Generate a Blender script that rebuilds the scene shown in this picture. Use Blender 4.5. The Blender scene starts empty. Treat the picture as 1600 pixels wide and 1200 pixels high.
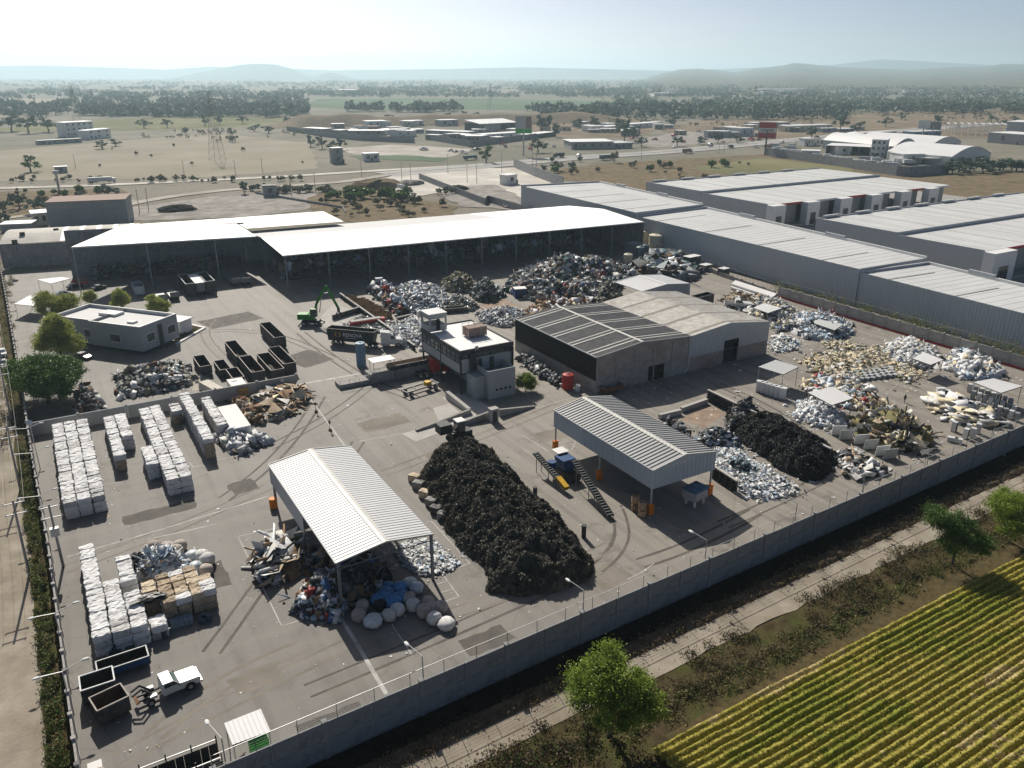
import bpy, bmesh, math, random
import numpy as np
from mathutils import Vector, Matrix
# ------------------------------------------------------------------ camera, sky, sun, exposure
SC = bpy.context.scene
COL = SC.collection
F_PX, CAM_H, HORIZ = 1250.0, 60.0, 115.0            # focal length in photo pixels, drone height, horizon row
PITCH = math.atan((600 - HORIZ) / F_PX)
YAW = math.atan((800 - 5) / F_PX * math.cos(PITCH))  # world axes follow the yard walls
FWD = np.array([math.sin(YAW) * math.cos(PITCH), math.cos(YAW) * math.cos(PITCH), -math.sin(PITCH)])
RGT = np.array([math.cos(YAW), -math.sin(YAW), 0.0])
UPV = np.cross(RGT, FWD)
cam = bpy.data.cameras.new('camera')
cam_o = bpy.data.objects.new('camera', cam)
COL.objects.link(cam_o)
cam.sensor_width = 36.0
cam.lens = 36.0 * F_PX / 1600.0
cam.clip_start, cam.clip_end = 1.0, 40000.0
cam_o.location = (0, 0, CAM_H)
cam_o.rotation_euler = (math.pi / 2 - PITCH, 0, -YAW)
SC.camera = cam_o
SUN_EL, SUN_AZ = math.radians(37.0), math.radians(8.5)   # azimuth from +Y towards +X
world = bpy.data.worlds.new('World')
SC.world = world
world.use_nodes = True
wn = world.node_tree.nodes
sky = wn.new('ShaderNodeTexSky')
sky.sky_type = 'NISHITA'
sky.sun_disc = False
sky.sun_elevation = SUN_EL
sky.sun_rotation = SUN_AZ
sky.altitude = 1800.0
sky.air_density = 0.42
sky.dust_density = 5.0
sky.ozone_density = 0.0
wn['Background'].inputs['Strength'].default_value = 0.083
world.node_tree.links.new(sky.outputs['Color'], wn['Background'].inputs['Color'])
sun = bpy.data.lights.new('sun', 'SUN')
sun.energy = 5.0
sun.angle = math.radians(0.5)
sun.color = (1.0, 0.93, 0.83)
sun_o = bpy.data.objects.new('sun', sun)
COL.objects.link(sun_o)
_sd = Vector((math.sin(SUN_AZ) * math.cos(SUN_EL), math.cos(SUN_AZ) * math.cos(SUN_EL), math.sin(SUN_EL)))
sun_o.rotation_euler = (-_sd).to_track_quat('-Z', 'Y').to_euler()
sun_o.location = (0, 0, 200)
SC.view_settings.view_transform = 'Standard'
SC.view_settings.look = 'None'
SC.view_settings.gamma = 1.0
SC.view_settings.use_curve_mapping = False
SC.view_settings.exposure = 0.1
SC.cycles.use_denoising = True
SC.cycles.max_bounces = 6
SC.cycles.diffuse_bounces = 1
SC.cycles.glossy_bounces = 2
SC.cycles.transmission_bounces = 4
SC.cycles.volume_bounces = 1
SC.cycles.transparent_max_bounces = 6
SC.cycles.caustics_reflective = False
SC.cycles.caustics_refractive = False
# ------------------------------------------------------------------ helpers
R = random.Random(7)
NP = np.random.default_rng(11)
def G(u, v, z=0.0):
 """where the line of sight through photo pixel (u, v) meets the level z: the surveyed place of a thing"""
 d = FWD + RGT * (u - 800) / F_PX - UPV * (v - 600) / F_PX
 t = (z - CAM_H) / d[2]
 return np.array([0, 0, CAM_H]) + d * t
def G2(u, v, z=0.0):
 p = G(u, v, z)
 return float(p[0]), float(p[1])
MATS = {}
def mat(name, col, col2=None, rough=0.85, scale=1.5, detail=5, var=0.18, bump=0.0, bscale=None, metal=0.0, spec=0.3,
  rnd=0.0, dirt=None, dscale=0.15, damt=0.5, trans=0.0, space='Object', stretch=None):
 if name in MATS:
  return MATS[name]
 m = bpy.data.materials.new(name)
 m.use_nodes = True
 nt = m.node_tree
 N, L = nt.nodes, nt.links
 b = N['Principled BSDF']
 b.inputs['Roughness'].default_value = rough
 b.inputs['Metallic'].default_value = metal
 b.inputs['Specular IOR Level'].default_value = spec
 if space == 'World':
  tc = N.new('ShaderNodeNewGeometry').outputs['Position']
 else:
  tc = N.new('ShaderNodeTexCoord').outputs['Object']
 if stretch:
  mp = N.new('ShaderNodeMapping')
  mp.inputs['Scale'].default_value = stretch
  L.new(tc, mp.inputs['Vector'])
  tc = mp.outputs['Vector']
 nz = N.new('ShaderNodeTexNoise')
 nz.inputs['Scale'].default_value = scale
 nz.inputs['Detail'].default_value = detail
 nz.inputs['Roughness'].default_value = 0.62
 L.new(tc, nz.inputs['Vector'])
 rp = N.new('ShaderNodeValToRGB')
 c1 = [max(0, c * (1 - var)) for c in col[:3]] + [1]
 c2 = list(col2) + [1] if col2 else [min(1, c * (1 + var)) for c in col[:3]] + [1]
 rp.color_ramp.elements[0].color = c1
 rp.color_ramp.elements[0].position = 0.32
 rp.color_ramp.elements[1].color = c2
 rp.color_ramp.elements[1].position = 0.68
 L.new(nz.outputs['Fac'], rp.inputs['Fac'])
 out = rp.outputs['Color']
 if dirt:
  n2 = N.new('ShaderNodeTexNoise')
  n2.inputs['Scale'].default_value = dscale
  n2.inputs['Detail'].default_value = 7
  n2.inputs['Roughness'].default_value = 0.68
  L.new(tc, n2.inputs['Vector'])
  r2 = N.new('ShaderNodeValToRGB')
  r2.color_ramp.elements[0].position = 0.44
  r2.color_ramp.elements[0].color = (0, 0, 0, 1)
  r2.color_ramp.elements[1].position = 0.70
  r2.color_ramp.elements[1].color = (damt, damt, damt, 1)
  L.new(n2.outputs['Fac'], r2.inputs['Fac'])
  mx = N.new('ShaderNodeMix')
  mx.data_type = 'RGBA'
  L.new(r2.outputs['Color'], mx.inputs[0])
  L.new(out, mx.inputs[6])
  mx.inputs[7].default_value = list(dirt) + [1]
  out = mx.outputs[2]
 if rnd:
  oi = N.new('ShaderNodeObjectInfo')
  mr = N.new('ShaderNodeMapRange')
  mr.inputs['To Min'].default_value = 1 - rnd
  mr.inputs['To Max'].default_value = 1 + rnd
  L.new(oi.outputs['Random'], mr.inputs['Value'])
  hv = N.new('ShaderNodeHueSaturation')
  L.new(mr.outputs['Result'], hv.inputs['Value'])
  L.new(out, hv.inputs['Color'])
  out = hv.outputs['Color']
 L.new(out, b.inputs['Base Color'])
 if bump:
  nb = N.new('ShaderNodeTexNoise')
  nb.inputs['Scale'].default_value = bscale or scale * 4
  nb.inputs['Detail'].default_value = 4
  L.new(tc, nb.inputs['Vector'])
  bp = N.new('ShaderNodeBump')
  bp.inputs['Strength'].default_value = bump
  bp.inputs['Distance'].default_value = 0.1
  L.new(nb.outputs['Fac'], bp.inputs['Height'])
  L.new(bp.outputs['Normal'], b.inputs['Normal'])
 if trans:
  tr = N.new('ShaderNodeBsdfTranslucent')
  L.new(out, tr.inputs['Color'])
  ms = N.new('ShaderNodeMixShader')
  ms.inputs[0].default_value = trans
  L.new(b.outputs[0], ms.inputs[1])
  L.new(tr.outputs[0], ms.inputs[2])
  L.new(ms.outputs[0], N['Material Output'].inputs['Surface'])
 MATS[name] = m
 return m
class MB:
 """collects faces and links them as one mesh object"""
 def __init__(s):
  s.v, s.f, s.m = [], [], []
 def add(s, vs, fs, m=0):
  o = len(s.v)
  s.v.extend([tuple(map(float, p)) for p in vs])
  for f in fs:
   s.f.append(tuple(i + o for i in f))
   s.m.append(m)
  return s
 def quad(s, a, b, c, d, m=0):
  return s.add([a, b, c, d], [(0, 1, 2, 3)], m)
 def box(s, x0, x1, y0, y1, z0, z1, m=0, top=True):
  vs = [(x0, y0, z0), (x1, y0, z0), (x1, y1, z0), (x0, y1, z0), (x0, y0, z1), (x1, y0, z1), (x1, y1, z1), (x0, y1, z1)]
  fs = [(3, 2, 1, 0), (0, 1, 5, 4), (1, 2, 6, 5), (2, 3, 7, 6), (3, 0, 4, 7)]
  if top:
   fs.append((4, 5, 6, 7))
  return s.add(vs, fs, m)
 def obox(s, c, size, rz=0.0, rx=0.0, ry=0.0, m=0):
  M = Matrix.Rotation(rz, 3, 'Z') @ Matrix.Rotation(ry, 3, 'Y') @ Matrix.Rotation(rx, 3, 'X')
  hx, hy, hz = size[0] / 2, size[1] / 2, size[2] / 2
  vs = [Vector(c) + M @ Vector((x, y, z)) for z in (-hz, hz) for (x, y) in ((-hx, -hy), (hx, -hy), (hx, hy), (-hx, hy))]
  return s.add(vs, [(3, 2, 1, 0), (0, 1, 5, 4), (1, 2, 6, 5), (2, 3, 7, 6), (3, 0, 4, 7), (4, 5, 6, 7)], m)
 def bar(s, a, b, w, h=None, m=0):
  """square bar between two points"""
  a, b = Vector(a), Vector(b)
  h = h or w
  d = (b - a)
  if d.length < 1e-6:
   return s
  d.normalize()
  up = Vector((0, 0, 1)) if abs(d.z) < 0.95 else Vector((0, 1, 0))
  x = d.cross(up).normalized() * (w / 2)
  y = x.cross(d).normalized() * (h / 2)
  vs = [a - x - y, a + x - y, a + x + y, a - x + y, b - x - y, b + x - y, b + x + y, b - x + y]
  return s.add(vs, [(3, 2, 1, 0), (0, 1, 5, 4), (1, 2, 6, 5), (2, 3, 7, 6), (3, 0, 4, 7), (4, 5, 6, 7)], m)
 def cyl(s, a, b, r0, r1=None, n=10, caps=True, m=0):
  a, b = Vector(a), Vector(b)
  r1 = r0 if r1 is None else r1
  d = (b - a).normalized()
  up = Vector((0, 0, 1)) if abs(d.z) < 0.95 else Vector((1, 0, 0))
  x = d.cross(up).normalized()
  y = d.cross(x)
  vs, fs = [], []
  for k in range(n):
   t = 2 * math.pi * k / n
   e = x * math.cos(t) + y * math.sin(t)
   vs.append(a + e * r0)
   vs.append(b + e * r1)
  for k in range(n):
   j = (k + 1) % n
   fs.append((2 * k, 2 * k + 1, 2 * j + 1, 2 * j))
  if caps:
   fs.append(tuple(2 * k for k in range(n)))
   fs.append(tuple(2 * k + 1 for k in reversed(range(n))))
  return s.add(vs, fs, m)
 def prism(s, poly, z0, z1, m=0):
  n = len(poly)
  vs = [(p[0], p[1], z0) for p in poly] + [(p[0], p[1], z1) for p in poly]
  fs = [tuple(range(n - 1, -1, -1)), tuple(range(n, 2 * n))]
  fs += [(k, (k + 1) % n, n + (k + 1) % n, n + k) for k in range(n)]
  return s.add(vs, fs, m)
 def extr(s, poly, a, b, m=0):
  """profile (p, z) across the axis a->b, extruded between ground points a and b; p to the right of travel"""
  a, b = Vector((a[0], a[1], 0)), Vector((b[0], b[1], 0))
  d = (b - a).normalized()
  x = Vector((d.y, -d.x, 0))
  n = len(poly)
  vs = [a + x * p + Vector((0, 0, z)) for p, z in poly] + [b + x * p + Vector((0, 0, z)) for p, z in poly]
  fs = [tuple(range(n)), tuple(range(2 * n - 1, n - 1, -1))]
  fs += [(k, n + k, n + (k + 1) % n, (k + 1) % n) for k in range(n)]
  return s.add(vs, fs, m)
 def blob(s, c, r, n=6, mrow=4, jit=0.15, m=0, rng=R):
  vs, fs = [], []
  vs.append((c[0], c[1], c[2] - r[2]))
  for i in range(1, mrow):
   ph = -math.pi / 2 + math.pi * i / mrow
   for k in range(n):
    t = 2 * math.pi * (k + 0.5 * (i % 2)) / n
    q = 1 + rng.uniform(-jit, jit)
    vs.append((c[0] + r[0] * q * math.cos(ph) * math.cos(t), c[1] + r[1] * q * math.cos(ph) * math.sin(t), c[2] + r[2] * q * math.sin(ph)))
  vs.append((c[0], c[1], c[2] + r[2]))
  for k in range(n):
   fs.append((0, 1 + (k + 1) % n, 1 + k))
   for i in range(mrow - 2):
    a = 1 + i * n
    fs.append((a + k, a + (k + 1) % n, a + n + (k + 1) % n, a + n + k))
   fs.append((1 + (mrow - 2) * n + k, 1 + (mrow - 2) * n + (k + 1) % n, len(vs) - 1))
  return s.add(vs, fs, m)
 def corr(s, a, b, c, d, pitch=0.6, amp=0.05, m=0):
  """ribbed sheet a-b-c-d: ribs run a->d (and b->c), repeat along a->b, stand out along the normal"""
  a, b, c, d = map(Vector, (a, b, c, d))
  n = max(2, int(round((b - a).length / pitch)))
  nr = (b - a).cross(d - a).normalized() * amp
  vs, fs = [], []
  prof = [(0.0, 0), (0.62, 0), (0.72, 1), (0.90, 1)]
  for k in range(n):
   for t, h in prof:
    q = (k + t) / n
    vs.append(a.lerp(b, q) + nr * h)
    vs.append(d.lerp(c, q) + nr * h)
  vs += [b, c]
  for k in range(len(vs) // 2 - 1):
   fs.append((2 * k, 2 * k + 2, 2 * k + 3, 2 * k + 1))
  return s.add(vs, fs, m)
 def build(s, name, mats, parent=None, smooth=False, world=True):
  """top level: origin at the base centre. child: world-space faces are moved into the parent's frame"""
  me = bpy.data.meshes.new(name)
  v = np.array(s.v, dtype=np.float64)
  off = np.zeros(3)
  if world:
   if parent is not None:
    p = parent
    while p is not None:
     off += np.array(p.location)
     p = p.parent
   else:
    off = np.array([(v[:, 0].min() + v[:, 0].max()) / 2, (v[:, 1].min() + v[:, 1].max()) / 2, v[:, 2].min()])
   v = v - off
  me.from_pydata(v.tolist(), [], s.f)
  for mm in (mats if isinstance(mats, (list, tuple)) else [mats]):
   me.materials.append(mm)
  if isinstance(mats, (list, tuple)) and len(mats) > 1:
   me.polygons.foreach_set('material_index', s.m)
  if smooth:
   me.polygons.foreach_set('use_smooth', [True] * len(me.polygons))
  me.update()
  o = bpy.data.objects.new(name, me)
  COL.objects.link(o)
  if parent is not None:
   o.parent = parent
  elif world:
   o.location = off
  return o
def np_mesh(name, verts, quads, mats, midx=None, smooth=False, tri=False, origin=None):
 """fast big mesh from arrays"""
 me = bpy.data.meshes.new(name)
 verts = np.asarray(verts, dtype=np.float32)
 quads = np.asarray(quads, dtype=np.int32)
 if origin is not None:
  verts = verts - np.asarray(origin, dtype=np.float32)
 k = quads.shape[1]
 me.vertices.add(len(verts))
 me.vertices.foreach_set('co', verts.ravel())
 me.loops.add(quads.size)
 me.loops.foreach_set('vertex_index', quads.ravel())
 me.polygons.add(len(quads))
 me.polygons.foreach_set('loop_start', np.arange(0, quads.size, k, dtype=np.int32))
 for mm in (mats if isinstance(mats, (list, tuple)) else [mats]):
  me.materials.append(mm)
 if midx is not None:
  me.polygons.foreach_set('material_index', np.asarray(midx, dtype=np.int32))
 if smooth:
  me.polygons.foreach_set('use_smooth', np.ones(len(quads), dtype=bool))
 me.update(calc_edges=True)
 o = bpy.data.objects.new(name, me)
 COL.objects.link(o)
 if origin is not None:
  o.location = tuple(float(c) for c in origin)
 return o
def tag(o, label=None, cat=None, group=None, kind=None):
 if label:
  o['label'] = label
 if cat:
  o['category'] = cat
 if group:
  o['group'] = group
 if kind:
  o['kind'] = kind
 return o
def thing(name, label, cat, loc=(0, 0, 0), rz=0.0, group=None):
 o = bpy.data.objects.new(name, None)
 COL.objects.link(o)
 o.empty_display_size = 0.5
 o.location = (float(loc[0]), float(loc[1]), float(loc[2]) if len(loc) > 2 else 0.0)
 o.rotation_euler = (0, 0, rz)
 return tag(o, label, cat, group)
def dup(o, loc=None, rz=None, label=None, group=None, parent=None, scale=None):
 c = o.copy()
 COL.objects.link(c)
 c.parent = parent
 if loc is not None:
  c.location = (float(loc[0]), float(loc[1]), float(loc[2]) if len(loc) > 2 else 0.0)
 if rz is not None:
  c.rotation_euler = (0, 0, rz)
 if scale is not None:
  c.scale = scale if hasattr(scale, '__len__') else (scale,) * 3
 if label:
  c['label'] = label
 if group:
  c['group'] = group
 for ch in list(o.children):
  dup(ch, parent=c)
 return c
def struct(o):
 o['kind'] = 'structure'
 return o
def vnoise(x, y, seed=0):
 """smooth value noise on arrays"""
 def h(i, j):
  n = (i * 374761393 + j * 668265263 + seed * 974634777) & 0xFFFFFFFF
  n = ((n ^ (n >> 13)) * 1274126177) & 0xFFFFFFFF
  return ((n ^ (n >> 16)) & 0xFFFF) / 65535.0
 x = np.asarray(x, dtype=np.float64)
 y = np.asarray(y, dtype=np.float64)
 xi, yi = np.floor(x).astype(np.int64), np.floor(y).astype(np.int64)
 fx, fy = x - xi, y - yi
 fx, fy = fx * fx * (3 - 2 * fx), fy * fy * (3 - 2 * fy)
 return (h(xi, yi) * (1 - fx) + h(xi + 1, yi) * fx) * (1 - fy) + (h(xi, yi + 1) * (1 - fx) + h(xi + 1, yi + 1) * fx) * fy
def fbm(x, y, seed=0, oct=4):
 a, s, t = 1.0, 0.0, 0.0
 for k in range(oct):
  s = s + a * (vnoise(x * 2 ** k, y * 2 ** k, seed + k) - 0.5)
  t += a
  a *= 0.55
 return s / t * 2
def poly_mesh(name, pts, z, m, jitter=0.0, step=4.0, kind='structure'):
 """a flat sheet with an uneven outline"""
 out = []
 n = len(pts)
 rr = random.Random(hash(name) % 1000 if False else len(name) * 31 + n)
 for k in range(n):
  a, b = np.array(pts[k][:2]), np.array(pts[(k + 1) % n][:2])
  q = max(1, int(np.linalg.norm(b - a) / step)) if jitter else 1
  for j in range(q):
   p = a + (b - a) * j / q
   if jitter:
    p = p + np.array([rr.uniform(-jitter, jitter), rr.uniform(-jitter, jitter)])
   out.append(p)
 mb = MB()
 area = sum(out[i][0] * out[(i + 1) % len(out)][1] - out[(i + 1) % len(out)][0] * out[i][1] for i in range(len(out)))
 if area < 0:
  out = out[::-1]
 mb.add([(p[0], p[1], z) for p in out], [tuple(range(len(out)))])
 o = mb.build(name, m)
 if kind:
  o['kind'] = kind
 return o
def ribbon(name, pts, widths, z, m, kind='structure', jitter=0.0):
 """road-like strip along ground points"""
 P = [np.array(p[:2], dtype=float) for p in pts]
 W = widths if hasattr(widths, '__len__') else [widths] * len(P)
 Q, V = [], []
 for k in range(len(P) - 1):
  n = max(1, int(np.linalg.norm(P[k + 1] - P[k]) / 8))
  for j in range(n):
   t = j / n
   Q.append(P[k] * (1 - t) + P[k + 1] * t)
   V.append(W[k] * (1 - t) + W[k + 1] * t)
 Q.append(P[-1])
 V.append(W[-1])
 for _ in range(3):
  Q = [Q[0]] + [(Q[i - 1] + 2 * Q[i] + Q[i + 1]) / 4 for i in range(1, len(Q) - 1)] + [Q[-1]]
 vs, fs = [], []
 for k in range(len(Q)):
  d = Q[min(k + 1, len(Q) - 1)] - Q[max(k - 1, 0)]
  d = d / (np.linalg.norm(d) + 1e-9)
  x = np.array([d[1], -d[0]])
  for sgn in (-1, 1):
   w = V[k] / 2 + (R.uniform(-jitter, jitter) if jitter else 0)
   p = Q[k] + x * sgn * w
   vs.append((p[0], p[1], z))
 for k in range(len(Q) - 1):
  fs.append((2 * k, 2 * k + 1, 2 * k + 3, 2 * k + 2))
 mb = MB()
 mb.add(vs, fs)
 o = mb.build(name, m)
 if kind:
  o['kind'] = kind
 return o
# ------------------------------------------------------------------ materials
def yard_material():
 m = bpy.data.materials.new('yard_asphalt')
 m.use_nodes = True
 nt = m.node_tree
 N, L = nt.nodes, nt.links
 b = N['Principled BSDF']
 b.inputs['Roughness'].default_value = 0.72
 b.inputs['Specular IOR Level'].default_value = 0.35
 pos = N.new('ShaderNodeNewGeometry').outputs['Position']
 def noise(scale, detail, stretch=None, rot=0.0, rough=0.6):
  v = pos
  if stretch:
   mp = N.new('ShaderNodeMapping')
   mp.inputs['Scale'].default_value = stretch
   mp.inputs['Rotation'].default_value = (0, 0, rot)
   L.new(pos, mp.inputs['Vector'])
   v = mp.outputs['Vector']
  n = N.new('ShaderNodeTexNoise')
  n.inputs['Scale'].default_value = scale
  n.inputs['Detail'].default_value = detail
  n.inputs['Roughness'].default_value = rough
  L.new(v, n.inputs['Vector'])
  return n.outputs['Fac']
 def ramp(fac, p0, p1, c0, c1):
  r = N.new('ShaderNodeValToRGB')
  r.color_ramp.elements[0].position, r.color_ramp.elements[1].position = p0, p1
  r.color_ramp.elements[0].color = list(c0) + [1]
  r.color_ramp.elements[1].color = list(c1) + [1]
  L.new(fac, r.inputs['Fac'])
  return r.outputs['Color']
 def mix(f, a, bb, mode='MIX'):
  x = N.new('ShaderNodeMix')
  x.data_type = 'RGBA'
  x.blend_type = mode
  if isinstance(f, float):
   x.inputs[0].default_value = f
  else:
   L.new(f, x.inputs[0])
  for i, q in ((6, a), (7, bb)):
   if isinstance(q, tuple):
    x.inputs[i].default_value = list(q) + [1]
   else:
    L.new(q, x.inputs[i])
  return x.outputs[2]
 base = ramp(noise(0.045, 8, rough=0.65), 0.30, 0.70, (0.155, 0.146, 0.132), (0.235, 0.222, 0.202))
 sp = N.new('ShaderNodeSeparateXYZ')
 L.new(pos, sp.inputs[0])
 mr = N.new('ShaderNodeMapRange')
 mr.inputs['From Min'].default_value, mr.inputs['From Max'].default_value = 34.0, 72.0
 L.new(sp.outputs['X'], mr.inputs['Value'])
 mul = N.new('ShaderNodeMath')
 mul.operation = 'MULTIPLY'
 L.new(mr.outputs['Result'], mul.inputs[0])
 L.new(ramp(noise(0.06, 6), 0.25, 0.75, (0.45, 0.45, 0.45), (1, 1, 1)), mul.inputs[1])
 base = mix(mul.outputs[0], base, (0.37, 0.33, 0.275))
 base = mix(ramp(noise(0.5, 5, (1, 0.04, 1), 0.25), 0.46, 0.66, (0, 0, 0), (0.55, 0.55, 0.55)), base, (0.095, 0.086, 0.074))
 base = mix(ramp(noise(0.4, 5, (0.05, 1, 1), 0.10), 0.48, 0.70, (0, 0, 0), (0.55, 0.55, 0.55)), base, (0.25, 0.225, 0.19))
 base = mix(ramp(noise(0.16, 6, rough=0.7), 0.57, 0.70, (0, 0, 0), (0.8, 0.8, 0.8)), base, (0.075, 0.065, 0.053))
 base = mix(ramp(noise(0.9, 4, rough=0.7), 0.66, 0.74, (0, 0, 0), (0.55, 0.55, 0.55)), base, (0.07, 0.065, 0.06))
 base = mix(ramp(noise(0.3, 7, rough=0.75), 0.58, 0.75, (0, 0, 0), (0.5, 0.5, 0.5)), base, (0.25, 0.23, 0.20))
 vo = N.new('ShaderNodeTexVoronoi')
 vo.feature = 'DISTANCE_TO_EDGE'
 vo.inputs['Scale'].default_value = 0.045
 L.new(pos, vo.inputs['Vector'])
 base = mix(ramp(vo.outputs['Distance'], 0.0, 0.003, (0.30, 0.30, 0.30), (0, 0, 0)), base, (0.06, 0.055, 0.05))
 base = mix(0.22, base, ramp(noise(9.0, 3), 0.3, 0.7, (0.04, 0.038, 0.035), (0.30, 0.28, 0.25)))
 L.new(base, b.inputs['Base Color'])
 bp = N.new('ShaderNodeBump')
 bp.inputs['Strength'].default_value = 0.25
 bp.inputs['Distance'].default_value = 0.05
 L.new(noise(6.0, 4), bp.inputs['Height'])
 L.new(bp.outputs['Normal'], b.inputs['Normal'])
 MATS['yard'] = m
 return m
def terrain_material():
 m = bpy.data.materials.new('terrain_earth')
 m.use_nodes = True
 N, L = m.node_tree.nodes, m.node_tree.links
 b = N['Principled BSDF']
 b.inputs['Roughness'].default_value = 0.95
 b.inputs['Specular IOR Level'].default_value = 0.1
 pos = N.new('ShaderNodeNewGeometry').outputs['Position']
 prev = None
 spec = [(0.004, 8, 0.42, 0.58, (0.25, 0.225, 0.18), (0.18, 0.17, 0.13)),
   (0.0022, 6, 0.52, 0.64, None, (0.125, 0.14, 0.085)),
   (0.02, 8, 0.52, 0.68, None, (0.105, 0.105, 0.060)),
   (0.06, 8, 0.58, 0.72, None, (0.225, 0.20, 0.15)),
   (0.35, 6, 0.55, 0.72, None, (0.085, 0.080, 0.045))]
 for sc, dt, p0, p1, c0, c1 in spec:
  n = N.new('ShaderNodeTexNoise')
  n.inputs['Scale'].default_value, n.inputs['Detail'].default_value = sc, dt
  n.inputs['Roughness'].default_value = 0.66
  L.new(pos, n.inputs['Vector'])
  r = N.new('ShaderNodeValToRGB')
  r.color_ramp.elements[0].position, r.color_ramp.elements[1].position = p0, p1
  L.new(n.outputs['Fac'], r.inputs['Fac'])
  if c0:
   r.color_ramp.elements[0].color, r.color_ramp.elements[1].color = list(c0) + [1], list(c1) + [1]
   prev = r.outputs['Color']
  else:
   r.color_ramp.elements[0].color, r.color_ramp.elements[1].color = (0, 0, 0, 1), (0.7, 0.7, 0.7, 1)
   x = N.new('ShaderNodeMix')
   x.data_type = 'RGBA'
   L.new(r.outputs['Color'], x.inputs[0])
   L.new(prev, x.inputs[6])
   x.inputs[7].default_value = list(c1) + [1]
   prev = x.outputs[2]
 L.new(prev, b.inputs['Base Color'])
 MATS['terrain'] = m
 return m
yard_material()
terrain_material()
mat('dirt_road', (0.34, 0.295, 0.235), col2=(0.42, 0.37, 0.30), scale=0.25, detail=9, rough=0.95, spec=0.1, dirt=(0.20, 0.165, 0.12), dscale=0.09, damt=0.8, bump=0.4, bscale=3, space='World')
mat('pale_road', (0.44, 0.405, 0.35), col2=(0.55, 0.51, 0.45), scale=0.05, detail=8, rough=0.95, spec=0.1, dirt=(0.27, 0.23, 0.17), dscale=0.03, damt=0.6, space='World')
mat('white_dust', (0.62, 0.59, 0.53), scale=0.05, detail=8, rough=0.95, spec=0.1, dirt=(0.36, 0.32, 0.26), dscale=0.04, damt=0.6, space='World')
mat('grey_rubble', (0.29, 0.27, 0.245), col2=(0.43, 0.40, 0.36), scale=0.2, detail=9, rough=0.95, spec=0.1, dirt=(0.13, 0.115, 0.10), dscale=0.07, damt=0.7, space='World')
mat('dry_lot', (0.175, 0.13, 0.08), col2=(0.26, 0.205, 0.13), scale=0.3, detail=9, rough=0.97, spec=0.05, dirt=(0.085, 0.075, 0.035), dscale=0.1, damt=0.7, space='World')
mat('ochre_mound', (0.215, 0.165, 0.115), col2=(0.29, 0.235, 0.165), scale=0.02, detail=9, rough=0.97, spec=0.05, dirt=(0.14, 0.10, 0.06), dscale=0.03, damt=0.6, space='World')
mat('green_field', (0.11, 0.165, 0.095), col2=(0.15, 0.205, 0.125), scale=0.01, detail=6, rough=0.97, spec=0.05, space='World')
mat('tan_field', (0.34, 0.30, 0.235), col2=(0.43, 0.385, 0.31), dirt=(0.22, 0.205, 0.14), dscale=0.015, damt=0.9, scale=0.03, detail=8, rough=0.97, spec=0.05, space='World')
mat('olive_field', (0.17, 0.175, 0.085), col2=(0.24, 0.225, 0.12), scale=0.012, detail=7, rough=0.97, spec=0.05, space='World')
mat('dark_soil_and_shade', (0.020, 0.016, 0.012), col2=(0.034, 0.027, 0.020), scale=0.8, detail=7, rough=0.97, spec=0.05, space='World')  # soil blackened to paint in the wall's shadow along the ditch; dark mounds share it
mat('bank_soil', (0.10, 0.072, 0.048), col2=(0.19, 0.145, 0.10), scale=0.9, detail=8, rough=0.97, spec=0.05, dirt=(0.04, 0.032, 0.02), dscale=0.5, damt=0.8, bump=0.6, bscale=4, space='World')
mat('weedy_soil', (0.055, 0.042, 0.022), col2=(0.11, 0.083, 0.045), scale=0.6, detail=8, rough=0.97, spec=0.05, dirt=(0.06, 0.085, 0.02), dscale=0.3, damt=0.8, bump=0.5, bscale=4, space='World')
mat('highway', (0.36, 0.35, 0.335), scale=0.05, detail=7, rough=0.85, spec=0.3, dirt=(0.34, 0.33, 0.31), dscale=0.02, damt=0.6, space='World')
mat('concrete', (0.36, 0.35, 0.33), scale=1.2, detail=8, rough=0.9, spec=0.2, dirt=(0.19, 0.18, 0.165), dscale=0.5, damt=0.7)
mat('concrete_wall', (0.30, 0.305, 0.31), scale=1.0, detail=8, rough=0.9, spec=0.2, var=0.15, dirt=(0.15, 0.15, 0.15), dscale=0.55, damt=0.7, bump=0.2, bscale=3)
mat('pale_concrete', (0.50, 0.48, 0.45), scale=0.6, detail=8, rough=0.9, spec=0.2, dirt=(0.33, 0.31, 0.28), dscale=0.3, damt=0.6)
mat('brick_wall', (0.34, 0.29, 0.26), col2=(0.42, 0.38, 0.345), scale=0.5, detail=8, rough=0.9, spec=0.2, dirt=(0.27, 0.20, 0.17), dscale=0.35, damt=0.7)
mat('render_grey', (0.36, 0.365, 0.36), scale=0.3, detail=7, rough=0.9, spec=0.2, var=0.08, dirt=(0.28, 0.28, 0.275), dscale=0.4, damt=0.5)
mat('office_paint', (0.40, 0.425, 0.42), scale=0.6, detail=6, rough=0.8, var=0.07, dirt=(0.31, 0.32, 0.315), dscale=0.3, damt=0.4)
mat('white_paint', (0.78, 0.78, 0.76), scale=0.6, detail=6, rough=0.7, var=0.05, dirt=(0.6, 0.58, 0.54), dscale=0.3, damt=0.35)
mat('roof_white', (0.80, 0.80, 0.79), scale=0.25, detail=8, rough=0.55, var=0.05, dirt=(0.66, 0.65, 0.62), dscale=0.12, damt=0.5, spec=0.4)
mat('roof_galv', (0.60, 0.61, 0.61), scale=0.25, detail=8, rough=0.5, var=0.06, dirt=(0.50, 0.50, 0.49), dscale=0.12, damt=0.5, spec=0.5)
mat('roof_galv_dark', (0.36, 0.365, 0.36), scale=0.25, detail=8, rough=0.5, var=0.08, dirt=(0.28, 0.27, 0.25), dscale=0.12, damt=0.5, spec=0.5)
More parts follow.
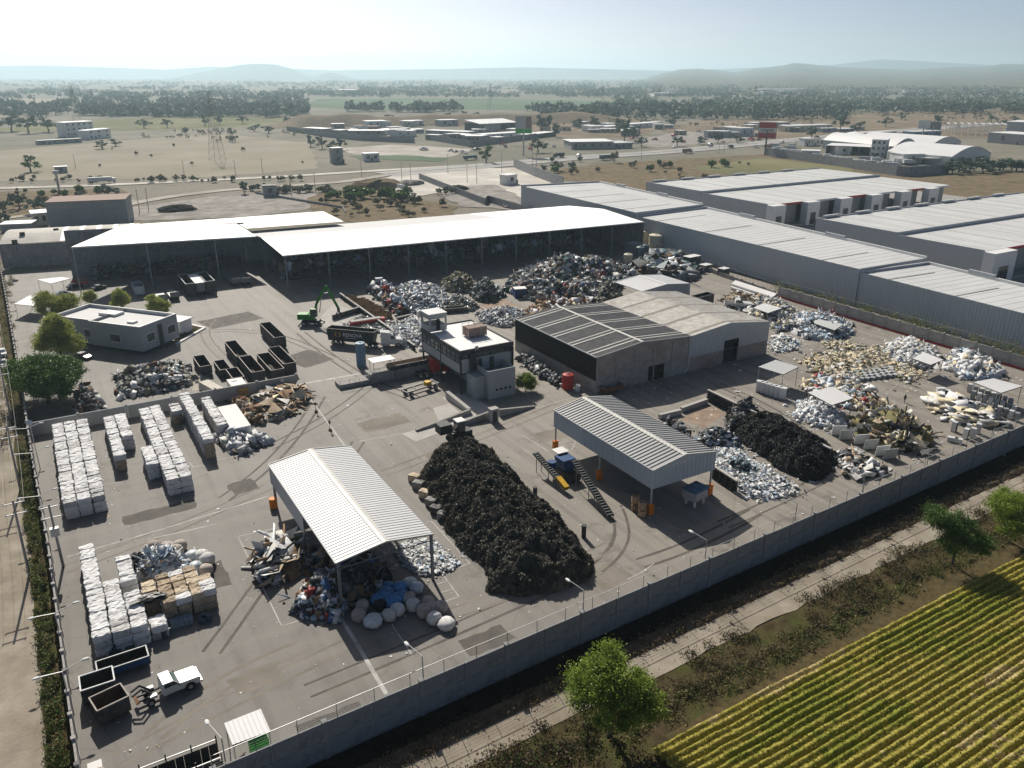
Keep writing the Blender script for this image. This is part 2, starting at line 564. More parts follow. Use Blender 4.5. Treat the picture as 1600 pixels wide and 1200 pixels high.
mat('roof_asbestos', (0.115, 0.118, 0.122), scale=0.8, detail=8, rough=0.8, var=0.25, dirt=(0.19, 0.185, 0.175), dscale=0.2, damt=0.5)
mat('roof_cream', (0.82, 0.79, 0.72), scale=0.9, detail=8, rough=0.85, var=0.22, dirt=(0.60, 0.53, 0.42), dscale=0.35, damt=0.7)
mat('roof_skylight', (0.62, 0.61, 0.56), rough=0.5, scale=0.5, var=0.1)
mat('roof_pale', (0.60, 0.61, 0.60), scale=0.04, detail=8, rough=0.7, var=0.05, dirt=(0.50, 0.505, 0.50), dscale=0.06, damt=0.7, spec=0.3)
mat('roof_pale_dark', (0.34, 0.35, 0.355), scale=0.04, detail=8, rough=0.7, var=0.05, dirt=(0.27, 0.275, 0.27), dscale=0.06, damt=0.7, spec=0.3)
mat('roof_tank', (0.66, 0.635, 0.57), scale=0.3, detail=9, rough=0.85, var=0.1, dirt=(0.40, 0.375, 0.33), dscale=0.12, damt=0.7)
mat('clad_grey', (0.47, 0.49, 0.50), scale=0.15, detail=6, rough=0.6, var=0.05, dirt=(0.38, 0.395, 0.40), dscale=0.1, damt=0.4, spec=0.4)
mat('clad_blue', (0.46, 0.50, 0.53), scale=0.15, detail=6, rough=0.6, var=0.05, dirt=(0.36, 0.38, 0.39), dscale=0.15, damt=0.5, spec=0.4)
mat('steel', (0.22, 0.23, 0.235), rough=0.55, metal=0.3, scale=2, var=0.2)
mat('steel_dark', (0.045, 0.048, 0.05), rough=0.6, metal=0.2, scale=2, var=0.3)
mat('galv_post', (0.48, 0.49, 0.49), rough=0.5, metal=0.3, scale=3, var=0.15)
mat('black_panel', (0.012, 0.012, 0.013), rough=0.7, scale=2, var=0.3)
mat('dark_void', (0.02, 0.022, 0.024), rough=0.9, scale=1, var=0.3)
mat('glass_dark', (0.03, 0.045, 0.055), rough=0.12, spec=0.6, scale=1, var=0.3)
mat('glass_pane', (0.16, 0.19, 0.20), rough=0.15, spec=0.6, scale=1, var=0.3, rnd=0.5)
mat('red_paint', (0.42, 0.035, 0.03), rough=0.6, scale=2, var=0.2)
mat('orange_paint', (0.75, 0.22, 0.02), rough=0.6, scale=2, var=0.15)
mat('yellow_paint', (0.72, 0.42, 0.02), rough=0.6, scale=2, var=0.15)
mat('blue_paint', (0.02, 0.075, 0.20), rough=0.5, scale=2, var=0.25)
mat('green_machine', (0.02, 0.22, 0.02), rough=0.45, scale=2, var=0.15)
mat('rust', (0.16, 0.075, 0.04), col2=(0.26, 0.15, 0.09), rough=0.9, scale=3)
mat('rubber', (0.018, 0.018, 0.018), rough=0.9, scale=4, var=0.3)
mat('line_white', (0.55, 0.54, 0.51), rough=0.85, scale=1.2, detail=9, var=0.1, dirt=(0.20, 0.19, 0.175), dscale=0.6, damt=0.9, space='World')
mat('line_yellow', (0.50, 0.33, 0.10), rough=0.85, scale=1.2, detail=9, var=0.1, dirt=(0.20, 0.18, 0.15), dscale=0.6, damt=0.8, space='World')
M = MATS
# ------------------------------------------------------------------ ground, roads
mb = MB()
mb.quad((-6000, -600, -0.35), (17000, -600, -0.35), (17000, 17000, -0.35), (-6000, 17000, -0.35))
struct(mb.build('ground', M['terrain']))
def wallY(x):
 return 58.0 + 0.0345 * x
YARD = [(-5.8, 60.6), (230, wallY(230) + 2), (190, 160), (193, 300), (-11.5, 300), (-10.5, 249), (-8.0, 165), (-6.4, 108)]
poly_mesh('yard_pavement', YARD, 0.0, M['yard'])
poly_mesh('dirt_street', [(-7.6, 30), (-8.6, 108), (-10.4, 165), (-13, 249), (-15, 420), (-75, 420), (-60, 30)], -0.2, M['dirt_road'], jitter=0.5)
poly_mesh('verge', [(-5.7, 30), (-6.2, 108), (-7.9, 165), (-10.4, 249), (-13, 330), (-16, 330), (-13.2, 249), (-10.6, 165), (-8.8, 108), (-7.8, 30)], -0.1, M['weedy_soil'], jitter=0.3, step=3)
poly_mesh('ditch', [(-6, 52.5), (260, 63.5), (260, 68), (-6, 59)], -0.15, M['dark_soil_and_shade'])  # the wall's shade is coloured into this near-black strip
poly_mesh('farm_track', [(-6, 50.2), (60, 51.2), (140, 53.0), (260, 57), (260, 63), (140, 57.2), (60, 55.2), (-6, 54.0)], -0.05, M['dirt_road'], jitter=0.25, step=2)
poly_mesh('weedy_bank', [(-6, 20), (43, 38), (60, 43.5), (83, 45.5), (111, 46.5), (260, 50), (260, 57.2), (140, 53.3), (60, 51.4), (-6, 50.6)], -0.1, M['weedy_soil'], jitter=0.4, step=2)
mat('field_soil', (0.075, 0.062, 0.03), col2=(0.13, 0.10, 0.05), scale=1.2, detail=8, rough=0.97, spec=0.05, space='World')
poly_mesh('crop_field', [(36, -20), (43.5, 44.2), (58, 44.6), (83, 46.5), (111, 46.9), (200, 49), (260, 20), (160, -60)], -0.02, M['field_soil'])
def line(name, a, b, w=0.14, z=0.006, m='line_white'):
 a, b = np.array(a[:2]), np.array(b[:2])
 d = (b - a) / np.linalg.norm(b - a)
 x = np.array([d[1], -d[0]]) * w / 2
 q = MB()
 q.quad((*(a + x), z), (*(b + x), z), (*(b - x), z), (*(a - x), z))
 return struct(q.build(name, M[m]))
def pline(name, px, w=0.14, m='line_white', z=0.006):
 for a, b in zip(px[:-1], px[1:]):
  line(name, G(*a), G(*b), w, z, m)
pline('painted_line', [(432, 825), (372, 838), (440, 978), (482, 965)])
pline('painted_line', [(665, 818), (673, 813), (734, 880), (719, 886)])
pline('painted_line', [(690, 895), (717, 932), (680, 945)])
pline('painted_line', [(700, 907), (683, 913)], z=0.010)
pline('painted_line', [(708, 920), (688, 926)], z=0.010)
pline('worn_line', [(520, 945), (560, 1010), (604, 1085)], w=0.45)
pline('painted_line', [(612, 975), (643, 1022)])
pline('painted_line', [(230, 843), (337, 819)], w=0.2)
pline('painted_line', [(105, 870), (250, 828), (420, 775)], w=0.25)
pline('painted_line', [(163, 757), (190, 753)])
pline('painted_line', [(296, 722), (302, 730), (316, 727)])
pline('painted_line', [(340, 719), (410, 703)])
pline('painted_line', [(478, 614), (548, 709)], w=0.3)
pline('painted_line', [(470, 600), (562, 584)], w=0.9)
pline('painted_line', [(816, 680), (857, 705)])
pline('painted_line', [(868, 693), (900, 688), (893, 703), (868, 711)])
pline('painted_line', [(880, 695), (890, 705)], z=0.010)
pline('painted_line', [(958, 800), (975, 792)])
pline('bay_line', [(1022, 803), (1066, 830), (1140, 805), (1100, 780)], m='line_yellow')
pline('painted_line', [(980, 905), (1005, 893), (1022, 880)], w=0.12)
pline('painted_line', [(560, 690), (830, 640), (1000, 590)], w=0.2)
mat('tyre_dark', (0.10, 0.09, 0.077), scale=0.6, detail=8, rough=0.85, dirt=(0.17, 0.152, 0.128), dscale=0.35, damt=0.95, space='World')
mat('patch_asphalt', (0.095, 0.088, 0.078), scale=0.5, detail=9, rough=0.85, dirt=(0.15, 0.135, 0.115), dscale=0.3, damt=0.8, space='World')
mat('dust_streak', (0.27, 0.24, 0.20), scale=0.5, detail=9, rough=0.95, dirt=(0.15, 0.135, 0.115), dscale=0.25, damt=0.95, space='World')
rt = random.Random(3)
for k_, pts_ in enumerate([[(180, 1190), (420, 1060), (560, 1000)], [(330, 1020), (420, 900), (560, 690), (640, 600)], [(420, 700), (560, 640), (620, 560)], [(100, 890), (300, 820), (420, 760)], [(480, 1080), (700, 990), (900, 900)], [(930, 890), (1000, 850), (960, 790)], [(600, 740), (760, 680), (930, 610)], [(300, 520), (420, 500), (520, 560)],
       [(640, 620), (560, 600), (470, 520)], [(700, 960), (780, 940), (960, 850)], [(1130, 820), (1230, 780), (1380, 700)], [(1120, 600), (1230, 640), (1310, 720)], [(350, 560), (300, 520), (330, 500)], [(500, 620), (450, 720), (350, 780)], [(1000, 880), (1080, 860), (1180, 800)], [(240, 1150), (330, 1060), (470, 1010)]]):
 g_ = [np.array(G2(*p)) for p in pts_]
 cv = [(1 - t) ** 2 * g_[0] + 2 * t * (1 - t) * g_[1] + t * t * g_[2] for t in np.linspace(0, 1, 9)]
 for s_ in (-1, 1):
  nn_ = [np.array([(cv[min(i + 1, 8)] - cv[max(i - 1, 0)])[1], -(cv[min(i + 1, 8)] - cv[max(i - 1, 0)])[0]]) for i in range(9)]
  ribbon('tyre_mark', [p + n_ / np.linalg.norm(n_) * s_ for p, n_ in zip(cv, nn_)], rt.uniform(0.3, 0.5), 0.0022 + 0.0002 * k_ + 0.00008 * s_, M['tyre_dark' if k_ % 3 else 'dust_streak'], jitter=0.05)
for k_, (u, v, sx, sy, a_) in enumerate([(400, 1060, 5, 3, .1), (520, 1130, 7, 3, 0), (330, 900, 4, 6, 0), (600, 660, 9, 5, .05), (480, 560, 8, 10, .3), (760, 1000, 6, 3, .03), (950, 900, 5, 4, .2), (250, 800, 10, 3, 0), (380, 760, 4, 4, .1), (690, 720, 3, 7, 0), (360, 500, 14, 9, .2), (560, 760, 5, 4, .3), (860, 680, 6, 4, 0)]):
 c_ = np.array(G2(u, v))
 poly_mesh('repair_patch', [c_ + np.array([math.cos(a_) * x - math.sin(a_) * y, math.sin(a_) * x + math.cos(a_) * y]) for x, y in ((-sx / 2, -sy / 2), (sx / 2, -sy / 2), (sx / 2, sy / 2), (-sx / 2, sy / 2))], 0.0012 + 0.00006 * k_, M['patch_asphalt' if k_ % 3 else 'dust_streak'], jitter=0.25, step=1.2)
# ------------------------------------------------------------------ perimeter walls
def panel_wall(name, label, a, b, h, bay, th=0.16, fence=0.0, rows=2, pier=0.42, m='concrete_wall', cat='wall', mid=True, pm='concrete_wall', lean=0):
 """wall of concrete panels between piers, with a wire fence on top"""
 a, b = np.array(a[:2], float), np.array(b[:2], float)
 Ln = np.linalg.norm(b - a)
 n = max(1, int(round(Ln / bay)))
 root = thing(name, label, cat, (*a, 0), math.atan2(b[1] - a[1], b[0] - a[0]))
 step = Ln / n
 def child(nm, mbx, mm):
  return mbx.build(nm, mm, root, world=False)
 pn, pr, post = None, None, None
 rh = h / rows
 sub = 2 if mid else 1
 pw = (step - pier) / sub
 for k in range(n):
  for j in range(sub):
   for r in range(rows):
    if pn is None:
     q = MB()
     q.box(0.05, pw - 0.05, -th / 2, th / 2, 0.02, rh - 0.05)
     pn = child('panel', q, M[m])
     o = pn
    else:
     o = pn.copy()
     COL.objects.link(o)
    o.location = (k * step + pier / 2 + j * pw, R.uniform(-0.012, 0.012) + (0.07 if r and rows > 1 else 0), r * rh)
   if mid and j == 1:
    if post is None:
     q = MB()
     q.box(-0.09, 0.09, -th / 2 - 0.06, th / 2 + 0.06, 0, h + 0.02)
     post = child('mid_post', q, M[pm])
     o = post
    else:
     o = post.copy()
     COL.objects.link(o)
    o.location = (k * step + pier / 2 + pw, 0, 0)
 for k in range(n + 1):
  if pr is None:
   q = MB()
   q.box(-pier / 2, pier / 2, -pier / 2, pier / 2, -0.3, h + 0.1)
   q.box(-pier / 2 - 0.06, pier / 2 + 0.06, -pier / 2 - 0.06, pier / 2 + 0.06, h + 0.1, h + 0.22)
   pr = child('pier', q, M[pm])
   o = pr
  else:
   o = pr.copy()
   COL.objects.link(o)
  o.location = (k * step, 0, 0)
 q = MB()
 q.box(0, Ln, -th / 2 - 0.04, th / 2 + 0.04, -0.45, 0.1)
 child('footing', q, M[pm])
 if fence:
  nf = int(Ln / (bay / 2.6))
  fp = None
  for k in range(nf + 1):
   if fp is None:
    q = MB()
    q.cyl((0, 0, h - 0.2), (0, 0, h + fence), 0.035, n=5)
    fp = child('fence_post', q, M['steel'])
    o = fp
   else:
    o = fp.copy()
    COL.objects.link(o)
   o.location = (Ln * k / nf, 0.12, 0)
  q = MB()
  q.bar((0, 0.12, h + fence - 0.04), (Ln, 0.12, h + fence - 0.04), 0.05)
  child('fence_rail', q, M['galv_post'])
  q = MB()
  for j in range(4):
   z = h + 0.15 + j * (fence - 0.3) / 4
   q.bar((0, 0.12, z), (Ln, 0.12, z), 0.012)
  child('fence_wire', q, M['steel'])
 return root
panel_wall('perimeter_wall', 'long grey concrete panel wall with wire fence between yard and dark ditch', (4.5, wallY(4.5)), (204, wallY(204)), 4.0, 9.75, fence=1.45)
LW = [(-5.6, 36), (-5.7, 66), (-5.9, 80), (-6.3, 108), (-7.3, 137), (-8.0, 165), (-10.5, 249), (-12.2, 300)]
mat('wall_dusty', (0.40, 0.385, 0.36), scale=1.2, detail=8, rough=0.9, spec=0.2, dirt=(0.24, 0.22, 0.20), dscale=0.5, damt=0.6)
for i, (a, b) in enumerate(zip(LW[:-1], LW[1:])):
 lab = ['pale concrete street wall beside the two open skips', 'pale concrete street wall beside the skips and hook truck', 'pale concrete street wall beside the mixed bale block',
   'pale concrete street wall beside the wide white bale stack, lower stretch', 'pale concrete street wall beside the wide white bale stack, upper stretch',
   'pale concrete street wall behind the big dark tree and office', 'pale concrete street wall at the far end by the barrel roof'][i]
 panel_wall('street_wall', lab, a, b, 2.9, 3.6, th=0.2, mid=False, rows=1, pier=0.3, m='wall_dusty', pm='wall_dusty')
panel_wall('dividing_wall', 'grey rendered retaining wall behind the rows of white bales', (-7.8, 154.4), (40.2, 154.4), 2.6, 8.0, th=0.3, mid=False, rows=1, pier=0.34, m='render_grey', pm='render_grey')
q = MB()
q.box(36.9, 37.6, 154.19, 154.225, 1.6, 2.3)
tag(q.build('wall_sign', M['white_paint']), 'small white sign on the end of the retaining wall', 'sign')
q = MB()
q.box(28.4, 30.4, 153.95, 154.2, 0.4, 2.0)
tag(q.build('plywood_board', mat('plywood', (0.40, 0.26, 0.11), scale=2)), 'square plywood board leaning on the retaining wall', 'board')
panel_wall('boundary_wall', 'grey panel boundary wall with red painted foot below the long warehouse', (178.6, 75.5), (180.2, 153.5), 3.0, 3.9, th=0.18, mid=False, rows=2, pier=0.3, fence=1.9, m='wall_dusty', pm='wall_dusty')
q = MB()
q.obox((179.1, 114.5, 0.2), (0.3, 78, 0.38), rz=-0.0205)
tag(q.build('kerb_band', M['red_paint']), 'dark red painted kerb along the boundary wall foot', 'kerb')
panel_wall('low_wall', 'low grey block wall with mesh fence running behind the pipes and tanks', (180.4, 155), (192.5, 236), 1.3, 5.0, th=0.2, mid=False, rows=1, pier=0.3, fence=2.3, m='concrete', pm='concrete')
for (u, v), lab in zip([(1303, 484), (1520, 548)], ['small red and white fire point sign on the boundary wall', 'red fire extinguisher sign on the boundary wall near the fridges']):
 p = G(u, v, 1.7)
 q = MB()
 q.box(p[0] - 0.5, p[0] - 0.44, p[1] - 0.5, p[1] + 0.5, 1.3, 2.3)
 s = MB()
 s.box(p[0] - 0.53, p[0] - 0.505, p[1] - 0.2, p[1] + 0.2, 1.5, 2.1)
 o = q.build('fire_sign', M['red_paint'])
 tag(o, lab, 'sign')
 s.build('sign_mark', M['white_paint'], o)
# ------------------------------------------------------------------ sheds
def canopy(name, label, x0, x1, y0, y1, ze, zr, pitch=0.6, amp=0.06, roofm='roof_galv', skirt=None, skirtm='clad_blue', sides='', posts=(), ridge_w=0.9, postm='steel', postw=0.3, ridgem='roof_skylight', truss=True):
 """gabled canopy; ridge runs along Y. skirt = clad band height below the eaves, sides from 'WESN'"""
 xm = (x0 + x1) / 2
 root = thing(name, label, 'shed', (xm, (y0 + y1) / 2, 0))
 q = MB()
 q.corr((x0, y1, ze), (x0, y0, ze), (xm, y0, zr), (xm, y1, zr), pitch, amp)
 q.quad((x0, y0, ze - 0.06), (x0, y1, ze - 0.06), (xm, y1, zr - 0.06), (xm, y0, zr - 0.06))
 q.build('roof_slope', M[roofm], root)
 q = MB()
 q.corr((x1, y0, ze), (x1, y1, ze), (xm, y1, zr), (xm, y0, zr), pitch, amp)
 q.quad((x1, y1, ze - 0.06), (x1, y0, ze - 0.06), (xm, y0, zr - 0.06), (xm, y1, zr - 0.06))
 q.build('roof_slope', M[roofm], root)
 s = (zr - ze) / (xm - x0)
 q = MB()
 w = ridge_w / 2
 q.quad((xm - w, y0 - 0.05, zr - w * s + 0.10), (xm, y0 - 0.05, zr + 0.12), (xm, y1 + 0.05, zr + 0.12), (xm - w, y1 + 0.05, zr - w * s + 0.10))
 q.quad((xm, y0 - 0.05, zr + 0.12), (xm + w, y0 - 0.05, zr - w * s + 0.10), (xm + w, y1 + 0.05, zr - w * s + 0.10), (xm, y1 + 0.05, zr + 0.12))
 q.build('ridge_cap', M[ridgem], root)
 for yy in (y0, y1):
  q = MB()
  q.bar((x0, yy, ze + 0.03), (xm, yy, zr + 0.04), 0.14, 0.16)
  q.bar((xm, yy, zr + 0.04), (x1, yy, ze + 0.03), 0.14, 0.16)
  q.build('verge_trim', M[ridgem], root)
 q = MB()
 q.bar((x0 - 0.06, y0, ze - 0.02), (x0 - 0.06, y1, ze - 0.02), 0.16, 0.18)
 q.build('gutter', M['clad_grey'], root)
 if skirt:
  if 'W' in sides:
   q = MB()
   q.corr((x0, y1, ze - skirt), (x0, y0, ze - skirt), (x0, y0, ze), (x0, y1, ze), 0.75, 0.07)
   q.build('side_cladding', M[skirtm], root)
  if 'E' in sides:
   q = MB()
   q.corr((x1, y0, ze - skirt), (x1, y1, ze - skirt), (x1, y1, ze), (x1, y0, ze), 0.75, 0.07)
   q.build('side_cladding', M[skirtm], root)
  for sd, yy in (('S', y0), ('N', y1)):
   if sd in sides:
    q = MB()
    if sd == 'S':
     q.corr((x0, yy, ze - skirt), (x1, yy, ze - skirt), (x1, yy, ze), (x0, yy, ze), 0.75, 0.07)
    else:
     q.corr((x1, yy, ze - skirt), (x0, yy, ze - skirt), (x0, yy, ze), (x1, yy, ze), 0.75, 0.07)
    q.add([(x0, yy, ze), (x1, yy, ze), (xm, yy, zr)], [(0, 1, 2)])
    q.build('gable_cladding', M[skirtm], root)
 for (px_, py_) in posts:
  q = MB()
  q.box(px_ - postw / 2, px_ + postw / 2, py_ - postw / 2, py_ + postw / 2, 0, ze)
  q.build('post', M[postm], root)
 if truss:
  ny = max(2, int((y1 - y0) / 6.5))
  for k in range(ny + 1):
   yy = y0 + 0.12 + (y1 - y0 - 0.24) * k / ny
   q = MB()
   q.bar((x0, yy, ze - 0.9), (x1, yy, ze - 0.9), 0.10)
   q.bar((x0, yy, ze - 0.14), (xm, yy, zr - 0.14), 0.10)
   q.bar((xm, yy, zr - 0.14), (x1, yy, ze - 0.14), 0.10)
   nn = 10
   for j in range(nn):
    xa, xb = x0 + (x1 - x0) * j / nn, x0 + (x1 - x0) * (j + 1) / nn
    za, zb = [zr - abs(x - xm) * s - 0.14 for x in (xa, xb)]
    if j % 2:
     q.bar((xa, yy, ze - 0.9), (xb, yy, zb), 0.06)
    else:
     q.bar((xa, yy, za), (xb, yy, ze - 0.9), 0.06)
   q.build('roof_truss', M['steel'], root)
 return root
c1 = canopy('canopy_shed', 'open canopy with bright ribbed white roof beside the black heap', 22.8, 35.3, 78.6, 108.0, 6.85, 7.75, pitch=0.62, amp=0.05, roofm='roof_galv', skirt=2.9, skirtm='clad_grey', sides='', posts=[(35.1, 78.9), (35.1, 93.2), (35.1, 107.7), (23.1, 107.7), (23.1, 93.2), (23.1, 78.9)], postw=0.32)
q = MB()
q.corr((22.75, 108.0, 3.9), (22.75, 91.5, 3.9), (22.75, 91.5, 6.8), (22.75, 108.0, 6.8), 0.75, 0.06)
q.build('side_cladding', M['clad_grey'], c1)
q = MB()
q.corr((35.3, 108.0, 3.9), (22.8, 108.0, 3.9), (22.8, 108.0, 6.8), (35.3, 108.0, 6.8), 0.75, 0.06)
q.build('gable_cladding', M['clad_grey'], c1)
c2 = canopy('canopy_shed', 'open canopy with grey ribbed roof and clad skirts over the shredder', 69.15, 81.3, 77.2, 102.8, 7.3, 8.35, pitch=0.78, amp=0.12, roofm='roof_galv_dark', skirt=3.0, sides='WSNE', posts=[(69.4, 77.5), (69.4, 90.0), (69.4, 102.5), (81.0, 77.5), (81.0, 90.0), (81.0, 102.5)], postm='galv_post', postw=0.22, ridgem='roof_skylight')
wh = thing('warehouse', 'block warehouse with grey roof bay and cream roof bay', 'warehouse', (115, 135, 0))
Y0, Y1 = 119.8, 151.2
xa, xb, xc = 90.5, 115.3, 138.9
za, zrA, zb, zrB, zc = 7.7, 9.0, 8.1, 9.3, 7.7
xrA, xrB = 102.0, 126.5
def slope(root, nm, p, q_, m, pitch=0.4, amp=0.05, strips=(), sm='roof_skylight', axis='Y'):
 (x0, z0), (x1, z1) = p, q_
 b = MB()
 b.corr((x0, Y1, z0), (x0, Y0, z0), (x1, Y0, z1), (x1, Y1, z1), pitch, amp) if x1 > x0 else None
 b.quad((x0, Y0, z0 - 0.08), (x0, Y1, z0 - 0.08), (x1, Y1, z1 - 0.08), (x1, Y0, z1 - 0.08))
 o = b.build(nm, M[m], root)
 for (ya, yb) in strips:
  b = MB()
  b.corr((x0, yb, z0 + amp + 0.02), (x0, ya, z0 + amp + 0.02), (x1, ya, z1 + amp + 0.02), (x1, yb, z1 + amp + 0.02), 0.3, 0.02)
  b.build('skylight_strip', M[sm], o)
 return o
ST = []
for k in range(5):
 yy = 121.6 + k * 6.6
 ST += [(yy, yy + 0.5), (yy + 1.35, yy + 1.8)]
slope(wh, 'roof_slope', (xa, za), (xrA, zrA), 'roof_asbestos', strips=ST)
slope(wh, 'roof_slope', (xrA, zrA), (xb, zb), 'roof_asbestos', strips=ST)
mat('roof_strip_dull', (0.40, 0.37, 0.31), scale=0.8, var=0.2)
SB = [(121.0 + k * 7.6, 121.7 + k * 7.6) for k in range(4)]
slope(wh, 'roof_slope', (xb, zb), (xrB, zrB), 'roof_cream', strips=SB, sm='roof_strip_dull')
slope(wh, 'roof_slope', (xrB, zrB), (xc, zc), 'roof_cream', strips=SB, sm='roof_strip_dull')
q = MB()
q.box(xrA - 0.35, xrA + 0.35, Y0, Y1, zrA + 0.02, zrA + 0.13)
q.build('ridge_cap', M['roof_skylight'], wh)
q = MB()
q.bar((xa - 0.1, Y0, za - 0.02), (xa - 0.1, Y1, za - 0.02), 0.2)
q.build('gutter', M['clad_grey'], wh)
q = MB()
q.bar((xa, Y0 - 0.04, za + 0.02), (xrA, Y0 - 0.04, zrA + 0.02), 0.1, 0.16)
q.bar((xrA, Y0 - 0.04, zrA + 0.02), (xb, Y0 - 0.04, zb + 0.02), 0.1, 0.16)
q.build('verge_trim', M['clad_grey'], wh)
q = MB()
q.bar((xb, Y0 - 0.04, zb + 0.02), (xrB, Y0 - 0.04, zrB + 0.02), 0.1, 0.16)
q.bar((xrB, Y0 - 0.04, zrB + 0.02), (xc, Y0 - 0.04, zc + 0.02), 0.1, 0.16)
q.build('verge_trim', M['white_paint'], wh)
def wall_with_door(root, nm, x0, x1, z1, dx0, dx1, dz, y, m, th=0.25, z0=0.0):
 b = MB()
 b.box(x0, dx0, y, y + th, z0, z1)
 b.box(dx1, x1, y, y + th, z0, z1)
 b.box(dx0, dx1, y, y + th, dz, z1)
 return b.build(nm, M[m], root)
wall_with_door(wh, 'front_wall', xa, xb - 0.02, 3.4, 104.0, 108.4, 3.3, Y0, 'concrete')
b = MB()
b.add([(xa, Y0 + 0.05, 3.42), (xb, Y0 + 0.05, 3.42), (xb, Y0 + 0.05, zb), (xrA, Y0 + 0.05, zrA), (xa, Y0 + 0.05, za)], [(0, 1, 2, 3, 4)])
b.build('brick_gable', M['brick_wall'], wh)
for k in range(6):
 x = xa + 0.15 + k * 4.9
 b = MB()
 b.box(x - 0.15, x + 0.15, Y0 - 0.08, Y0 - 0.003, 0, min(7.6, za - 0.05 + max(0, min(x - xa, xb - x)) * 0.05))
 b.build('pier', M['concrete'], wh)
b = MB()
b.box(xa + 0.4, xb - 0.4, Y0 - 0.07, Y0 - 0.003, 3.35, 3.6)
b.build('tie_beam', M['concrete'], wh)
wall_with_door(wh, 'front_wall', xb, xc, 3.3, 125.2, 129.6, 3.29, Y0, 'brick_wall')
b = MB()
for x0_, x1_, zz in ((xb, 125.2, 3.3), (129.6, xc, 3.3), (125.2, 129.6, 5.4)):
 b.corr((x0_, Y0 - 0.03, zz), (x1_, Y0 - 0.03, zz), (x1_, Y0 - 0.03, 7.65), (x0_, Y0 - 0.03, 7.65), 0.7, 0.06)
b.add([(xb, Y0 - 0.01, 7.6), (xc, Y0 - 0.01, 7.6), (xc, Y0 - 0.01, zc), (xrB, Y0 - 0.01, zrB), (xb, Y0 - 0.01, zb)], [(0, 1, 2, 3, 4)])
b.build('front_cladding', M['clad_grey'], wh)
b = MB()
b.box(xa + 0.02, xa + 0.25, Y0 + 0.26, Y1, 0, 2.6)
b.build('side_wall', M['concrete'], wh)
b = MB()
b.corr((xa, Y1, 2.7), (xa, Y0, 2.7), (xa, Y0, za - 0.1), (xa, Y1, za - 0.1), 0.8, 0.05)
b.build('black_screen', M['black_panel'], wh)
b = MB()
b.box(xc - 0.25, xc, Y0 + 0.26, Y1, 0, zc - 0.1)
b.build('side_wall', M['brick_wall'], wh)
b = MB()
b.box(xa, xc, Y1 - 0.2, Y1, 0, 7.5)
b.build('back_wall', M['brick_wall'], wh)
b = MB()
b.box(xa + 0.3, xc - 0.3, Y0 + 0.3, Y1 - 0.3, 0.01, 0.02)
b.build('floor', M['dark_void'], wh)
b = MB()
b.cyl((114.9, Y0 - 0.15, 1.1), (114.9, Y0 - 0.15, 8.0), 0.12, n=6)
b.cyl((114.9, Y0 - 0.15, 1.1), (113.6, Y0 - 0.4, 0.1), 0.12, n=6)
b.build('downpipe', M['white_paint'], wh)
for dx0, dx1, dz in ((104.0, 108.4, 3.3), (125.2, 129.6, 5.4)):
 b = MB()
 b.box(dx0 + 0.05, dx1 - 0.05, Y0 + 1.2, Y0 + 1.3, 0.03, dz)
 b.build('door_void_panel', M['dark_void'], wh)  # near-black panel in place of the dark void behind the opening
# ------------------------------------------------------------------ long open shed at the back
ls = thing('open_storage_shed', 'long open fronted storage shed with white roof and dark interior', 'shed', (125, 255, 0))
XL, XR = 60.2, 187.0
yE, yR, yB = 232.0, 256.5, 279.0
def yoff(x):   # the eaves line turns slightly towards the camera to the east
 return -(x - XL) * 0.072
mat('roof_pure_white', (0.82, 0.82, 0.81), scale=0.15, detail=8, rough=0.45, var=0.03, dirt=(0.72, 0.71, 0.69), dscale=0.08, damt=0.4, spec=0.5)  # near-white, fairly smooth roof sheeting
segs = [(XL, 100, 'roof_pure_white', 'roof_pale'), (100, 143, 'roof_pure_white', 'roof_pale'), (143, XR, 'roof_pure_white', 'roof_pure_white')]
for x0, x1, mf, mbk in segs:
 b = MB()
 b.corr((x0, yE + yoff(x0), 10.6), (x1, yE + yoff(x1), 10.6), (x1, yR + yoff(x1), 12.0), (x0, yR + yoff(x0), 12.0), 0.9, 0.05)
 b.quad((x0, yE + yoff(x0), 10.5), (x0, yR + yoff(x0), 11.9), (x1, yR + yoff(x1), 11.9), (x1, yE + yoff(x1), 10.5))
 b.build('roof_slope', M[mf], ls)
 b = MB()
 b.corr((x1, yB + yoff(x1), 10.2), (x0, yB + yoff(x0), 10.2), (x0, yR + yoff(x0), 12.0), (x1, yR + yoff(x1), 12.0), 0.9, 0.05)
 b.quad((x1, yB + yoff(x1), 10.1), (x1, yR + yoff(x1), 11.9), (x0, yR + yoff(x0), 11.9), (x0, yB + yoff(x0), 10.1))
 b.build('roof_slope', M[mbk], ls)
b = MB()
b.bar((XL, yE - 0.05, 10.58), (XR, yE + yoff(XR) - 0.05, 10.58), 0.25, 0.3)
b.build('fascia', M['white_paint'], ls)
b = MB()
b.add([(XL, yB, 0), (XR, yB + yoff(XR), 0), (XR, yB + yoff(XR), 10.1), (XL, yB, 10.1)], [(0, 1, 2, 3)])
b.build('back_wall', M['concrete'], ls)
b = MB()
b.add([(XR, yE + yoff(XR), 0), (XR, yB + yoff(XR), 0), (XR, yB + yoff(XR), 10.1), (XR, yR + yoff(XR), 11.8), (XR, yE + yoff(XR), 10.45)], [(4, 3, 2, 1, 0)])
b.build('side_wall', M['concrete'], ls)
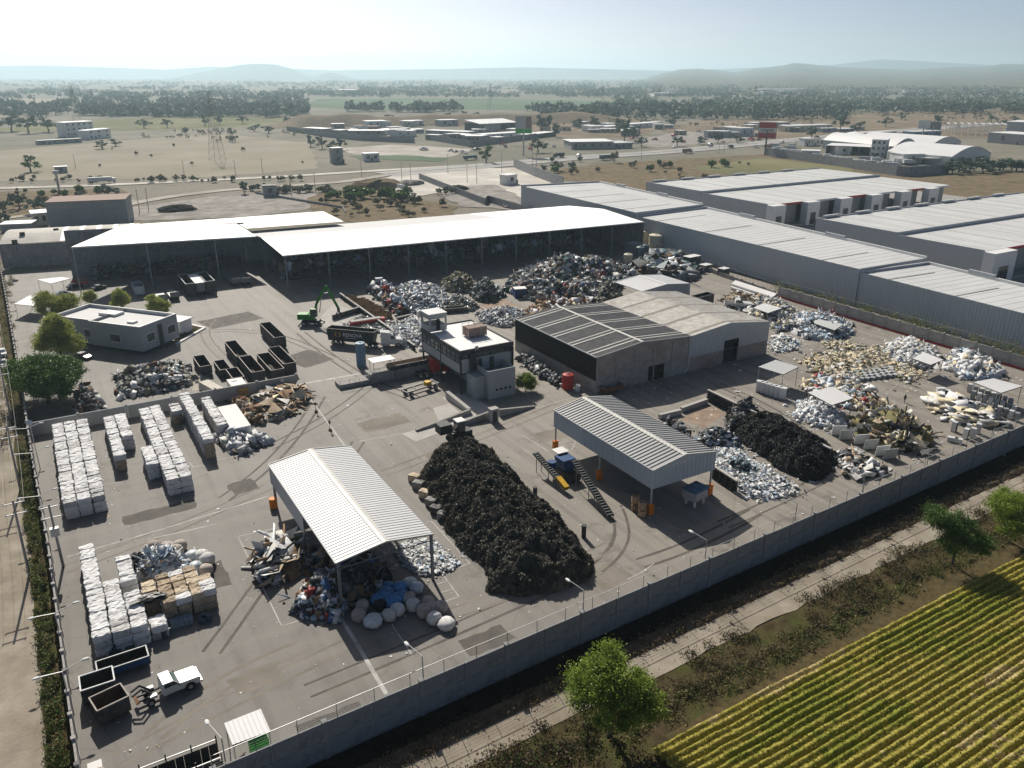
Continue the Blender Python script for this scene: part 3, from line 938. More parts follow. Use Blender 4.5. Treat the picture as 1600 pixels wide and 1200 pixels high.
for k in range(11):
 x = XL + 0.6 + k * 12.55
 for yy in (yE + yoff(x) + 0.3, yR + yoff(x)):
  b = MB()
  b.box(x - 0.18, x + 0.18, yy - 0.18, yy + 0.18, 0, 10.5)
  b.build('post', M['steel'], ls)
 b = MB()
 b.bar((x, yE + yoff(x), 10.1), (x, yR + yoff(x), 11.5), 0.2, 0.4)
 b.build('rafter', M['steel'], ls)
lb = thing('storage_shed', 'white roofed shed bay with stained concrete back wall behind the parked trailers', 'shed', (35, 290, 0))
b = MB()
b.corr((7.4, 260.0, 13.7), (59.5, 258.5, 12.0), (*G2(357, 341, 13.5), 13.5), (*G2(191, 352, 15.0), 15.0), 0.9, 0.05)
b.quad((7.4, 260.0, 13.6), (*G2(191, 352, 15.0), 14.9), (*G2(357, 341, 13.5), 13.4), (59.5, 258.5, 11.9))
b.build('roof_slope', M['roof_pure_white'], lb)
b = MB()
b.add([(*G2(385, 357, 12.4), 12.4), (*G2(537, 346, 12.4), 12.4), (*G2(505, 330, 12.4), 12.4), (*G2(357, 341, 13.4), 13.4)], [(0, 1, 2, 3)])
b.build('roof_slope', M['roof_pure_white'], lb)
b = MB()
b.add([(7.0, 283.5, 0), (60.5, 279.6, 0), (60.5, 279.6, 13.2), (7.0, 283.5, 14.8)], [(0, 1, 2, 3)])
b.build('back_wall', M['concrete_wall'], lb)
for k in range(9):
 t = k / 8
 b = MB()
 x, y = 7.8 + 52 * t, 283.2 - 3.8 * t
 b.box(x - 0.2, x + 0.2, y - 0.3, y + 0.1, 0, 13.3 - t)
 b.build('column', M['concrete'], lb)
 if k in (0, 3, 6):
  b = MB()
  b.box(x - 0.12, x + 0.12, 260.6 - 1.3 * t, 260.85 - 1.3 * t, 0, 13.6 - 1.7 * t)
  b.build('post', M['galv_post'], lb)
b = MB()
b.bar((7.2, 283.2, 5.2), (60.3, 279.4, 5.2), 0.4, 0.35)
b.build('tie_beam', M['concrete'], lb)
b = MB()
b.add([(7.4, 259.9, 13.4), (59.5, 258.4, 11.7), (59.5, 258.4, 12.1), (7.4, 259.9, 13.8)], [(0, 1, 2, 3)])
b.build('fascia', M['white_paint'], lb)
br = thing('barrel_roof_shed', 'old shed with curved stained cream roof at the far street corner', 'shed', (6, 312, 0))
b = MB()
nseg = 10
ax0, ay0, ax1, ay1 = -11.5, 309.0, 30.0, 300.5      # front eave
bx0, by0, bx1, by1 = -6.0, 334.0, 33.5, 325.0
prev = None
for k in range(nseg + 1):
 t = k / nseg
 zz = 7.6 + 2.6 * math.sin(math.pi * min(1, t * 0.9 + 0.05))
 a = (ax0 + (bx0 - ax0) * t, ay0 + (by0 - ay0) * t, zz)
 c = (ax1 + (bx1 - ax1) * t, ay1 + (by1 - ay1) * t, zz)
 if prev:
  b.add([prev[0], prev[1], c, a], [(0, 1, 2, 3)])
 prev = (a, c)
rf = b.build('roof', M['roof_tank'], br, smooth=True)
for j in range(5):
 s = 0.42 + j * 0.125
 b = MB()
 prev = None
 for k in range(nseg + 1):
  t = k / nseg
  zz = 7.64 + 2.6 * math.sin(math.pi * min(1, t * 0.9 + 0.05))
  A = np.array([ax0 + (bx0 - ax0) * t, ay0 + (by0 - ay0) * t, zz])
  C = np.array([ax1 + (bx1 - ax1) * t, ay1 + (by1 - ay1) * t, zz])
  e, g = A + (C - A) * s, A + (C - A) * (s + 0.035)
  if prev:
   b.add([prev[0], prev[1], g, e], [(0, 1, 2, 3)])
  prev = (e, g)
 b.build('skylight_strip', M['roof_white'], rf, smooth=True)
for (u, v) in ((23, 379), (35, 367), (88, 361), (190, 362), (202, 369)):
 p = G(u, v, 9.6)
 b = MB()
 b.box(p[0] - 0.8, p[0] + 0.8, p[1] - 0.7, p[1] + 0.7, 9.0, 10.6)
 b.build('roof_vent', M['steel_dark'], br)
b = MB()
b.add([(ax0, ay0, 0), (ax1, ay1, 0), (ax1, ay1, 7.7), (ax0, ay0, 7.7)], [(0, 1, 2, 3)])
b.build('front_wall', M['concrete_wall'], br)
for k in range(7):
 t = k / 6
 x, y = ax0 + (ax1 - ax0) * t * 0.62, ay0 + (ay1 - ay0) * t * 0.62
 b = MB()
 b.box(x - 0.25, x + 0.25, y - 0.3, y, 0, 7.5)
 b.build('column', M['concrete'], br)
b = MB()
b.add([(ax0, ay0, 0), (bx0, by0, 0), (bx0, by0, 7.7), (ax0, ay0, 7.7)], [(3, 2, 1, 0)])
b.build('side_wall', M['concrete_wall'], br)
# ------------------------------------------------------------------ long grey warehouse and its neighbours on the east side
def long_block(name, label, parts, cladm='clad_grey', corrw=None):
 """parts: list of (corner polygon SW, SE, NE, NW; z)"""
 c = np.mean([p for pt in parts for p in pt[0]], axis=0)
 root = thing(name, label, 'warehouse', (c[0], c[1], 0))
 for pts, z, rm, nstr in parts:
  sw, se, ne, nw = [np.array(p, float) for p in pts]
  b = MB()
  b.add([(*sw, z), (*se, z + 0.25), (*ne, z + 0.25), (*nw, z)], [(0, 1, 2, 3)])
  ro = b.build('roof', M[rm], root)
  L_ = np.linalg.norm(nw - sw)
  n = int(L_ / 3.0)
  b = MB()
  for k in range(n):
   t = (k + 0.5) / n
   p, q_ = sw + (nw - sw) * t, se + (ne - se) * t
   b.bar((*p, z + 0.015), (*q_, z + 0.265), 0.06, 0.03)
  b.build('roof_seams', M[rm], ro)
  for k in range(nstr):
   t = (k + 0.55) / nstr
   p, q_ = sw + (nw - sw) * t, se + (ne - se) * t
   p2, q2 = sw + (nw - sw) * (t + 0.5 / L_), se + (ne - se) * (t + 0.5 / L_)
   b = MB()
   b.add([(*p, z + 0.09), (*(p + (q_ - p) * 0.72), z + 0.29), (*(p2 + (q2 - p2) * 0.72), z + 0.29), (*p2, z + 0.09)], [(0, 1, 2, 3)])
   b.build('roof_strip', M['roof_pale_dark'], ro)
  for e0, e1, nm in ((sw, nw, 'W'), (sw, se, 'S'), (nw, ne, 'N'), (se, ne, 'E')):
   b = MB()
   a0, a1 = (e1, e0) if nm in 'WN' else (e0, e1)
   if corrw and nm == 'W':
    b.corr((*a0, 0), (*a1, 0), (*a1, z + 0.3), (*a0, z + 0.3), corrw, 0.08)
   else:
    b.add([(*a0, 0), (*a1, 0), (*a1, z + 0.45), (*a0, z + 0.45)], [(0, 1, 2, 3)])
   b.build('wall_cladding', M[cladm], root)
  b = MB()
  b.bar((*se, z + 0.5), (*ne, z + 0.5), 0.5, 0.9)
  b.build('parapet', M['white_paint'], root)
  b = MB()
  b.bar((*nw, z + 0.3), (*ne, z + 0.5), 0.6, 0.8)
  b.build('parapet', M['clad_grey'], root)
  for k in range(2):
   t = 0.3 + 0.42 * k
   p = se + (ne - se) * t
   p2 = se + (ne - se) * (t + 8.0 / L_)
   b = MB()
   b.bar((*p, z + 1.1), (*p2, z + 1.1), 0.7, 0.9)
   b.build('ridge_vent', M['clad_grey'], root)
 return root
long_block('long_warehouse', 'very long pale grey warehouse with stepped roofs along the boundary wall', [
 ([(187.5, 60), (209, 60), (217.3, 133.4), (191.8, 136.4)], 9.0, 'roof_pale', 4),
 ([(191.5, 136.5), (219.5, 135.5), (230, 237), (194.2, 236)], 9.9, 'roof_pale', 4),
 ([(194.2, 236.2), (229, 238), (236, 316), (197, 324)], 11.2, 'roof_pale', 5)], cladm='clad_blue', corrw=0.9)
def bay_block(name, label, x0, x1, y0, y1, ym, z, bays, roofm='roof_pale'):
 """warehouse with recessed loading bays and door blocks along its south side"""
 root = thing(name, label, 'warehouse', ((x0 + x1) / 2, (y0 + y1) / 2, 0))
 for (ya, yb, zz) in ((y0, ym, z - 0.7), (ym, y1, z)):
  b = MB()
  b.box(x0 + 0.3, x1, ya, yb, zz - 0.1, zz)
  ro = b.build('roof', M[roofm], root)
  b = MB()
  n = int((x1 - x0) / 9)
  for k in range(n):
   x = x0 + (k + 0.5) * (x1 - x0) / n
   b.box(x - 0.06, x + 0.06, ya + 0.5, yb - 0.5, zz + 0.002, zz + 0.03)
  b.build('roof_seams', M['roof_pale_dark' if zz == z else 'roof_skylight'], ro)
  for k in range(int(n * 0.7)):
   x = x0 + (k + 0.9) * (x1 - x0) / n * 1.35
   if x > x1 - 4:
    continue
   b = MB()
   b.box(x, x + 0.9, ya + 2, yb - 3, zz + 0.004, zz + 0.05)
   b.build('roof_strip', M['roof_skylight'], ro)
  b = MB()
  b.box(x0, x0 + 0.3, ya, yb, 0, zz + 0.5)
  b.build('side_wall', M['clad_grey'], root)
 b = MB()
 b.box(x0 + 0.3, x1, ym - 0.25, ym + 0.25, z - 0.75, z + 0.45)
 b.build('parapet', M['clad_grey'], root)
 b = MB()
 b.box(x0, x1, y1 - 0.3, y1, 0, z + 0.45)
 b.build('back_wall', M['clad_grey'], root)
 for k in range(int((x1 - x0) / 18)):
  x = x0 + 4 + k * 18
  b = MB()
  b.box(x, x + 8, y1 - 0.9, y1 + 0.1, z + 0.46, z + 1.1)
  b.build('ridge_vent', M['roof_pale'], root)
 wdt = (x1 - x0) / bays
 for k in range(bays):
  xs = x0 + k * wdt
  bw = 0.36 * wdt
  b = MB()
  b.box(xs + 0.0, xs + bw, y0 - 3.5, y0 + 0.01, 0, z - 0.75)
  blk = b.build('entrance_block', M['white_paint'], root)
  b = MB()
  b.box(xs + bw * 0.28, xs + bw * 0.72, y0 - 3.56, y0 - 3.505, 0.2, 5.2)
  dr = b.build('door', M['glass_dark'], blk)
  for j in range(1, 3):
   b = MB()
   xx = xs + bw * (0.28 + 0.44 * j / 3)
   b.box(xx - 0.06, xx + 0.06, y0 - 3.62, y0 - 3.565, 0.2, 5.2)
   b.build('mullion', M['steel_dark'], blk)
  b = MB()
  b.box(xs + bw + 0.01, xs + wdt - 0.01, y0 + 2.5, y0 + 2.8, 0, z - 0.8)
  b.build('bay_wall', M['render_grey'], root)
  b = MB()
  b.box(xs + bw + 0.01, xs + wdt - 0.01, y0 - 0.3, y0 - 0.02, z - 1.5, z - 0.68)
  b.build('fascia_band', M['red_paint' if k % 2 == 0 or bays < 4 else 'white_paint'], root)
  b = MB()
  b.box(xs + bw + 0.6, xs + wdt - 0.6, y0 - 3.0, y0 + 2.4, 0.0, 0.9)
  b.build('loading_dock', M['concrete'], root)
 return root
bay_block('bay_warehouse', 'white roofed warehouse with red banded loading bays', 260, 385, 233, 310, 272, 10.3, 6)
bay_block('bay_warehouse', 'grey roofed warehouse cut by the frame edge beyond the long warehouse', 246, 380, 134, 197, 164, 10.3, 4)
poly_mesh('service_yard', [(192, 60), (420, 60), (420, 320), (192, 328)], -0.06, M['concrete'])
# ------------------------------------------------------------------ weigh office
mat('office_dark', (0.05, 0.055, 0.06), rough=0.5, scale=1, var=0.2)
wo = thing('weigh_office', 'grey two storey weigh office raised on posts with white flat roof', 'office', (73, 142, 0))
X0, X1, Ya, Yb = 67.0, 79.0, 133.0, 151.0
b = MB()
b.box(X0, X1, Ya, Yb, 8.75, 9.05)
b.build('roof_slab', M['roof_white'], wo)
for args in ((X0 - 0.15, X0 + 0.15, Ya - 0.15, Yb + 0.15), (X1 - 0.15, X1 + 0.15, Ya - 0.15, Yb + 0.15), (X0 + 0.16, X1 - 0.16, Ya - 0.15, Ya + 0.15), (X0 + 0.16, X1 - 0.16, Yb - 0.15, Yb + 0.15)):
 b = MB()
 b.box(*args, 8.3, 9.3)
 b.build('parapet', M['office_dark'], wo)
b = MB()
b.box(X0, X1, Ya, Yb, 4.1, 4.4)
b.build('floor_slab', M['office_dark'], wo)
b = MB()
b.box(X0 + 0.05, X0 + 0.25, Ya + 0.2, Yb - 0.2, 4.41, 6.3)
b.build('west_wall', M['office_paint'], wo)
b = MB()
b.box(X0 + 0.1, X1, Ya + 0.05, Ya + 0.3, 4.41, 7.3)
b.build('south_wall', M['office_paint'], wo)
b = MB()
b.box(X0 + 0.3, X1, Yb - 0.3, Yb - 0.05, 4.41, 8.29)
b.build('north_wall', M['office_paint'], wo)
b = MB()
b.box(X1 - 0.25, X1 - 0.05, Ya + 0.3, Yb - 0.3, 4.41, 8.29)
b.build('east_wall', M['office_paint'], wo)
for k in range(9):
 y0_, y1_ = Ya + 0.5 + k * 1.93, Ya + 0.5 + k * 1.93 + 1.75
 for r in range(2):
  z0_ = 6.34 + r * 0.98
  b = MB()
  b.box(X0 + 0.10, X0 + 0.14, y0_, y1_, z0_ + 0.06, z0_ + 0.92)
  w_ = b.build('window', M['glass_pane'], wo)
  b = MB()
  b.box(X0 + 0.02, X0 + 0.09, y0_ - 0.1, y0_ - 0.02, z0_, z0_ + 0.98)
  b.box(X0 + 0.02, X0 + 0.09, y0_ - 0.02, y1_, z0_ - 0.03, z0_ + 0.05)
  b.build('frame', M['steel_dark'], w_)
for k in range(7):
 x0_ = X0 + 0.4 + k * 1.65
 b = MB()
 b.box(x0_, x0_ + 1.5, Ya + 0.12, Ya + 0.16, 7.34, 8.25)
 b.build('window', M['glass_dark'], wo)
for (x, y, h) in ((X0 + 0.15, Ya + 0.15, 8.3), (X0 + 0.15, 142, 8.3), (X0 + 0.15, Yb - 0.15, 8.3), (X1 - 0.2, Ya - 0.35, 8.3), (X1 - 0.2, 142, 4.1), (X1 - 0.2, Yb - 0.2, 4.1)):
 b = MB()
 b.box(x - 0.16, x + 0.16, y - 0.16, y + 0.16, 0, h)
 b.build('post', M['steel_dark'], wo)
b = MB()
b.box(71.5, 78.6, 133.4, 147, 0, 4.09)
b.build('ground_floor', M['office_paint'], wo)
b = MB()
for a in ((70.5, 76.6, 127.9, 128.1, 5.9), (70.5, 70.7, 128.11, 132.9, 5.9), (76.4, 76.6, 128.11, 132.9, 5.9)):
 b.box(a[0], a[1], a[2], a[3], 0, a[4])
b.box(70.71, 76.39, 128.11, 132.9, 4.0, 4.3)
b.build('terrace_block', M['office_paint'], wo)
b = MB()
b.box(68.3, 70.45, 129.3, 132.95, 0, 4.6)
b.build('stair_block', M['office_paint'], wo)
for x in (70.9, 73.6):
 b = MB()
 b.box(x, x + 1.0, Ya - 0.04, Ya + 0.04, 4.5, 6.9)
 b.build('door', M['office_dark'], wo)
b = MB()
b.box(70.42, 70.49, 129.6, 130.4, 2.0, 4.2)
b.build('window', M['glass_dark'], wo)
for k in range(4):
 b = MB()
 b.box(72.1 + k * 1.0, 72.6 + k * 1.0, 127.84, 127.89, 1.6, 2.0)
 b.build('vent_opening', M['dark_void'], wo)
b = MB()
b.box(68.1, 68.25, 130.2, 130.6, 3.6, 3.9)
b.build('camera_unit', M['white_paint'], wo)
for (a) in ((X0 + 0.0, X0 + 4.1, 147.0, 147.2), (X0, X0 + 4.1, 150.9, 151.1)):
 b = MB()
 b.box(*a, 9.31, 10.6)
 b.box(*a, 12.0, 13.0)
 b.box(a[0], a[0] + 0.5, a[2], a[3], 10.6, 12.0)
 b.box(a[1] - 0.4, a[1], a[2], a[3], 10.6, 12.0)
 b.build('tower_wall', M['office_paint'], wo)
for x in (X0, X0 + 3.9):
 b = MB()
 b.box(x, x + 0.2, 147.21, 150.89, 9.31, 10.6)
 b.box(x, x + 0.2, 147.21, 150.89, 12.0, 13.0)
 b.build('tower_wall', M['office_paint'], wo)
b = MB()
b.box(X0 - 0.1, X0 + 4.2, 146.9, 151.2, 13.0, 13.15)
b.build('tower_roof', M['roof_galv'], wo)
b = MB()
b.box(X0 + 1.6, X0 + 2.5, 146.95, 146.99, 9.35, 11.9)
b.build('tower_door', M['dark_void'], wo)
b = MB()
b.box(72.4, 76.6, 139.6, 142.2, 9.3, 11.2)
b.build('roof_plant', mat('plant_brown', (0.30, 0.21, 0.17), scale=2), wo)
b = MB()
for x in (72.3, 73.8, 75.2, 76.6):
 for y in (139.5, 142.3):
  b.bar((x, y, 9.06), (x, y, 11.6), 0.08)
for y in (139.5, 142.3):
 b.bar((72.3, y, 11.6), (76.6, y, 11.6), 0.08)
b.build('plant_cage', M['galv_post'], wo)
b = MB()
b.box(77.4, 78.1, 146.4, 147.0, 9.06, 9.9)
b.build('roof_vent', M['galv_post'], wo)
b = MB()
b.box(69.0, 70.4, 132.5, 132.9, 5.0, 8.6)
b.build('satellite_mount', M['steel_dark'], wo)
b = MB()
b.cyl((70.3, 132.6, 9.5), (70.5, 132.3, 9.6), 0.42, n=10)
b.bar((70.3, 132.7, 8.6), (70.3, 132.7, 9.5), 0.06)
b.build('satellite_dish', M['galv_post'], wo)
poly_mesh('ramp_pavement', [G2(628, 678), G2(650, 690), G2(757, 650), G2(770, 637), G2(722, 613), G2(690, 622), G2(735, 645)], 0.012, M['pale_concrete'], jitter=0.05)
poly_mesh('concrete_pad', [G2(676, 638), G2(686, 658), G2(722, 648), G2(702, 630)], 0.008, M['pale_concrete'], jitter=0.05)
def low_wall(name, label, a, b_, h, w, m='concrete', h2=None):
 a, b_ = np.array(a[:2]), np.array(b_[:2])
 d = (b_ - a) / np.linalg.norm(b_ - a)
 x = np.array([d[1], -d[0]]) * w / 2
 h2 = h if h2 is None else h2
 q = MB()
 vs = [(*(a - x), 0), (*(a + x), 0), (*(b_ + x), 0), (*(b_ - x), 0), (*(a - x), h), (*(a + x), h), (*(b_ + x), h2), (*(b_ - x), h2)]
 q.add(vs, [(3, 2, 1, 0), (0, 1, 5, 4), (1, 2, 6, 5), (2, 3, 7, 6), (3, 0, 4, 7), (4, 5, 6, 7)])
 return tag(q.build(name, M[m]), label, 'wall')
low_wall('ramp_wall', 'low dark kerb wall along the upper edge of the weighbridge ramp', G2(650, 674), G2(735, 646), 0.35, 0.5, h2=0.9)
low_wall('ramp_wall', 'sloping kerb wall along the lower edge of the ramp by the kiosk', G2(692, 673), G2(765, 654), 0.3, 0.5, h2=1.5)
low_wall('ramp_wall', 'sloping kerb wall right of the kiosk below the office', G2(780, 651), G2(835, 636), 1.5, 0.5, h2=0.3)
low_wall('ramp_wall', 'pale concrete block wall beside the trailer frame at the office', G2(699, 622), G2(733, 645), 1.5, 0.8, 'pale_concrete', h2=0.9)
p = G2(771, 658)
b = MB()
b.box(p[0] - 0.75, p[0] + 0.75, p[1] - 0.6, p[1] + 0.6, 0, 2.5)
b.box(p[0] - 0.85, p[0] + 0.85, p[1] - 0.7, p[1] + 0.7, 2.5, 2.65)
kk = thing('kiosk', 'small concrete cabin standing at the weighbridge ramp', 'kiosk', (*p, 0))
b.build('cabin', M['pale_concrete'], kk)
b = MB()
b.box(p[0] - 0.45, p[0] + 0.45, p[1] - 0.66, p[1] - 0.61, 0.1, 2.2)
b.build('door', M['office_dark'], kk)
# ------------------------------------------------------------------ left office, gatehouse, yard huts
lo = thing('office_building', 'grey flat roofed office with windows between the trees', 'office', (-1.1, 212, 0), math.atan2(-20.5, 17))
def LO(nm, bb, m, par=None):
 return bb.build(nm, M[m], par or lo, world=False)
OL, OW = 26.6, 11.7
b = MB()
for a in ((0, 11.5, 0.6, OW), (11.5, OL, 0, OW)):
 b.box(*a, 0.8, 6.5, top=False)
LO('upper_walls', b, 'office_paint')
b = MB()
b.box(1.5, OL - 1.5, 1.5, OW - 1, 0, 0.79)
LO('ground_floor', b, 'office_dark')
b = MB()
b.box(0.25, OL - 0.25, 0.8, OW - 0.25, 5.75, 5.9)
LO('roof', b, 'roof_pale')
b = MB()
for a in ((0.05, OL, OW - 0.3, OW - 0.02), (0.02, 0.3, 0.62, OW - 0.3), (OL - 0.3, OL - 0.02, 0.3, OW - 0.3), (11.52, OL - 0.02, 0.02, 0.3), (0.02, 11.5, 0.62, 0.9)):
 b.box(*a, 5.9, 6.7)
LO('parapet', b, 'roof_galv')
for (x0_, x1_, y_, z0_, z1_) in ((9.2, 11.2, 0.56, 2.5, 4.2), (17.4, 20.4, -0.04, 2.5, 4.2)):
 b = MB()
 b.box(x0_ - 0.2, x1_ + 0.2, y_ - 0.06, y_ + 0.03, z0_ - 0.2, z1_ + 0.2)
 w_ = LO('window', b, 'white_paint')
 b = MB()
 b.box(x0_, x1_, y_ - 0.10, y_ - 0.065, z0_, z1_)
 LO('pane', b, 'glass_dark', w_)
 for j in range(1, 4):
  b = MB()
  xx = x0_ + (x1_ - x0_) * j / 4
  b.box(xx - 0.04, xx + 0.04, y_ - 0.14, y_ - 0.105, z0_, z1_)
  LO('mullion', b, 'steel', w_)
for (y0_, y1_) in ((1.6, 3.9), (8.2, 10.6)):
 b = MB()
 b.box(OL - 0.01, OL + 0.08, y0_ - 0.2, y1_ + 0.2, 2.4, 4.6)
 w_ = LO('window', b, 'white_paint')
 b = MB()
 b.box(OL + 0.085, OL + 0.12, y0_, y1_, 2.6, 4.4)
 LO('pane', b, 'glass_dark', w_)
b = MB()
b.box(OL - 0.02, OL + 0.05, 5.2, 6.6, 0, 5.7)
LO('entrance_recess', b, 'office_dark')
b = MB()
b.box(8, 13, 6.5, 9.5, 5.901, 6.5)
LO('roof_box', b, 'white_paint')
b = MB()
b.box(19.5, 21.3, 3.5, 5.0, 5.901, 6.3)
LO('roof_hatch', b, 'white_paint')
b = MB()
b.box(1, 24, OW + 3.5, OW + 7.5, 0, 3.2)
b.box(0.6, 24.4, OW + 3.1, OW + 7.9, 3.2, 3.45)
LO('rear_wing', b, 'white_paint')
poly_mesh('planting_bed', [G2(272, 502), G2(306, 509), G2(320, 513), G2(276, 537), G2(271, 530)], 0.05, M['weedy_soil'], jitter=0.1)
for a, c, lab in (((272, 502), (320, 513), 'pale kerb along the back of the planting bed by the office'), ((320, 513), (276, 538), 'pale kerb along the front of the planting bed by the office')):
 low_wall('bed_kerb', lab, G2(*a), G2(*c), 0.3, 0.7, 'white_paint')
def lean_to(name, label, corners, z, posts=True, m='roof_galv', slope=0.25, th=0.06, extra=None):
 """flat sheet roof on four posts; corners at roof level, pixel or world"""
 P_ = [np.array(c) for c in corners]
 c = sum(P_) / 4
 root = thing(name, label, 'shelter', (c[0], c[1], 0))
 zs = [z, z, z + slope, z + slope]
 b = MB()
 b.corr(*[(*P_[i], zs[i]) for i in (0, 1, 2, 3)], 0.45, 0.03)
 b.add([(*P_[i], zs[i] - th) for i in (3, 2, 1, 0)], [(0, 1, 2, 3)])
 b.build('roof_sheet', M[m], root)
 b = MB()
 for i in range(4):
  b.bar((*P_[i], zs[i] - 0.08), (*P_[(i + 1) % 4], zs[(i + 1) % 4] - 0.08), 0.09)
 b.build('roof_frame', M['steel'], root)
 if posts:
  for i in range(4):
   p = P_[i] + (c - P_[i]) * 0.05
   b = MB()
   b.bar((*p, 0), (*p, zs[i] - 0.1), 0.1)
   b.build('post', M['galv_post'], root)
 return root
def px4(z, *pts):
 return [G2(u, v, z) for u, v in pts]
lean_to('shelter', 'pale lean-to roof at the far gate beside the street', px4(4.0, (80, 443), (110, 435), (97, 434), (58, 438)), 4.0)
lean_to('shelter', 'white sheet roof between the street wall and the trees', px4(3.4, (22, 475), (62, 479), (68, 465), (46, 463)), 3.4, m='roof_white')
lean_to('shelter', 'small white canopy over a green locker by the perimeter wall', [(6.7, 61.3), (10.1, 61.2), (10.0, 64.2), (6.6, 64.1)], 2.9, m='roof_white')
lean_to('shelter', 'grey sheet shelter over a wrapped bundle right of the warehouse front', px4(4.0, (1185, 573), (1224, 585), (1248, 575), (1212, 564)), 4.0, m='roof_pale')
lean_to('shelter', 'sagging white shelter littered with scraps above the foam heap', px4(3.4, (1262, 613), (1300, 633), (1333, 626), (1301, 608)), 3.4, m='roof_white', slope=0.5)
lean_to('shelter', 'small white shelter casting a clear shadow among white film piles', px4(3.4, (1426, 560), (1454, 570), (1474, 564), (1443, 552)), 3.4, m='roof_white')
lean_to('shelter', 'white shelter over rows of old refrigerators', px4(3.6, (1521, 597), (1564, 614), (1598, 605), (1552, 593)), 3.6, m='roof_white')
lean_to('shelter', 'pale sheet roof half buried in the mixed waste by the warehouse corner', px4(2.6, (1177, 481), (1200, 489), (1222, 483), (1194, 475)), 2.6, m='roof_white')
lean_to('shelter', 'grey flat sheet lying over the blue and white film heap', px4(2.2, (1272, 505), (1304, 516), (1318, 508), (1278, 500)), 2.2, m='roof_pale')
b = MB()
b.box(8.2, 9.9, 61.4, 62.6, 0.02, 1.9)
tag(b.build('locker', mat('locker_green', (0.02, 0.42, 0.03), scale=2, rough=0.5)), 'bright green locker under the small gate canopy', 'locker')
ge = thing('gate_fence', 'dark slatted sheet metal fence enclosing the near gate corner', 'fence', (2, 63, 0))
for (a, c_) in (((-1.0, 63.4), (5.6, 63.6)), ((-1.0, 61.0), (5.6, 61.2))):
 n = 9
 for k in range(n):
  x0_ = a[0] + (c_[0] - a[0]) * k / n
  b = MB()
  b.corr((x0_, a[1], 0.05), (x0_ + 0.70, a[1], 0.05), (x0_ + 0.70, a[1], 1.9), (x0_, a[1], 1.9), 0.2, 0.03)
  b.build('metal_panel', M['steel_dark'], ge)
for k in range(4):
 x = -1.0 + k * 2.2
 for y in (61.1, 63.5):
  b = MB()
  b.bar((x, y, 0), (x, y, 2.7), 0.12)
  b.build('post', M['steel_dark'], ge)
for y in (61.1, 63.5):
 b = MB()
 b.bar((-1, y, 2.2), (5.6, y, 2.2), 0.08)
 b.build('rail', M['galv_post'], ge)
b = MB()
b.cyl((-4.2, 66.3, 0), (-4.2, 66.3, 1.1), 0.5, n=14)
tag(b.build('barrel', mat('barrel_tan', (0.5, 0.42, 0.34), scale=2)), 'tan open barrel beside the street wall near the skips', 'barrel')
b = MB()
b.box(-5.1, -3.9, 67.0, 68.2, 0, 0.7)
tag(b.build('crate', M['white_paint']), 'pale box beside the tan barrel', 'crate')
# ------------------------------------------------------------------ bales
mat('bale_white', (0.80, 0.80, 0.79), col2=(0.88, 0.88, 0.87), scale=2.2, detail=9, rough=0.75, dirt=(0.36, 0.35, 0.34), dscale=1.3, damt=0.45, rnd=0.08, bump=0.5, bscale=6)
mat('bale_brown', (0.40, 0.30, 0.20), col2=(0.58, 0.48, 0.35), scale=2.5, detail=9, rough=0.9, dirt=(0.18, 0.12, 0.08), dscale=1.5, damt=0.6, rnd=0.15, bump=0.5, bscale=7)
mat('bale_tan', (0.62, 0.49, 0.33), col2=(0.80, 0.70, 0.54), scale=2.5, detail=9, rough=0.9, dirt=(0.36, 0.25, 0.14), dscale=2.0, damt=0.6, rnd=0.12, bump=0.5, bscale=7)
mat('strap', (0.10, 0.10, 0.10), scale=4)
def lump_box(sx, sy, sz, seed, jit=0.05, nx=4, ny=3, nz=3):
 rr = random.Random(seed)
 vid, vs, fs = {}, [], []
 def V(i, j, k):
  key = (i, j, k)
  if key not in vid:
   x, y, z = i / nx - 0.5, j / ny - 0.5, k / nz
   e = sum(1 for q_, n in ((i, nx), (j, ny), (k, nz)) if q_ in (0, n))
   s_ = 1 - 0.035 * (e - 1)
   vid[key] = len(vs)
   vs.append((x * sx * s_ + rr.uniform(-jit, jit), y * sy * s_ + rr.uniform(-jit, jit), max(0.0, (z - 0.5) * s_ * sz + sz / 2 + rr.uniform(-jit, jit) * (1 if k else 0))))
  return vid[key]
 for i in range(nx):
  for j in range(ny):
   fs.append((V(i, j, nz), V(i + 1, j, nz), V(i + 1, j + 1, nz), V(i, j + 1, nz)))
 for i in range(nx):
  for k in range(nz):
   fs.append((V(i, 0, k), V(i + 1, 0, k), V(i + 1, 0, k + 1), V(i, 0, k + 1)))
   fs.append((V(i + 1, ny, k), V(i, ny, k), V(i, ny, k + 1), V(i + 1, ny, k + 1)))
 for j in range(ny):
  for k in range(nz):
   fs.append((V(0, j + 1, k), V(0, j, k), V(0, j, k + 1), V(0, j + 1, k + 1)))
   fs.append((V(nx, j, k), V(nx, j + 1, k), V(nx, j + 1, k + 1), V(nx, j, k + 1)))
 return vs, fs
BW, BD, BH = 1.80, 1.18, 0.92
BALES = {}
mat('bale_grey', (0.50, 0.49, 0.48), col2=(0.74, 0.73, 0.71), scale=2.6, detail=9, rough=0.8, dirt=(0.24, 0.22, 0.21), dscale=1.6, damt=0.7, rnd=0.12, bump=0.5, bscale=6)
for mn in ('bale_white', 'bale_brown', 'bale_tan', 'bale_grey'):
 BALES[mn] = []
 for sd in range(5):
  vs, fs = lump_box(BW, BD, BH, 50 + sd, 0.075, 5, 4, 3)
  q = MB()
  q.add(vs, fs)
  me_o = q.build('bale', M[mn], world=False)
  BALES[mn].append(me_o.data)
  bpy.data.objects.remove(me_o)
below = MB()
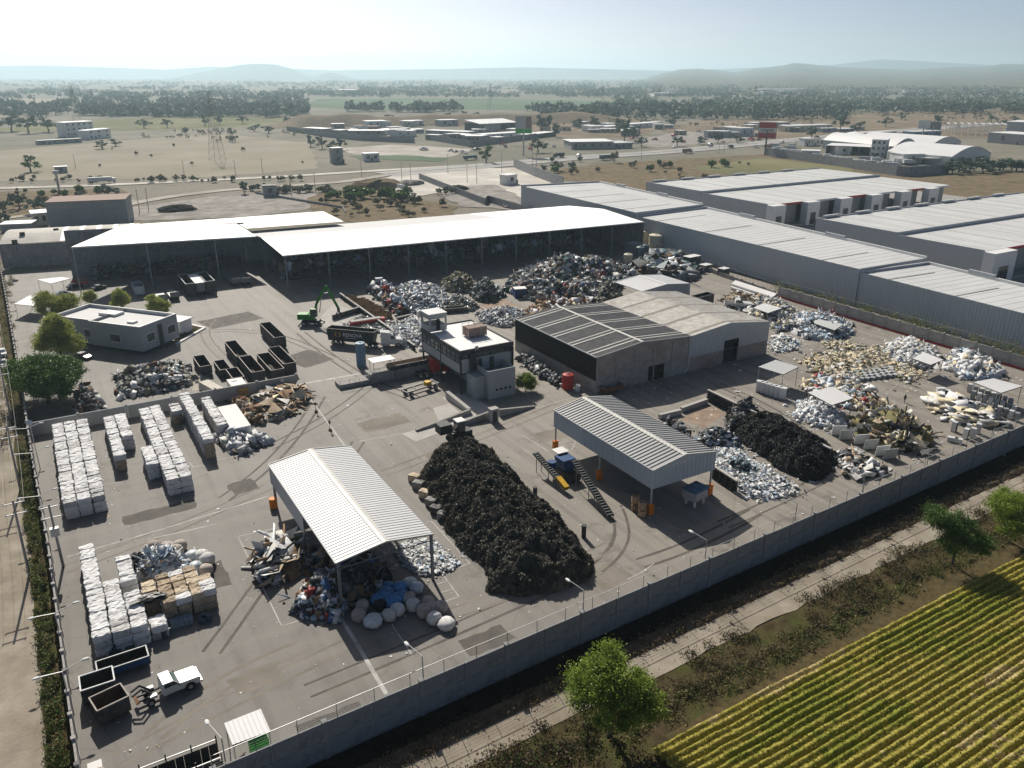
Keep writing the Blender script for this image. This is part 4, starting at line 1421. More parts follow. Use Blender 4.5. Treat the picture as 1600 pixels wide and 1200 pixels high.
ORD = ['first', 'second', 'third', 'fourth', 'fifth', 'sixth', 'seventh', 'eighth', 'ninth', 'tenth', 'eleventh', 'twelfth', 'thirteenth', 'fourteenth', 'fifteenth', 'sixteenth', 'seventeenth', 'eighteenth', 'nineteenth', 'twentieth', 'twenty-first', 'twenty-second', 'twenty-third', 'twenty-fourth', 'twenty-fifth', 'twenty-sixth', 'twenty-seventh', 'twenty-eighth']
def bale(x, y, z, mn, label, group, rz=0.0, sc=(1, 1, 1)):
 if mn == 'bale_white' and R.random() < 0.16:
  mn = 'bale_grey'
 if mn == 'bale_tan' and R.random() < 0.40:
  mn = R.choice(['bale_white', 'bale_brown'])
 o = bpy.data.objects.new('bale', R.choice(BALES[mn]))
 COL.objects.link(o)
 o.location = (x, y, z)
 o.rotation_euler = (0, 0, rz + R.choice([0, math.pi]) + R.uniform(-0.07, 0.07))
 o.scale = ((0.84 if 'tan' in mn or 'brown' in mn else 1) * sc[0] * R.uniform(0.93, 1.04), sc[1] * R.uniform(0.9, 1.04), sc[2] * R.uniform(0.9, 1.08))
 return tag(o, label, 'bale', group)
def stack(x0, ncol, ya, yb, layers, label, group, mn='bale_white', colw=1.88, frontmn=None, drop=(), rowd=None):
 rowd = rowd or BD + 0.06
 nr = int((yb - ya) / rowd)
 for r in range(nr):
  for c in range(ncol):
   if (c, r) in drop:
    continue
   top = layers - 1
   x, y = x0 + (c + 0.5) * colw + R.uniform(-0.06, 0.06), ya + (r + 0.5) * rowd + R.uniform(-0.06, 0.06)
   for L_ in range(layers):
    if L_ == top or (r == 0):
     m_ = mn if (L_ == top or not frontmn) else frontmn
     fl = ['', 'left file, ', 'middle file, ', 'right file, '][(0 if ncol == 1 else (c + 1 if ncol == 3 else (1 if c == 0 else 3)))]
     nth = ORD[r] if r < len(ORD) else 'far end'
     bale(x, y, L_ * BH, m_, label + ', ' + fl + (nth + ' from front' if L_ == top else ('front face, %s layer' % ['bottom', 'second', 'third'][L_])), group)
    else:
     below.box(x - BW / 2 + 0.05 + R.uniform(-.05, .05), x + BW / 2 - 0.05 + R.uniform(-.05, .05), y - BD / 2 + 0.03, y + BD / 2 - 0.03, L_ * BH + 0.02, L_ * BH + BH - 0.01)
stack(-4.1, 3, 119.0, 152.3, 3, 'white bale, three-wide stack by street wall', 'bales in the three-wide white stack')
stack(3.9, 1, 131.6, 151.4, 3, 'white bale, long left file of second stack from street wall', 'bales in the second stack', frontmn='bale_brown')
stack(5.8, 1, 139.4, 151.4, 3, 'white bale, short right file of second stack from street wall', 'bales in the second stack')
stack(9.9, 2, 118.9, 151.6, 3, 'white bale, long two-wide stack', 'bales in the two-wide middle stack')
stack(8.0, 1, 126.0, 134.6, 3, 'white bale, side block of the two-wide stack', 'bales in the side block')
stack(17.2, 1, 129.0, 153.6, 4, 'bale, tall narrow single-file stack', 'bales in the tall narrow stack', frontmn='bale_brown')
stack(15.0, 1, 146.8, 150.6, 3, 'bale, small pair left of narrow stack', 'bales in the small brown block', mn='bale_white', frontmn='bale_brown')
stack(20.7, 1, 136.0, 151.8, 3, 'white bale, stack beside the large white box', 'bales beside the white boxes')
stack(-3.0, 1, 84.4, 106.3, 3, 'white bale, longest file of the mixed block', 'bales in the left file of the mixed block')
stack(-1.1, 1, 84.2, 95.6, 3, 'white bale, short second file of the mixed block', 'bales in the second file of the mixed block')
stack(0.8, 1, 84.2, 101.4, 3, 'white bale, third file of the mixed block', 'bales in the third file of the mixed block', drop=((0, 6), (0, 7)))
stack(2.7, 1, 84.2, 87.8, 2, 'white bale, low front of the mixed block', 'front bales of the mixed block')
stack(2.7, 1, 89.0, 93.0, 3, 'cardboard bale behind the low white ones of the mixed block', 'cardboard bales in the mixed block', mn='bale_tan', frontmn='bale_brown')
stack(4.5, 3, 87.0, 94.4, 3, 'cardboard bale, three-wide part of the mixed block', 'cardboard bales in the mixed block', mn='bale_tan', rowd=1.32, colw=1.6, frontmn='bale_brown')
stack(8.8, 1, 87.0, 91.6, 3, 'cardboard bale, right edge of the mixed block', 'cardboard bales at the right edge', mn='bale_tan', frontmn='bale_brown')
o = below.build('bales_below', M['bale_white'])
tag(o, 'lower layers of white bales hidden under the stack tops', 'bales', kind='stuff')
mat('bag_white', (0.62, 0.62, 0.60), col2=(0.76, 0.76, 0.74), scale=2, rough=0.8, rnd=0.15, dirt=(0.4, 0.38, 0.35), dscale=1.2, damt=0.5)
mat('bag_beige', (0.42, 0.36, 0.32), col2=(0.54, 0.47, 0.42), scale=2, rough=0.85, rnd=0.15)
mat('bag_blue', (0.05, 0.20, 0.42), col2=(0.12, 0.32, 0.58), scale=2, rough=0.6, rnd=0.2)
mat('bag_black', (0.02, 0.02, 0.022), rough=0.4, scale=3, var=0.4)
mat('film_clear', (0.50, 0.55, 0.57), col2=(0.72, 0.76, 0.77), rough=0.35, scale=3, rnd=0.15)
BAGS = {}
def big_bag(px, mn, label, group, r=0.85, h=1.35, z=0.0, world=None):
 key = (mn, R.randrange(3))
 if key not in BAGS:
  q = MB()
  n = 10
  prof = [(0.0, 0.0), (0.55, 0.0), (0.85, 0.12), (1.0, 0.4), (0.98, 0.62), (0.84, 0.85), (0.52, 0.98), (0.22, 1.04), (0.0, 1.02)]
  vs, fs = [], []
  rr = random.Random(hash(key[1]) + len(mn))
  for a, z_ in prof:
   for k in range(n):
    t = 2 * math.pi * k / n
    sq = 1 + 0.08 * abs(math.cos(2 * t))
    q_ = a * sq * (1 + rr.uniform(-0.07, 0.07))
    vs.append((q_ * math.cos(t), q_ * math.sin(t), z_ + rr.uniform(-0.02, 0.02) * (z_ > 0)))
  for i in range(len(prof) - 1):
   for k in range(n):
    j = (k + 1) % n
    fs.append((i * n + k, i * n + j, (i + 1) * n + j, (i + 1) * n + k))
  q.add(vs, fs)
  oo = q.build('big_bag', M[mn], smooth=True, world=False)
  BAGS[key] = oo.data
  bpy.data.objects.remove(oo)
 o = bpy.data.objects.new('big_bag', BAGS[key])
 COL.objects.link(o)
 p = world or G2(*px, z)
 o.location = (p[0], p[1], z)
 o.scale = (r * R.uniform(0.9, 1.1), r * R.uniform(0.9, 1.1), h * R.uniform(0.85, 1.1))
 o.rotation_euler = (R.uniform(-.12, .12), R.uniform(-.12, .12), R.uniform(0, 6.28))
 return tag(o, label, 'bag', group)
g_ = 'bulk bags in front of the white canopy'
for px, mn in [((560, 968), 'bag_beige'), ((567, 955), 'bag_beige'), ((608, 968), 'bag_white'), ((622, 958), 'bag_white'), ((646, 953), 'bag_white'), ((640, 943), 'bag_beige'),
    ((663, 962), 'bag_beige'), ((668, 949), 'bag_beige'), ((675, 956), 'bag_beige'), ((680, 973), 'bag_white'), ((690, 957), 'bag_beige')]:
 big_bag(px, mn, 'white bulk bag in the row below the white canopy' if mn == 'bag_white' else 'beige bulk bag in the row below the white canopy', g_ + (' white' if mn == 'bag_white' else ' beige'))
big_bag((697, 980), 'bag_white', 'white bulk bag lying at the right end of the row', None, r=1.1, h=1.1)
big_bag((584, 975), 'film_clear', 'torn bag of clear film at the front of the bag row', None, r=1.15, h=1.1)
for px, r_ in [((592, 945), 1.0), ((604, 938), 1.1), ((615, 945), 1.2), ((628, 940), 1.0), ((625, 928), 0.9), ((605, 925), 0.9)]:
 big_bag(px, 'bag_blue', 'blue plastic bag heaped behind the bag row', 'blue bags behind the bag row', r=r_, h=1.5)
big_bag((595, 950), 'bag_black', 'black sack among the blue bags', None, r=0.9, h=1.4)
for px in [((650, 925)), ((640, 918))]:
 big_bag(px, 'film_clear', 'bag of clear film under the canopy edge', 'clear bags under the canopy edge', r=1.0, h=1.3)
for px, mn in [((262, 862), 'bag_beige'), ((282, 860), 'bag_beige'), ((276, 868), 'bag_beige'), ((303, 878), 'film_clear'), ((315, 878), 'bag_white'), ((324, 882), 'bag_white'), ((290, 889), 'bag_beige'),
    ((308, 895), 'film_clear'), ((322, 897), 'bag_beige'), ((287, 900), 'film_clear'), ((320, 918), 'bag_beige'), ((240, 862), 'bag_beige')]:
 lb_ = {'bag_beige': 'beige bulk bag heaped behind the mixed bale block', 'film_clear': 'bag of clear film heaped behind the mixed bale block', 'bag_white': 'white bulk bag heaped behind the mixed bale block'}[mn]
 big_bag(px, mn, lb_, 'bags heaped behind the mixed block, ' + mn[4:], r=1.0, h=1.5)
for (u, v, z, rr_, lab) in [(216, 880, 1.1, (1.5, 1.3, 1.2), 'shiny black tarpaulin bundle behind the mixed bale block'), (232, 935, 2.95, (1.9, 0.8, 0.3), 'black plastic sheeting lying over the mixed bale block')]:
 q = MB()
 q.blob((*G2(u, v, z), z), rr_, n=16, mrow=8, jit=0.28)
 tag(q.build('black_sheeting', M['bag_black']), lab, 'sheeting')
q = MB()
q.cyl((0, 0, 0), (0, 0, 0.88), 0.3, n=12)
for z in (0.3, 0.6, 0.86):
 q.cyl((0, 0, z - 0.015), (0, 0, z + 0.015), 0.315, n=12, caps=True)
drum = q.build('drum', mat('drum_blue', (0.06, 0.09, 0.13), scale=2, rough=0.5, rnd=0.5), world=False)
tag(drum, 'blue plastic drum in the row before the mixed bale block', 'drum', 'drums before the mixed bale block')
dm = drum.data
drum.location = (*G2(165, 1022), 0)
for k, (u, v) in enumerate([(172, 1025), (180, 1020), (188, 1017), (197, 1015), (206, 1011), (215, 1008), (226, 1004), (238, 1000), (244, 997), (252, 993), (258, 997), (265, 990), (312, 972), (320, 968), (327, 970)]):
 o = bpy.data.objects.new('drum', dm)
 COL.objects.link(o)
 o.location = (*G2(u, v), 0)
 if k % 3 == 0:
  o.rotation_euler = (math.pi / 2, 0, R.uniform(0, 3))
  o.location.z = 0.3
 tag(o, 'blue plastic drum in the row before the mixed bale block', 'drum', 'drums before the mixed bale block')
q = MB()
for i in range(5):
 for j in range(2):
  x, y = 0.5 * i, 0.55 * j
  q.box(x, x + 0.46, y, y + 0.5, 0, 0.9)
p = G2(268, 985)
o = q.build('crate_stack', mat('crate_blue', (0.22, 0.28, 0.33), scale=2), world=False)
o.location = (*p, 0)
tag(o, 'block of grey blue crates before the mixed bale block', 'crates', kind='stuff')
# ------------------------------------------------------------------ containers
mat('skip_steel', (0.04, 0.05, 0.055), col2=(0.075, 0.085, 0.09), scale=1.5, detail=7, rough=0.6, dirt=(0.16, 0.10, 0.07), dscale=0.8, damt=0.6)
mat('skip_inside', (0.035, 0.033, 0.03), col2=(0.07, 0.06, 0.05), scale=1.5, rough=0.9)
mat('skip_rim', (0.38, 0.34, 0.30), scale=2, rough=0.7)
mat('skip_brown', (0.10, 0.06, 0.045), col2=(0.16, 0.10, 0.075), scale=1.5, rough=0.8)
mat('skip_white', (0.70, 0.72, 0.72), scale=1.5, rough=0.6)
def skip(label, c, L_, W_, H_, rz=0.0, om='skip_steel', im='skip_inside', rm='skip_rim', ribs=7, group=None, chute=False, wheels=False, name='skip_container'):
 root = thing(name, label, 'container', (*c, 0), rz, group)
 t = 0.07
 z0 = 0.35
 hx, hy = L_ / 2, W_ / 2
 def part(nm, q_, m_):
  return q_.build(nm, M[m_], root, world=False)
 q = MB()
 q.box(-hx, hx, -hy, hy, z0, z0 + 0.1)
 part('floor', q, im)
 for s in (-1, 1):
  q = MB()
  y0_, y1_ = (hy - t, hy) if s > 0 else (-hy, -hy + t)
  q.box(-hx, hx, y0_, y1_, z0 + 0.1, H_ - 0.05)
  for k in range(ribs):
   x = -hx + (k + 0.5) * L_ / ribs
   yr = (hy, hy + 0.09) if s > 0 else (-hy - 0.09, -hy)
   q.box(x - 0.07, x + 0.07, yr[0], yr[1], z0, H_ - 0.08)
  part('side_wall', q, om)
  q = MB()
  q.box(-hx + t, hx - t, (hy - t - 0.012) if s > 0 else (-hy + t + 0.002), (hy - t - 0.002) if s > 0 else (-hy + t + 0.012), z0 + 0.1, H_ - 0.06)
  part('lining', q, im)
 q = MB()
 q.box(hx - t, hx, -hy + t, hy - t, z0 + 0.1, H_ - 0.05)
 part('end_wall', q, om)
 q = MB()
 q.box(-hx, -hx + t, -hy + t, hy - t, z0 + 0.1, H_ - 0.05)
 for k in range(3):
  y = -hy + (k + 0.5) * W_ / 3
  q.box(-hx - 0.07, -hx, y - 0.06, y + 0.06, z0, H_ - 0.1)
 part('tailgate', q, om)
 q = MB()
 for s in (-1, 1):
  q.box(-hx - 0.05, hx + 0.05, s * hy - 0.07, s * hy + 0.07, H_ - 0.05, H_ + 0.05)
  q.box(s * hx - 0.07, s * hx + 0.07, -hy + 0.07, hy - 0.07, H_ - 0.05, H_ + 0.05)
 part('top_rail', q, rm)
 for s in (-1, 1):
  q = MB()
  q.box(-hx + 0.2, hx - 0.2, s * 0.55 - 0.08, s * 0.55 + 0.08, 0.1, z0)
  part('skid_rail', q, om)
 if wheels:
  for x in (-hx + 1.2, -hx + 2.5):
   for s in (-1, 1):
    q = MB()
    q.cyl((x, s * (hy - 0.35), 0.5), (x, s * (hy + 0.0), 0.5), 0.5, n=14)
    part('wheel', q, 'rubber')
 return root
PI2 = math.pi / 2
skip('long open dark bulk trailer standing alone in the yard', (44.0, 186.5), 13.4, 2.6, 3.0, PI2, wheels=True, name='bulk_trailer')
skip('dark open container behind another in the tight group by the retaining wall', (33.5, 177.6), 11.8, 2.5, 2.7, PI2)
skip('dark blue open container against the retaining wall, left of the round cornered one', (33.9, 165.5), 11.2, 2.6, 2.7, PI2)
skip('dark open container with white number plate against the retaining wall', (37.9, 165.9), 12.0, 2.7, 2.4, PI2)
skip('dark open container nearest the tyre pile at the wall end', (41.0, 167.9), 12.6, 2.6, 2.7, PI2)
skip('short open container with torn front near the engine scrap', (25.5, 174.3), 7.8, 2.4, 2.2, PI2)
skip('short open container between the torn one and the long ones', (28.8, 170.3), 6.6, 2.2, 1.9, PI2)
skip('open container beside the white covered body', (30.0, 163.8), 6.5, 2.3, 1.9, PI2)
b = MB()
b.box(27.6, 30.6, 156.0, 160.6, 0.5, 1.9)
b.box(28.3, 29.3, 158.8, 159.9, 1.902, 2.0, 0)
tag(b.build('lorry_box', M['white_paint']), 'white box body lying before the open containers', 'truck body')
b = MB()
b.extr([(-1.3, 0.2), (1.3, 0.2), (1.0, 1.6), (-1.0, 1.6)], (25.6, 155.6), (23.6, 163.2))
tag(b.build('lorry_shell', mat('cream_paint', (0.62, 0.58, 0.50), scale=1.5)), 'cream tapered body shell lying by the retaining wall', 'truck body')
poly_mesh('white_spill', [G2(290, 590), G2(322, 582), G2(335, 602), G2(300, 612)], 0.012, M['pale_road'], jitter=0.4, step=1)
skip('open skip with pale rims beside the street wall', (-3.2, 78.1), 3.1, 2.4, 2.2, 0.0, rm='skip_white', ribs=4)
skip('open brown skip just set down behind the hook truck', (-2.4, 74.7), 3.0, 2.4, 2.1, 0.22, im='skip_brown', rm='skip_rim', om='skip_steel', ribs=4)
skip('shallow open tray with blue sides before the drums', (-0.6, 81.2), 5.0, 2.0, 1.3, 0.02, om='blue_paint', im='skip_inside', rm='steel', ribs=4)
p1 = (20.6, 243.6)
skip('white ribbed open container in the shade of the storage shed', G2(217, 458), 7.2, 2.5, 2.7, PI2, om='skip_white', rm='skip_white', ribs=9)
skip('dark open bulk trailer parked in the shed shade, left of the white roofed one', G2(294, 456), 13.0, 2.5, 3.9, PI2, wheels=True, name='bulk_trailer', rm='skip_white')
skip('dark open bulk trailer parked in the shed shade, right of the white roofed one', G2(324, 452), 13.0, 2.5, 3.9, PI2, wheels=True, name='bulk_trailer', rm='skip_white')
skip('dark open container with faded lettering behind the cream roofed warehouse', (152.8, 158.0), 12.0, 2.6, 2.9, 0.15, rm='steel')
skip('dark open container beside the red truck near the pipes', (166.5, 188.0), 10.0, 2.5, 2.8, -0.9, rm='rust')
skip('rusty open tray at the foot of the warehouse front', G2(955, 612), 4.5, 2.2, 1.5, 0.05, om='rust', im='skip_inside', rm='rust', ribs=3)
skip('dark open skip standing in the bays of sorted scrap', G2(712, 487), 6.0, 2.2, 1.3, -0.25, ribs=4)
def box_trailer(label, px, L_=12.5, H_=3.9, rz=PI2, roof='white_paint', side='office_dark', flat=False, hbed=1.2):
 root = thing('box_trailer' if not flat else 'flatbed_trailer', label, 'trailer', (*G2(*px), 0), rz)
 q = MB()
 if flat:
  q.box(-L_ / 2, L_ / 2, -1.25, 1.25, hbed - 0.25, hbed)
  q.build('bed', M['steel'], root, world=False)
  q = MB()
  q.box(-L_ / 2 - 0.1, -L_ / 2, -1.25, 1.25, hbed - 0.2, hbed + 1.3)
  q.build('headboard', M['steel'], root, world=False)
 else:
  q.box(-L_ / 2, L_ / 2, -1.28, 1.28, 1.1, H_ - 0.04)
  q.build('body', M[side], root, world=False)
  q = MB()
  q.box(-L_ / 2 - 0.02, L_ / 2 + 0.02, -1.3, 1.3, H_ - 0.04, H_)
  q.build('roof', M[roof], root, world=False)
  q = MB()
  q.box(-L_ / 2 - 0.04, -L_ / 2 - 0.01, -1.1, 1.1, 1.3, H_ - 0.2)
  q.build('rear_door', M['steel'], root, world=False)
 for x in (-L_ / 2 + 1.2, -L_ / 2 + 2.5):
  for s in (-1, 1):
   q = MB()
   q.cyl((x, s * 0.85, 0.5), (x, s * 1.22, 0.5), 0.5, n=14)
   q.build('wheel', M['rubber'], root, world=False)
 return root
box_trailer('box trailer with white roof between two open bulk trailers in the shade', (309, 455))
box_trailer('empty flatbed left of the open bulk trailers', (252, 468), 9, flat=True)
box_trailer('empty flatbed beside the open bulk trailers', (270, 464), 9, flat=True)
box_trailer('flatbed parked by the shed corner post, left one', (364, 442), 10, flat=True)
box_trailer('flatbed parked by the shed corner post, right one', (380, 441), 10, flat=True)
def hut(name, label, px, sx, sy, h, wallm, roofm, rz=0.0, over=0.1, door=True):
 root = thing(name, label, 'cabin', (*G2(*px), 0), rz)
 q = MB()
 q.box(-sx / 2, sx / 2, -sy / 2, sy / 2, 0, h)
 q.build('walls', M[wallm], root, world=False)
 q = MB()
 q.box(-sx / 2 - over, sx / 2 + over, -sy / 2 - over, sy / 2 + over, h + 0.003, h + 0.15)
 q.build('roof', M[roofm], root, world=False)
 if door:
  q = MB()
  q.box(-0.5, 0.5, -sy / 2 - 0.05, -sy / 2 - 0.003, 0.05, min(2.1, h - 0.2))
  q.build('door', M['office_dark'], root, world=False)
 return root
hut('cabin', 'dark cabin with white roof among the pipes by the low wall', (1080, 416), 5.5, 3.0, 3.4, 'office_dark', 'roof_white', 0.1)
hut('cabin', 'low pale topped box behind the dark cabin', (1102, 422), 3.5, 2.6, 1.8, 'brick_wall', 'roof_white', 0.1)
hut('cabin', 'small dark box with white lid near the pale pipes', (1130, 430), 3.0, 2.4, 2.2, 'office_dark', 'roof_white', 0.1)
hut('cabin', 'blue cabin with white roof beside the mixed scrap heap', (812, 464), 3.4, 2.6, 2.6, 'blue_paint', 'roof_white', -0.3)
hut('cabin', 'pale cabin with red door beside the cream tanks', (989, 395), 4.6, 4.0, 3.6, 'render_grey', 'roof_galv', 0.0)
sg = canopy('gabled_shed', 'small white gabled shed behind the cream roofed bay', 139.4, 157.0, 165.3, 177.6, 4.4, 5.3, pitch=0.6, amp=0.04, roofm='roof_white', skirt=4.3, skirtm='clad_grey', sides='SE', posts=[(139.7, 165.6), (139.7, 177.3)], truss=False, ridgem='roof_white')
# ------------------------------------------------------------------ tanks
def tank(label, px, r, h, m_, dome=0.4, rz=0, name='storage_tank', rings=4, group=None):
 root = thing(name, label, 'tank', (*G2(*px), 0), 0, group)
 q = MB()
 q.cyl((0, 0, 0), (0, 0, h), r, n=24, caps=False)
 for k in range(1, rings):
  q.cyl((0, 0, h * k / rings - 0.04), (0, 0, h * k / rings + 0.04), r * 1.015, n=24)
 q.build('shell', M[m_], root, smooth=False, world=False)
 q = MB()
 q.cyl((0, 0, h), (0, 0, h + dome), r, r * 0.35, n=24)
 q.build('dome', M[m_], root, world=False)
 q = MB()
 q.cyl((0, 0, h + dome), (0, 0, h + dome + 0.15), r * 0.2, n=12)
 q.build('hatch', M['steel'], root, world=False)
 return root
mat('tank_cream', (0.66, 0.60, 0.46), scale=0.8, rough=0.6, var=0.06, dirt=(0.5, 0.45, 0.35), dscale=0.3, damt=0.4)
mat('tank_blue', (0.12, 0.22, 0.32), scale=1.0, rough=0.5, var=0.12)
mat('tank_teal', (0.10, 0.17, 0.18), scale=1.0, rough=0.5, var=0.12)
tank('cream storage tank behind the nearer cream one', (1009, 384), 2.5, 5.6, 'tank_cream')
tank('cream storage tank, the nearer of the two', (1024, 391), 2.6, 5.6, 'tank_cream')
tank('dark teal tank in front of the cream tanks, left one', (1000, 405), 1.5, 4.2, 'tank_teal')
tank('dark teal tank in front of the cream tanks, right one', (1007, 402), 1.4, 4.3, 'tank_teal')
tank('small cream plastic tank at the end of the back junk rows', (981, 410), 1.5, 2.8, 'tank_cream', name='water_tank')
tank('red water tank beside the warehouse', (887, 607), 1.15, 3.1, 'red_paint', dome=0.25, name='water_tank')
tank('tall blue cylinder tank on the loading platform', (565, 572), 1.05, 5.4, 'tank_blue', dome=0.05, name='fuel_tank')
tank('blue drum tank standing among engine scrap', (247, 590), 0.9, 2.2, 'tank_blue', dome=0.1, name='drum_tank')
tank('small white plastic tank at the platform wall', (604, 590), 0.6, 1.2, 'white_paint', dome=0.15, name='water_tank', rings=3)
tank('small white plastic tank left of the other by the platform wall', (612, 578), 0.7, 1.6, 'white_paint', dome=0.15, name='water_tank', rings=3)
tank('white plastic tank beside the red water tank', (902, 610), 0.6, 1.1, 'white_paint', dome=0.2, name='water_tank', rings=3)
lp = thing('loading_platform', 'concrete loading platform with railings and small white roof', 'platform', (*G2(600, 580), 0))
A, B_ = G2(548, 575), G2(668, 566)
dv = np.array([G2(668, 566)[0] - A[0], G2(668, 566)[1] - A[1]])
q = MB()
x0_, y0_ = G2(579, 600)
q.box(x0_, x0_ + 15.5, y0_, y0_ + 3.2, 0, 2.0)
q.build('deck', M['concrete'], lp)
q = MB()
q.box(x0_ - 6.5, x0_ - 0.02, y0_ + 0.2, y0_ + 3.2, 0, 0.9)
q.build('lower_deck', M['concrete'], lp)
q = MB()
for k in range(8):
 x = x0_ + k * 2.2
 q.bar((x, y0_ + 0.1, 2.0), (x, y0_ + 0.1, 3.0), 0.05)
q.bar((x0_, y0_ + 0.1, 3.0), (x0_ + 15.4, y0_ + 0.1, 3.0), 0.05)
for k in range(4):
 x = x0_ - 6.4 + k * 2.1
 q.bar((x, y0_ + 0.3, 0.9), (x, y0_ + 0.3, 1.9), 0.05)
q.bar((x0_ - 6.4, y0_ + 0.3, 1.9), (x0_ - 0.1, y0_ + 0.3, 1.9), 0.05)
q.build('railing', M['galv_post'], lp)
q = MB()
q.box(x0_ + 1.0, x0_ + 6.0, y0_ + 0.5, y0_ + 3.6, 4.2, 4.3)
q.build('canopy_roof', M['roof_white'], lp)
for (dx, dy) in ((1.2, 0.7), (5.8, 0.7), (1.2, 3.0), (5.8, 3.0)):
 q = MB()
 q.bar((x0_ + dx, y0_ + dy, 2.0), (x0_ + dx, y0_ + dy, 4.2), 0.1)
 q.build('post', M['galv_post'], lp)
# ------------------------------------------------------------------ vehicles
mat('cab_white', (0.66, 0.66, 0.65), rough=0.35, spec=0.5, scale=2, var=0.05)
mat('trailer_dark', (0.03, 0.04, 0.045), col2=(0.05, 0.06, 0.065), rough=0.5, scale=1)
mat('chrome', (0.55, 0.56, 0.57), rough=0.3, metal=0.7, scale=3, var=0.1)
mat('emblem_gold', (0.55, 0.30, 0.06), rough=0.6, scale=4, var=0.1)
mat('wheel_hub', (0.5, 0.5, 0.5), rough=0.5, metal=0.4, scale=4, var=0.1)
def wheel(root, x, y, r, w, side, hub=True):
 q = MB()
 q.cyl((x, y - w / 2, r), (x, y + w / 2, r), r, n=16)
 o = q.build('wheel', M['rubber'], root, world=False)
 if hub:
  q = MB()
  yy = y + side * w / 2
  q.cyl((x, yy, r), (x, yy + side * 0.03, r), r * 0.55, n=12)
  q.build('rim', M['wheel_hub'], o, world=False)
 return o
def box_part(root, nm, m_, *a):
 q = MB()
 q.box(*a)
 return q.build(nm, M[m_], root, world=False)
def side_extr(root, nm, m_, prof, w, y0=0.0):
 """profile (x, z) extruded across the vehicle width"""
 q = MB()
 n = len(prof)
 vs = [(x, y0 - w / 2, z) for x, z in prof] + [(x, y0 + w / 2, z) for x, z in prof]
 fs = [tuple(range(n)), tuple(range(2 * n - 1, n - 1, -1))] + [(k, n + k, n + (k + 1) % n, (k + 1) % n) for k in range(n)]
 q.add(vs, fs)
 return q.build(nm, M[m_], root, world=False)
hd = math.atan2(-8.8, 8.3)
st = thing('semi_trailer', 'dark tipper semi-trailer lettered RENOVA behind a white tractor', 'trailer', (59.6, 174.3, 0), hd)
TL, TW = 12.2, 2.6
for s in (-1, 1):
 q = MB()
 y0_, y1_ = (TW / 2 - 0.08, TW / 2) if s > 0 else (-TW / 2, -TW / 2 + 0.08)
 q.add([(-TL / 2 + 0.3, y0_, 1.2), (TL / 2 - 0.7, y0_, 1.2), (TL / 2, y0_, 3.95), (-TL / 2, y0_, 3.95), (-TL / 2 + 0.3, y1_, 1.2), (TL / 2 - 0.7, y1_, 1.2), (TL / 2, y1_, 3.95), (-TL / 2, y1_, 3.95)],
   [(0, 1, 2, 3), (7, 6, 5, 4), (0, 4, 5, 1), (1, 5, 6, 2), (2, 6, 7, 3), (3, 7, 4, 0)])
 q.build('side_wall', M['trailer_dark'], st, world=False)
q = MB()
q.add([(-TL / 2 + 0.3, -TW / 2, 1.2), (-TL / 2 + 0.3, TW / 2, 1.2), (-TL / 2, TW / 2, 3.95), (-TL / 2, -TW / 2, 3.95)], [(0, 1, 2, 3)])
q.build('rear_gate', M['trailer_dark'], st, world=False)
q = MB()
q.add([(TL / 2 - 0.7, -TW / 2, 1.2), (TL / 2 - 0.7, TW / 2, 1.2), (TL / 2, TW / 2, 3.95), (TL / 2, -TW / 2, 3.95)], [(0, 1, 2, 3)])
q.build('end_wall', M['trailer_dark'], st, world=False)
box_part(st, 'floor', 'skip_inside', -TL / 2 + 0.3, TL / 2 - 0.7, -TW / 2, TW / 2, 1.1, 1.2)
q = MB()
for s in (-1, 1):
 q.box(-TL / 2, TL / 2, s * TW / 2 - 0.06, s * TW / 2 + 0.06, 3.95, 4.05)
 q.box(s * TL / 2 - 0.06, s * TL / 2 + 0.06, -TW / 2 + 0.06, TW / 2 - 0.06, 3.95, 4.05)
q.build('top_rail', M['skip_rim'], st, world=False)
for x in (-4.6, -3.3):
 for s in (-1, 1):
  wheel(st, x, s * 1.1, 0.52, 0.35, s)
txt = bpy.data.curves.new('lettering', 'FONT')
txt.body = 'RENOVA'
txt.size = 1.25
txt.extrude = 0.004
txt.materials.append(M['white_paint'])
tmp = bpy.data.objects.new('lettering_curve', txt)
COL.objects.link(tmp)
bpy.context.view_layer.update()
tme = bpy.data.meshes.new_from_object(tmp.evaluated_get(bpy.context.evaluated_depsgraph_get()))
bpy.data.objects.remove(tmp)
to = bpy.data.objects.new('lettering', tme)
COL.objects.link(to)
to.parent = st
to.location = (-1.9, -TW / 2 - 0.02, 2.35)
to.rotation_euler = (math.pi / 2, 0, 0)
box_part(st, 'caption_bar', 'galv_post', -1.5, 1.6, -TW / 2 - 0.02, -TW / 2 - 0.005, 1.95, 2.08)
ring = [(1.0 * math.cos(math.pi / 3 * k), 1.0 * math.sin(math.pi / 3 * k)) for k in range(6)]
for k in (5, 0, 2, 3):
 if k in (5, 2):
  q = MB()
 a, c_ = ring[k], ring[(k + 1) % 6]
 q.add([(-3.2 + a[0] * 0.85, -TW / 2 - 0.02, 2.65 + a[1] * 0.8), (-3.2 + c_[0] * 0.85, -TW / 2 - 0.02, 2.65 + c_[1] * 0.8), (-3.2 + c_[0] * 0.5, -TW / 2 - 0.02, 2.65 + c_[1] * 0.47), (-3.2 + a[0] * 0.5, -TW / 2 - 0.02, 2.65 + a[1] * 0.47)], [(0, 1, 2, 3)])
 if k in (0, 3):
  q.build('emblem', M['emblem_gold'], st, world=False)
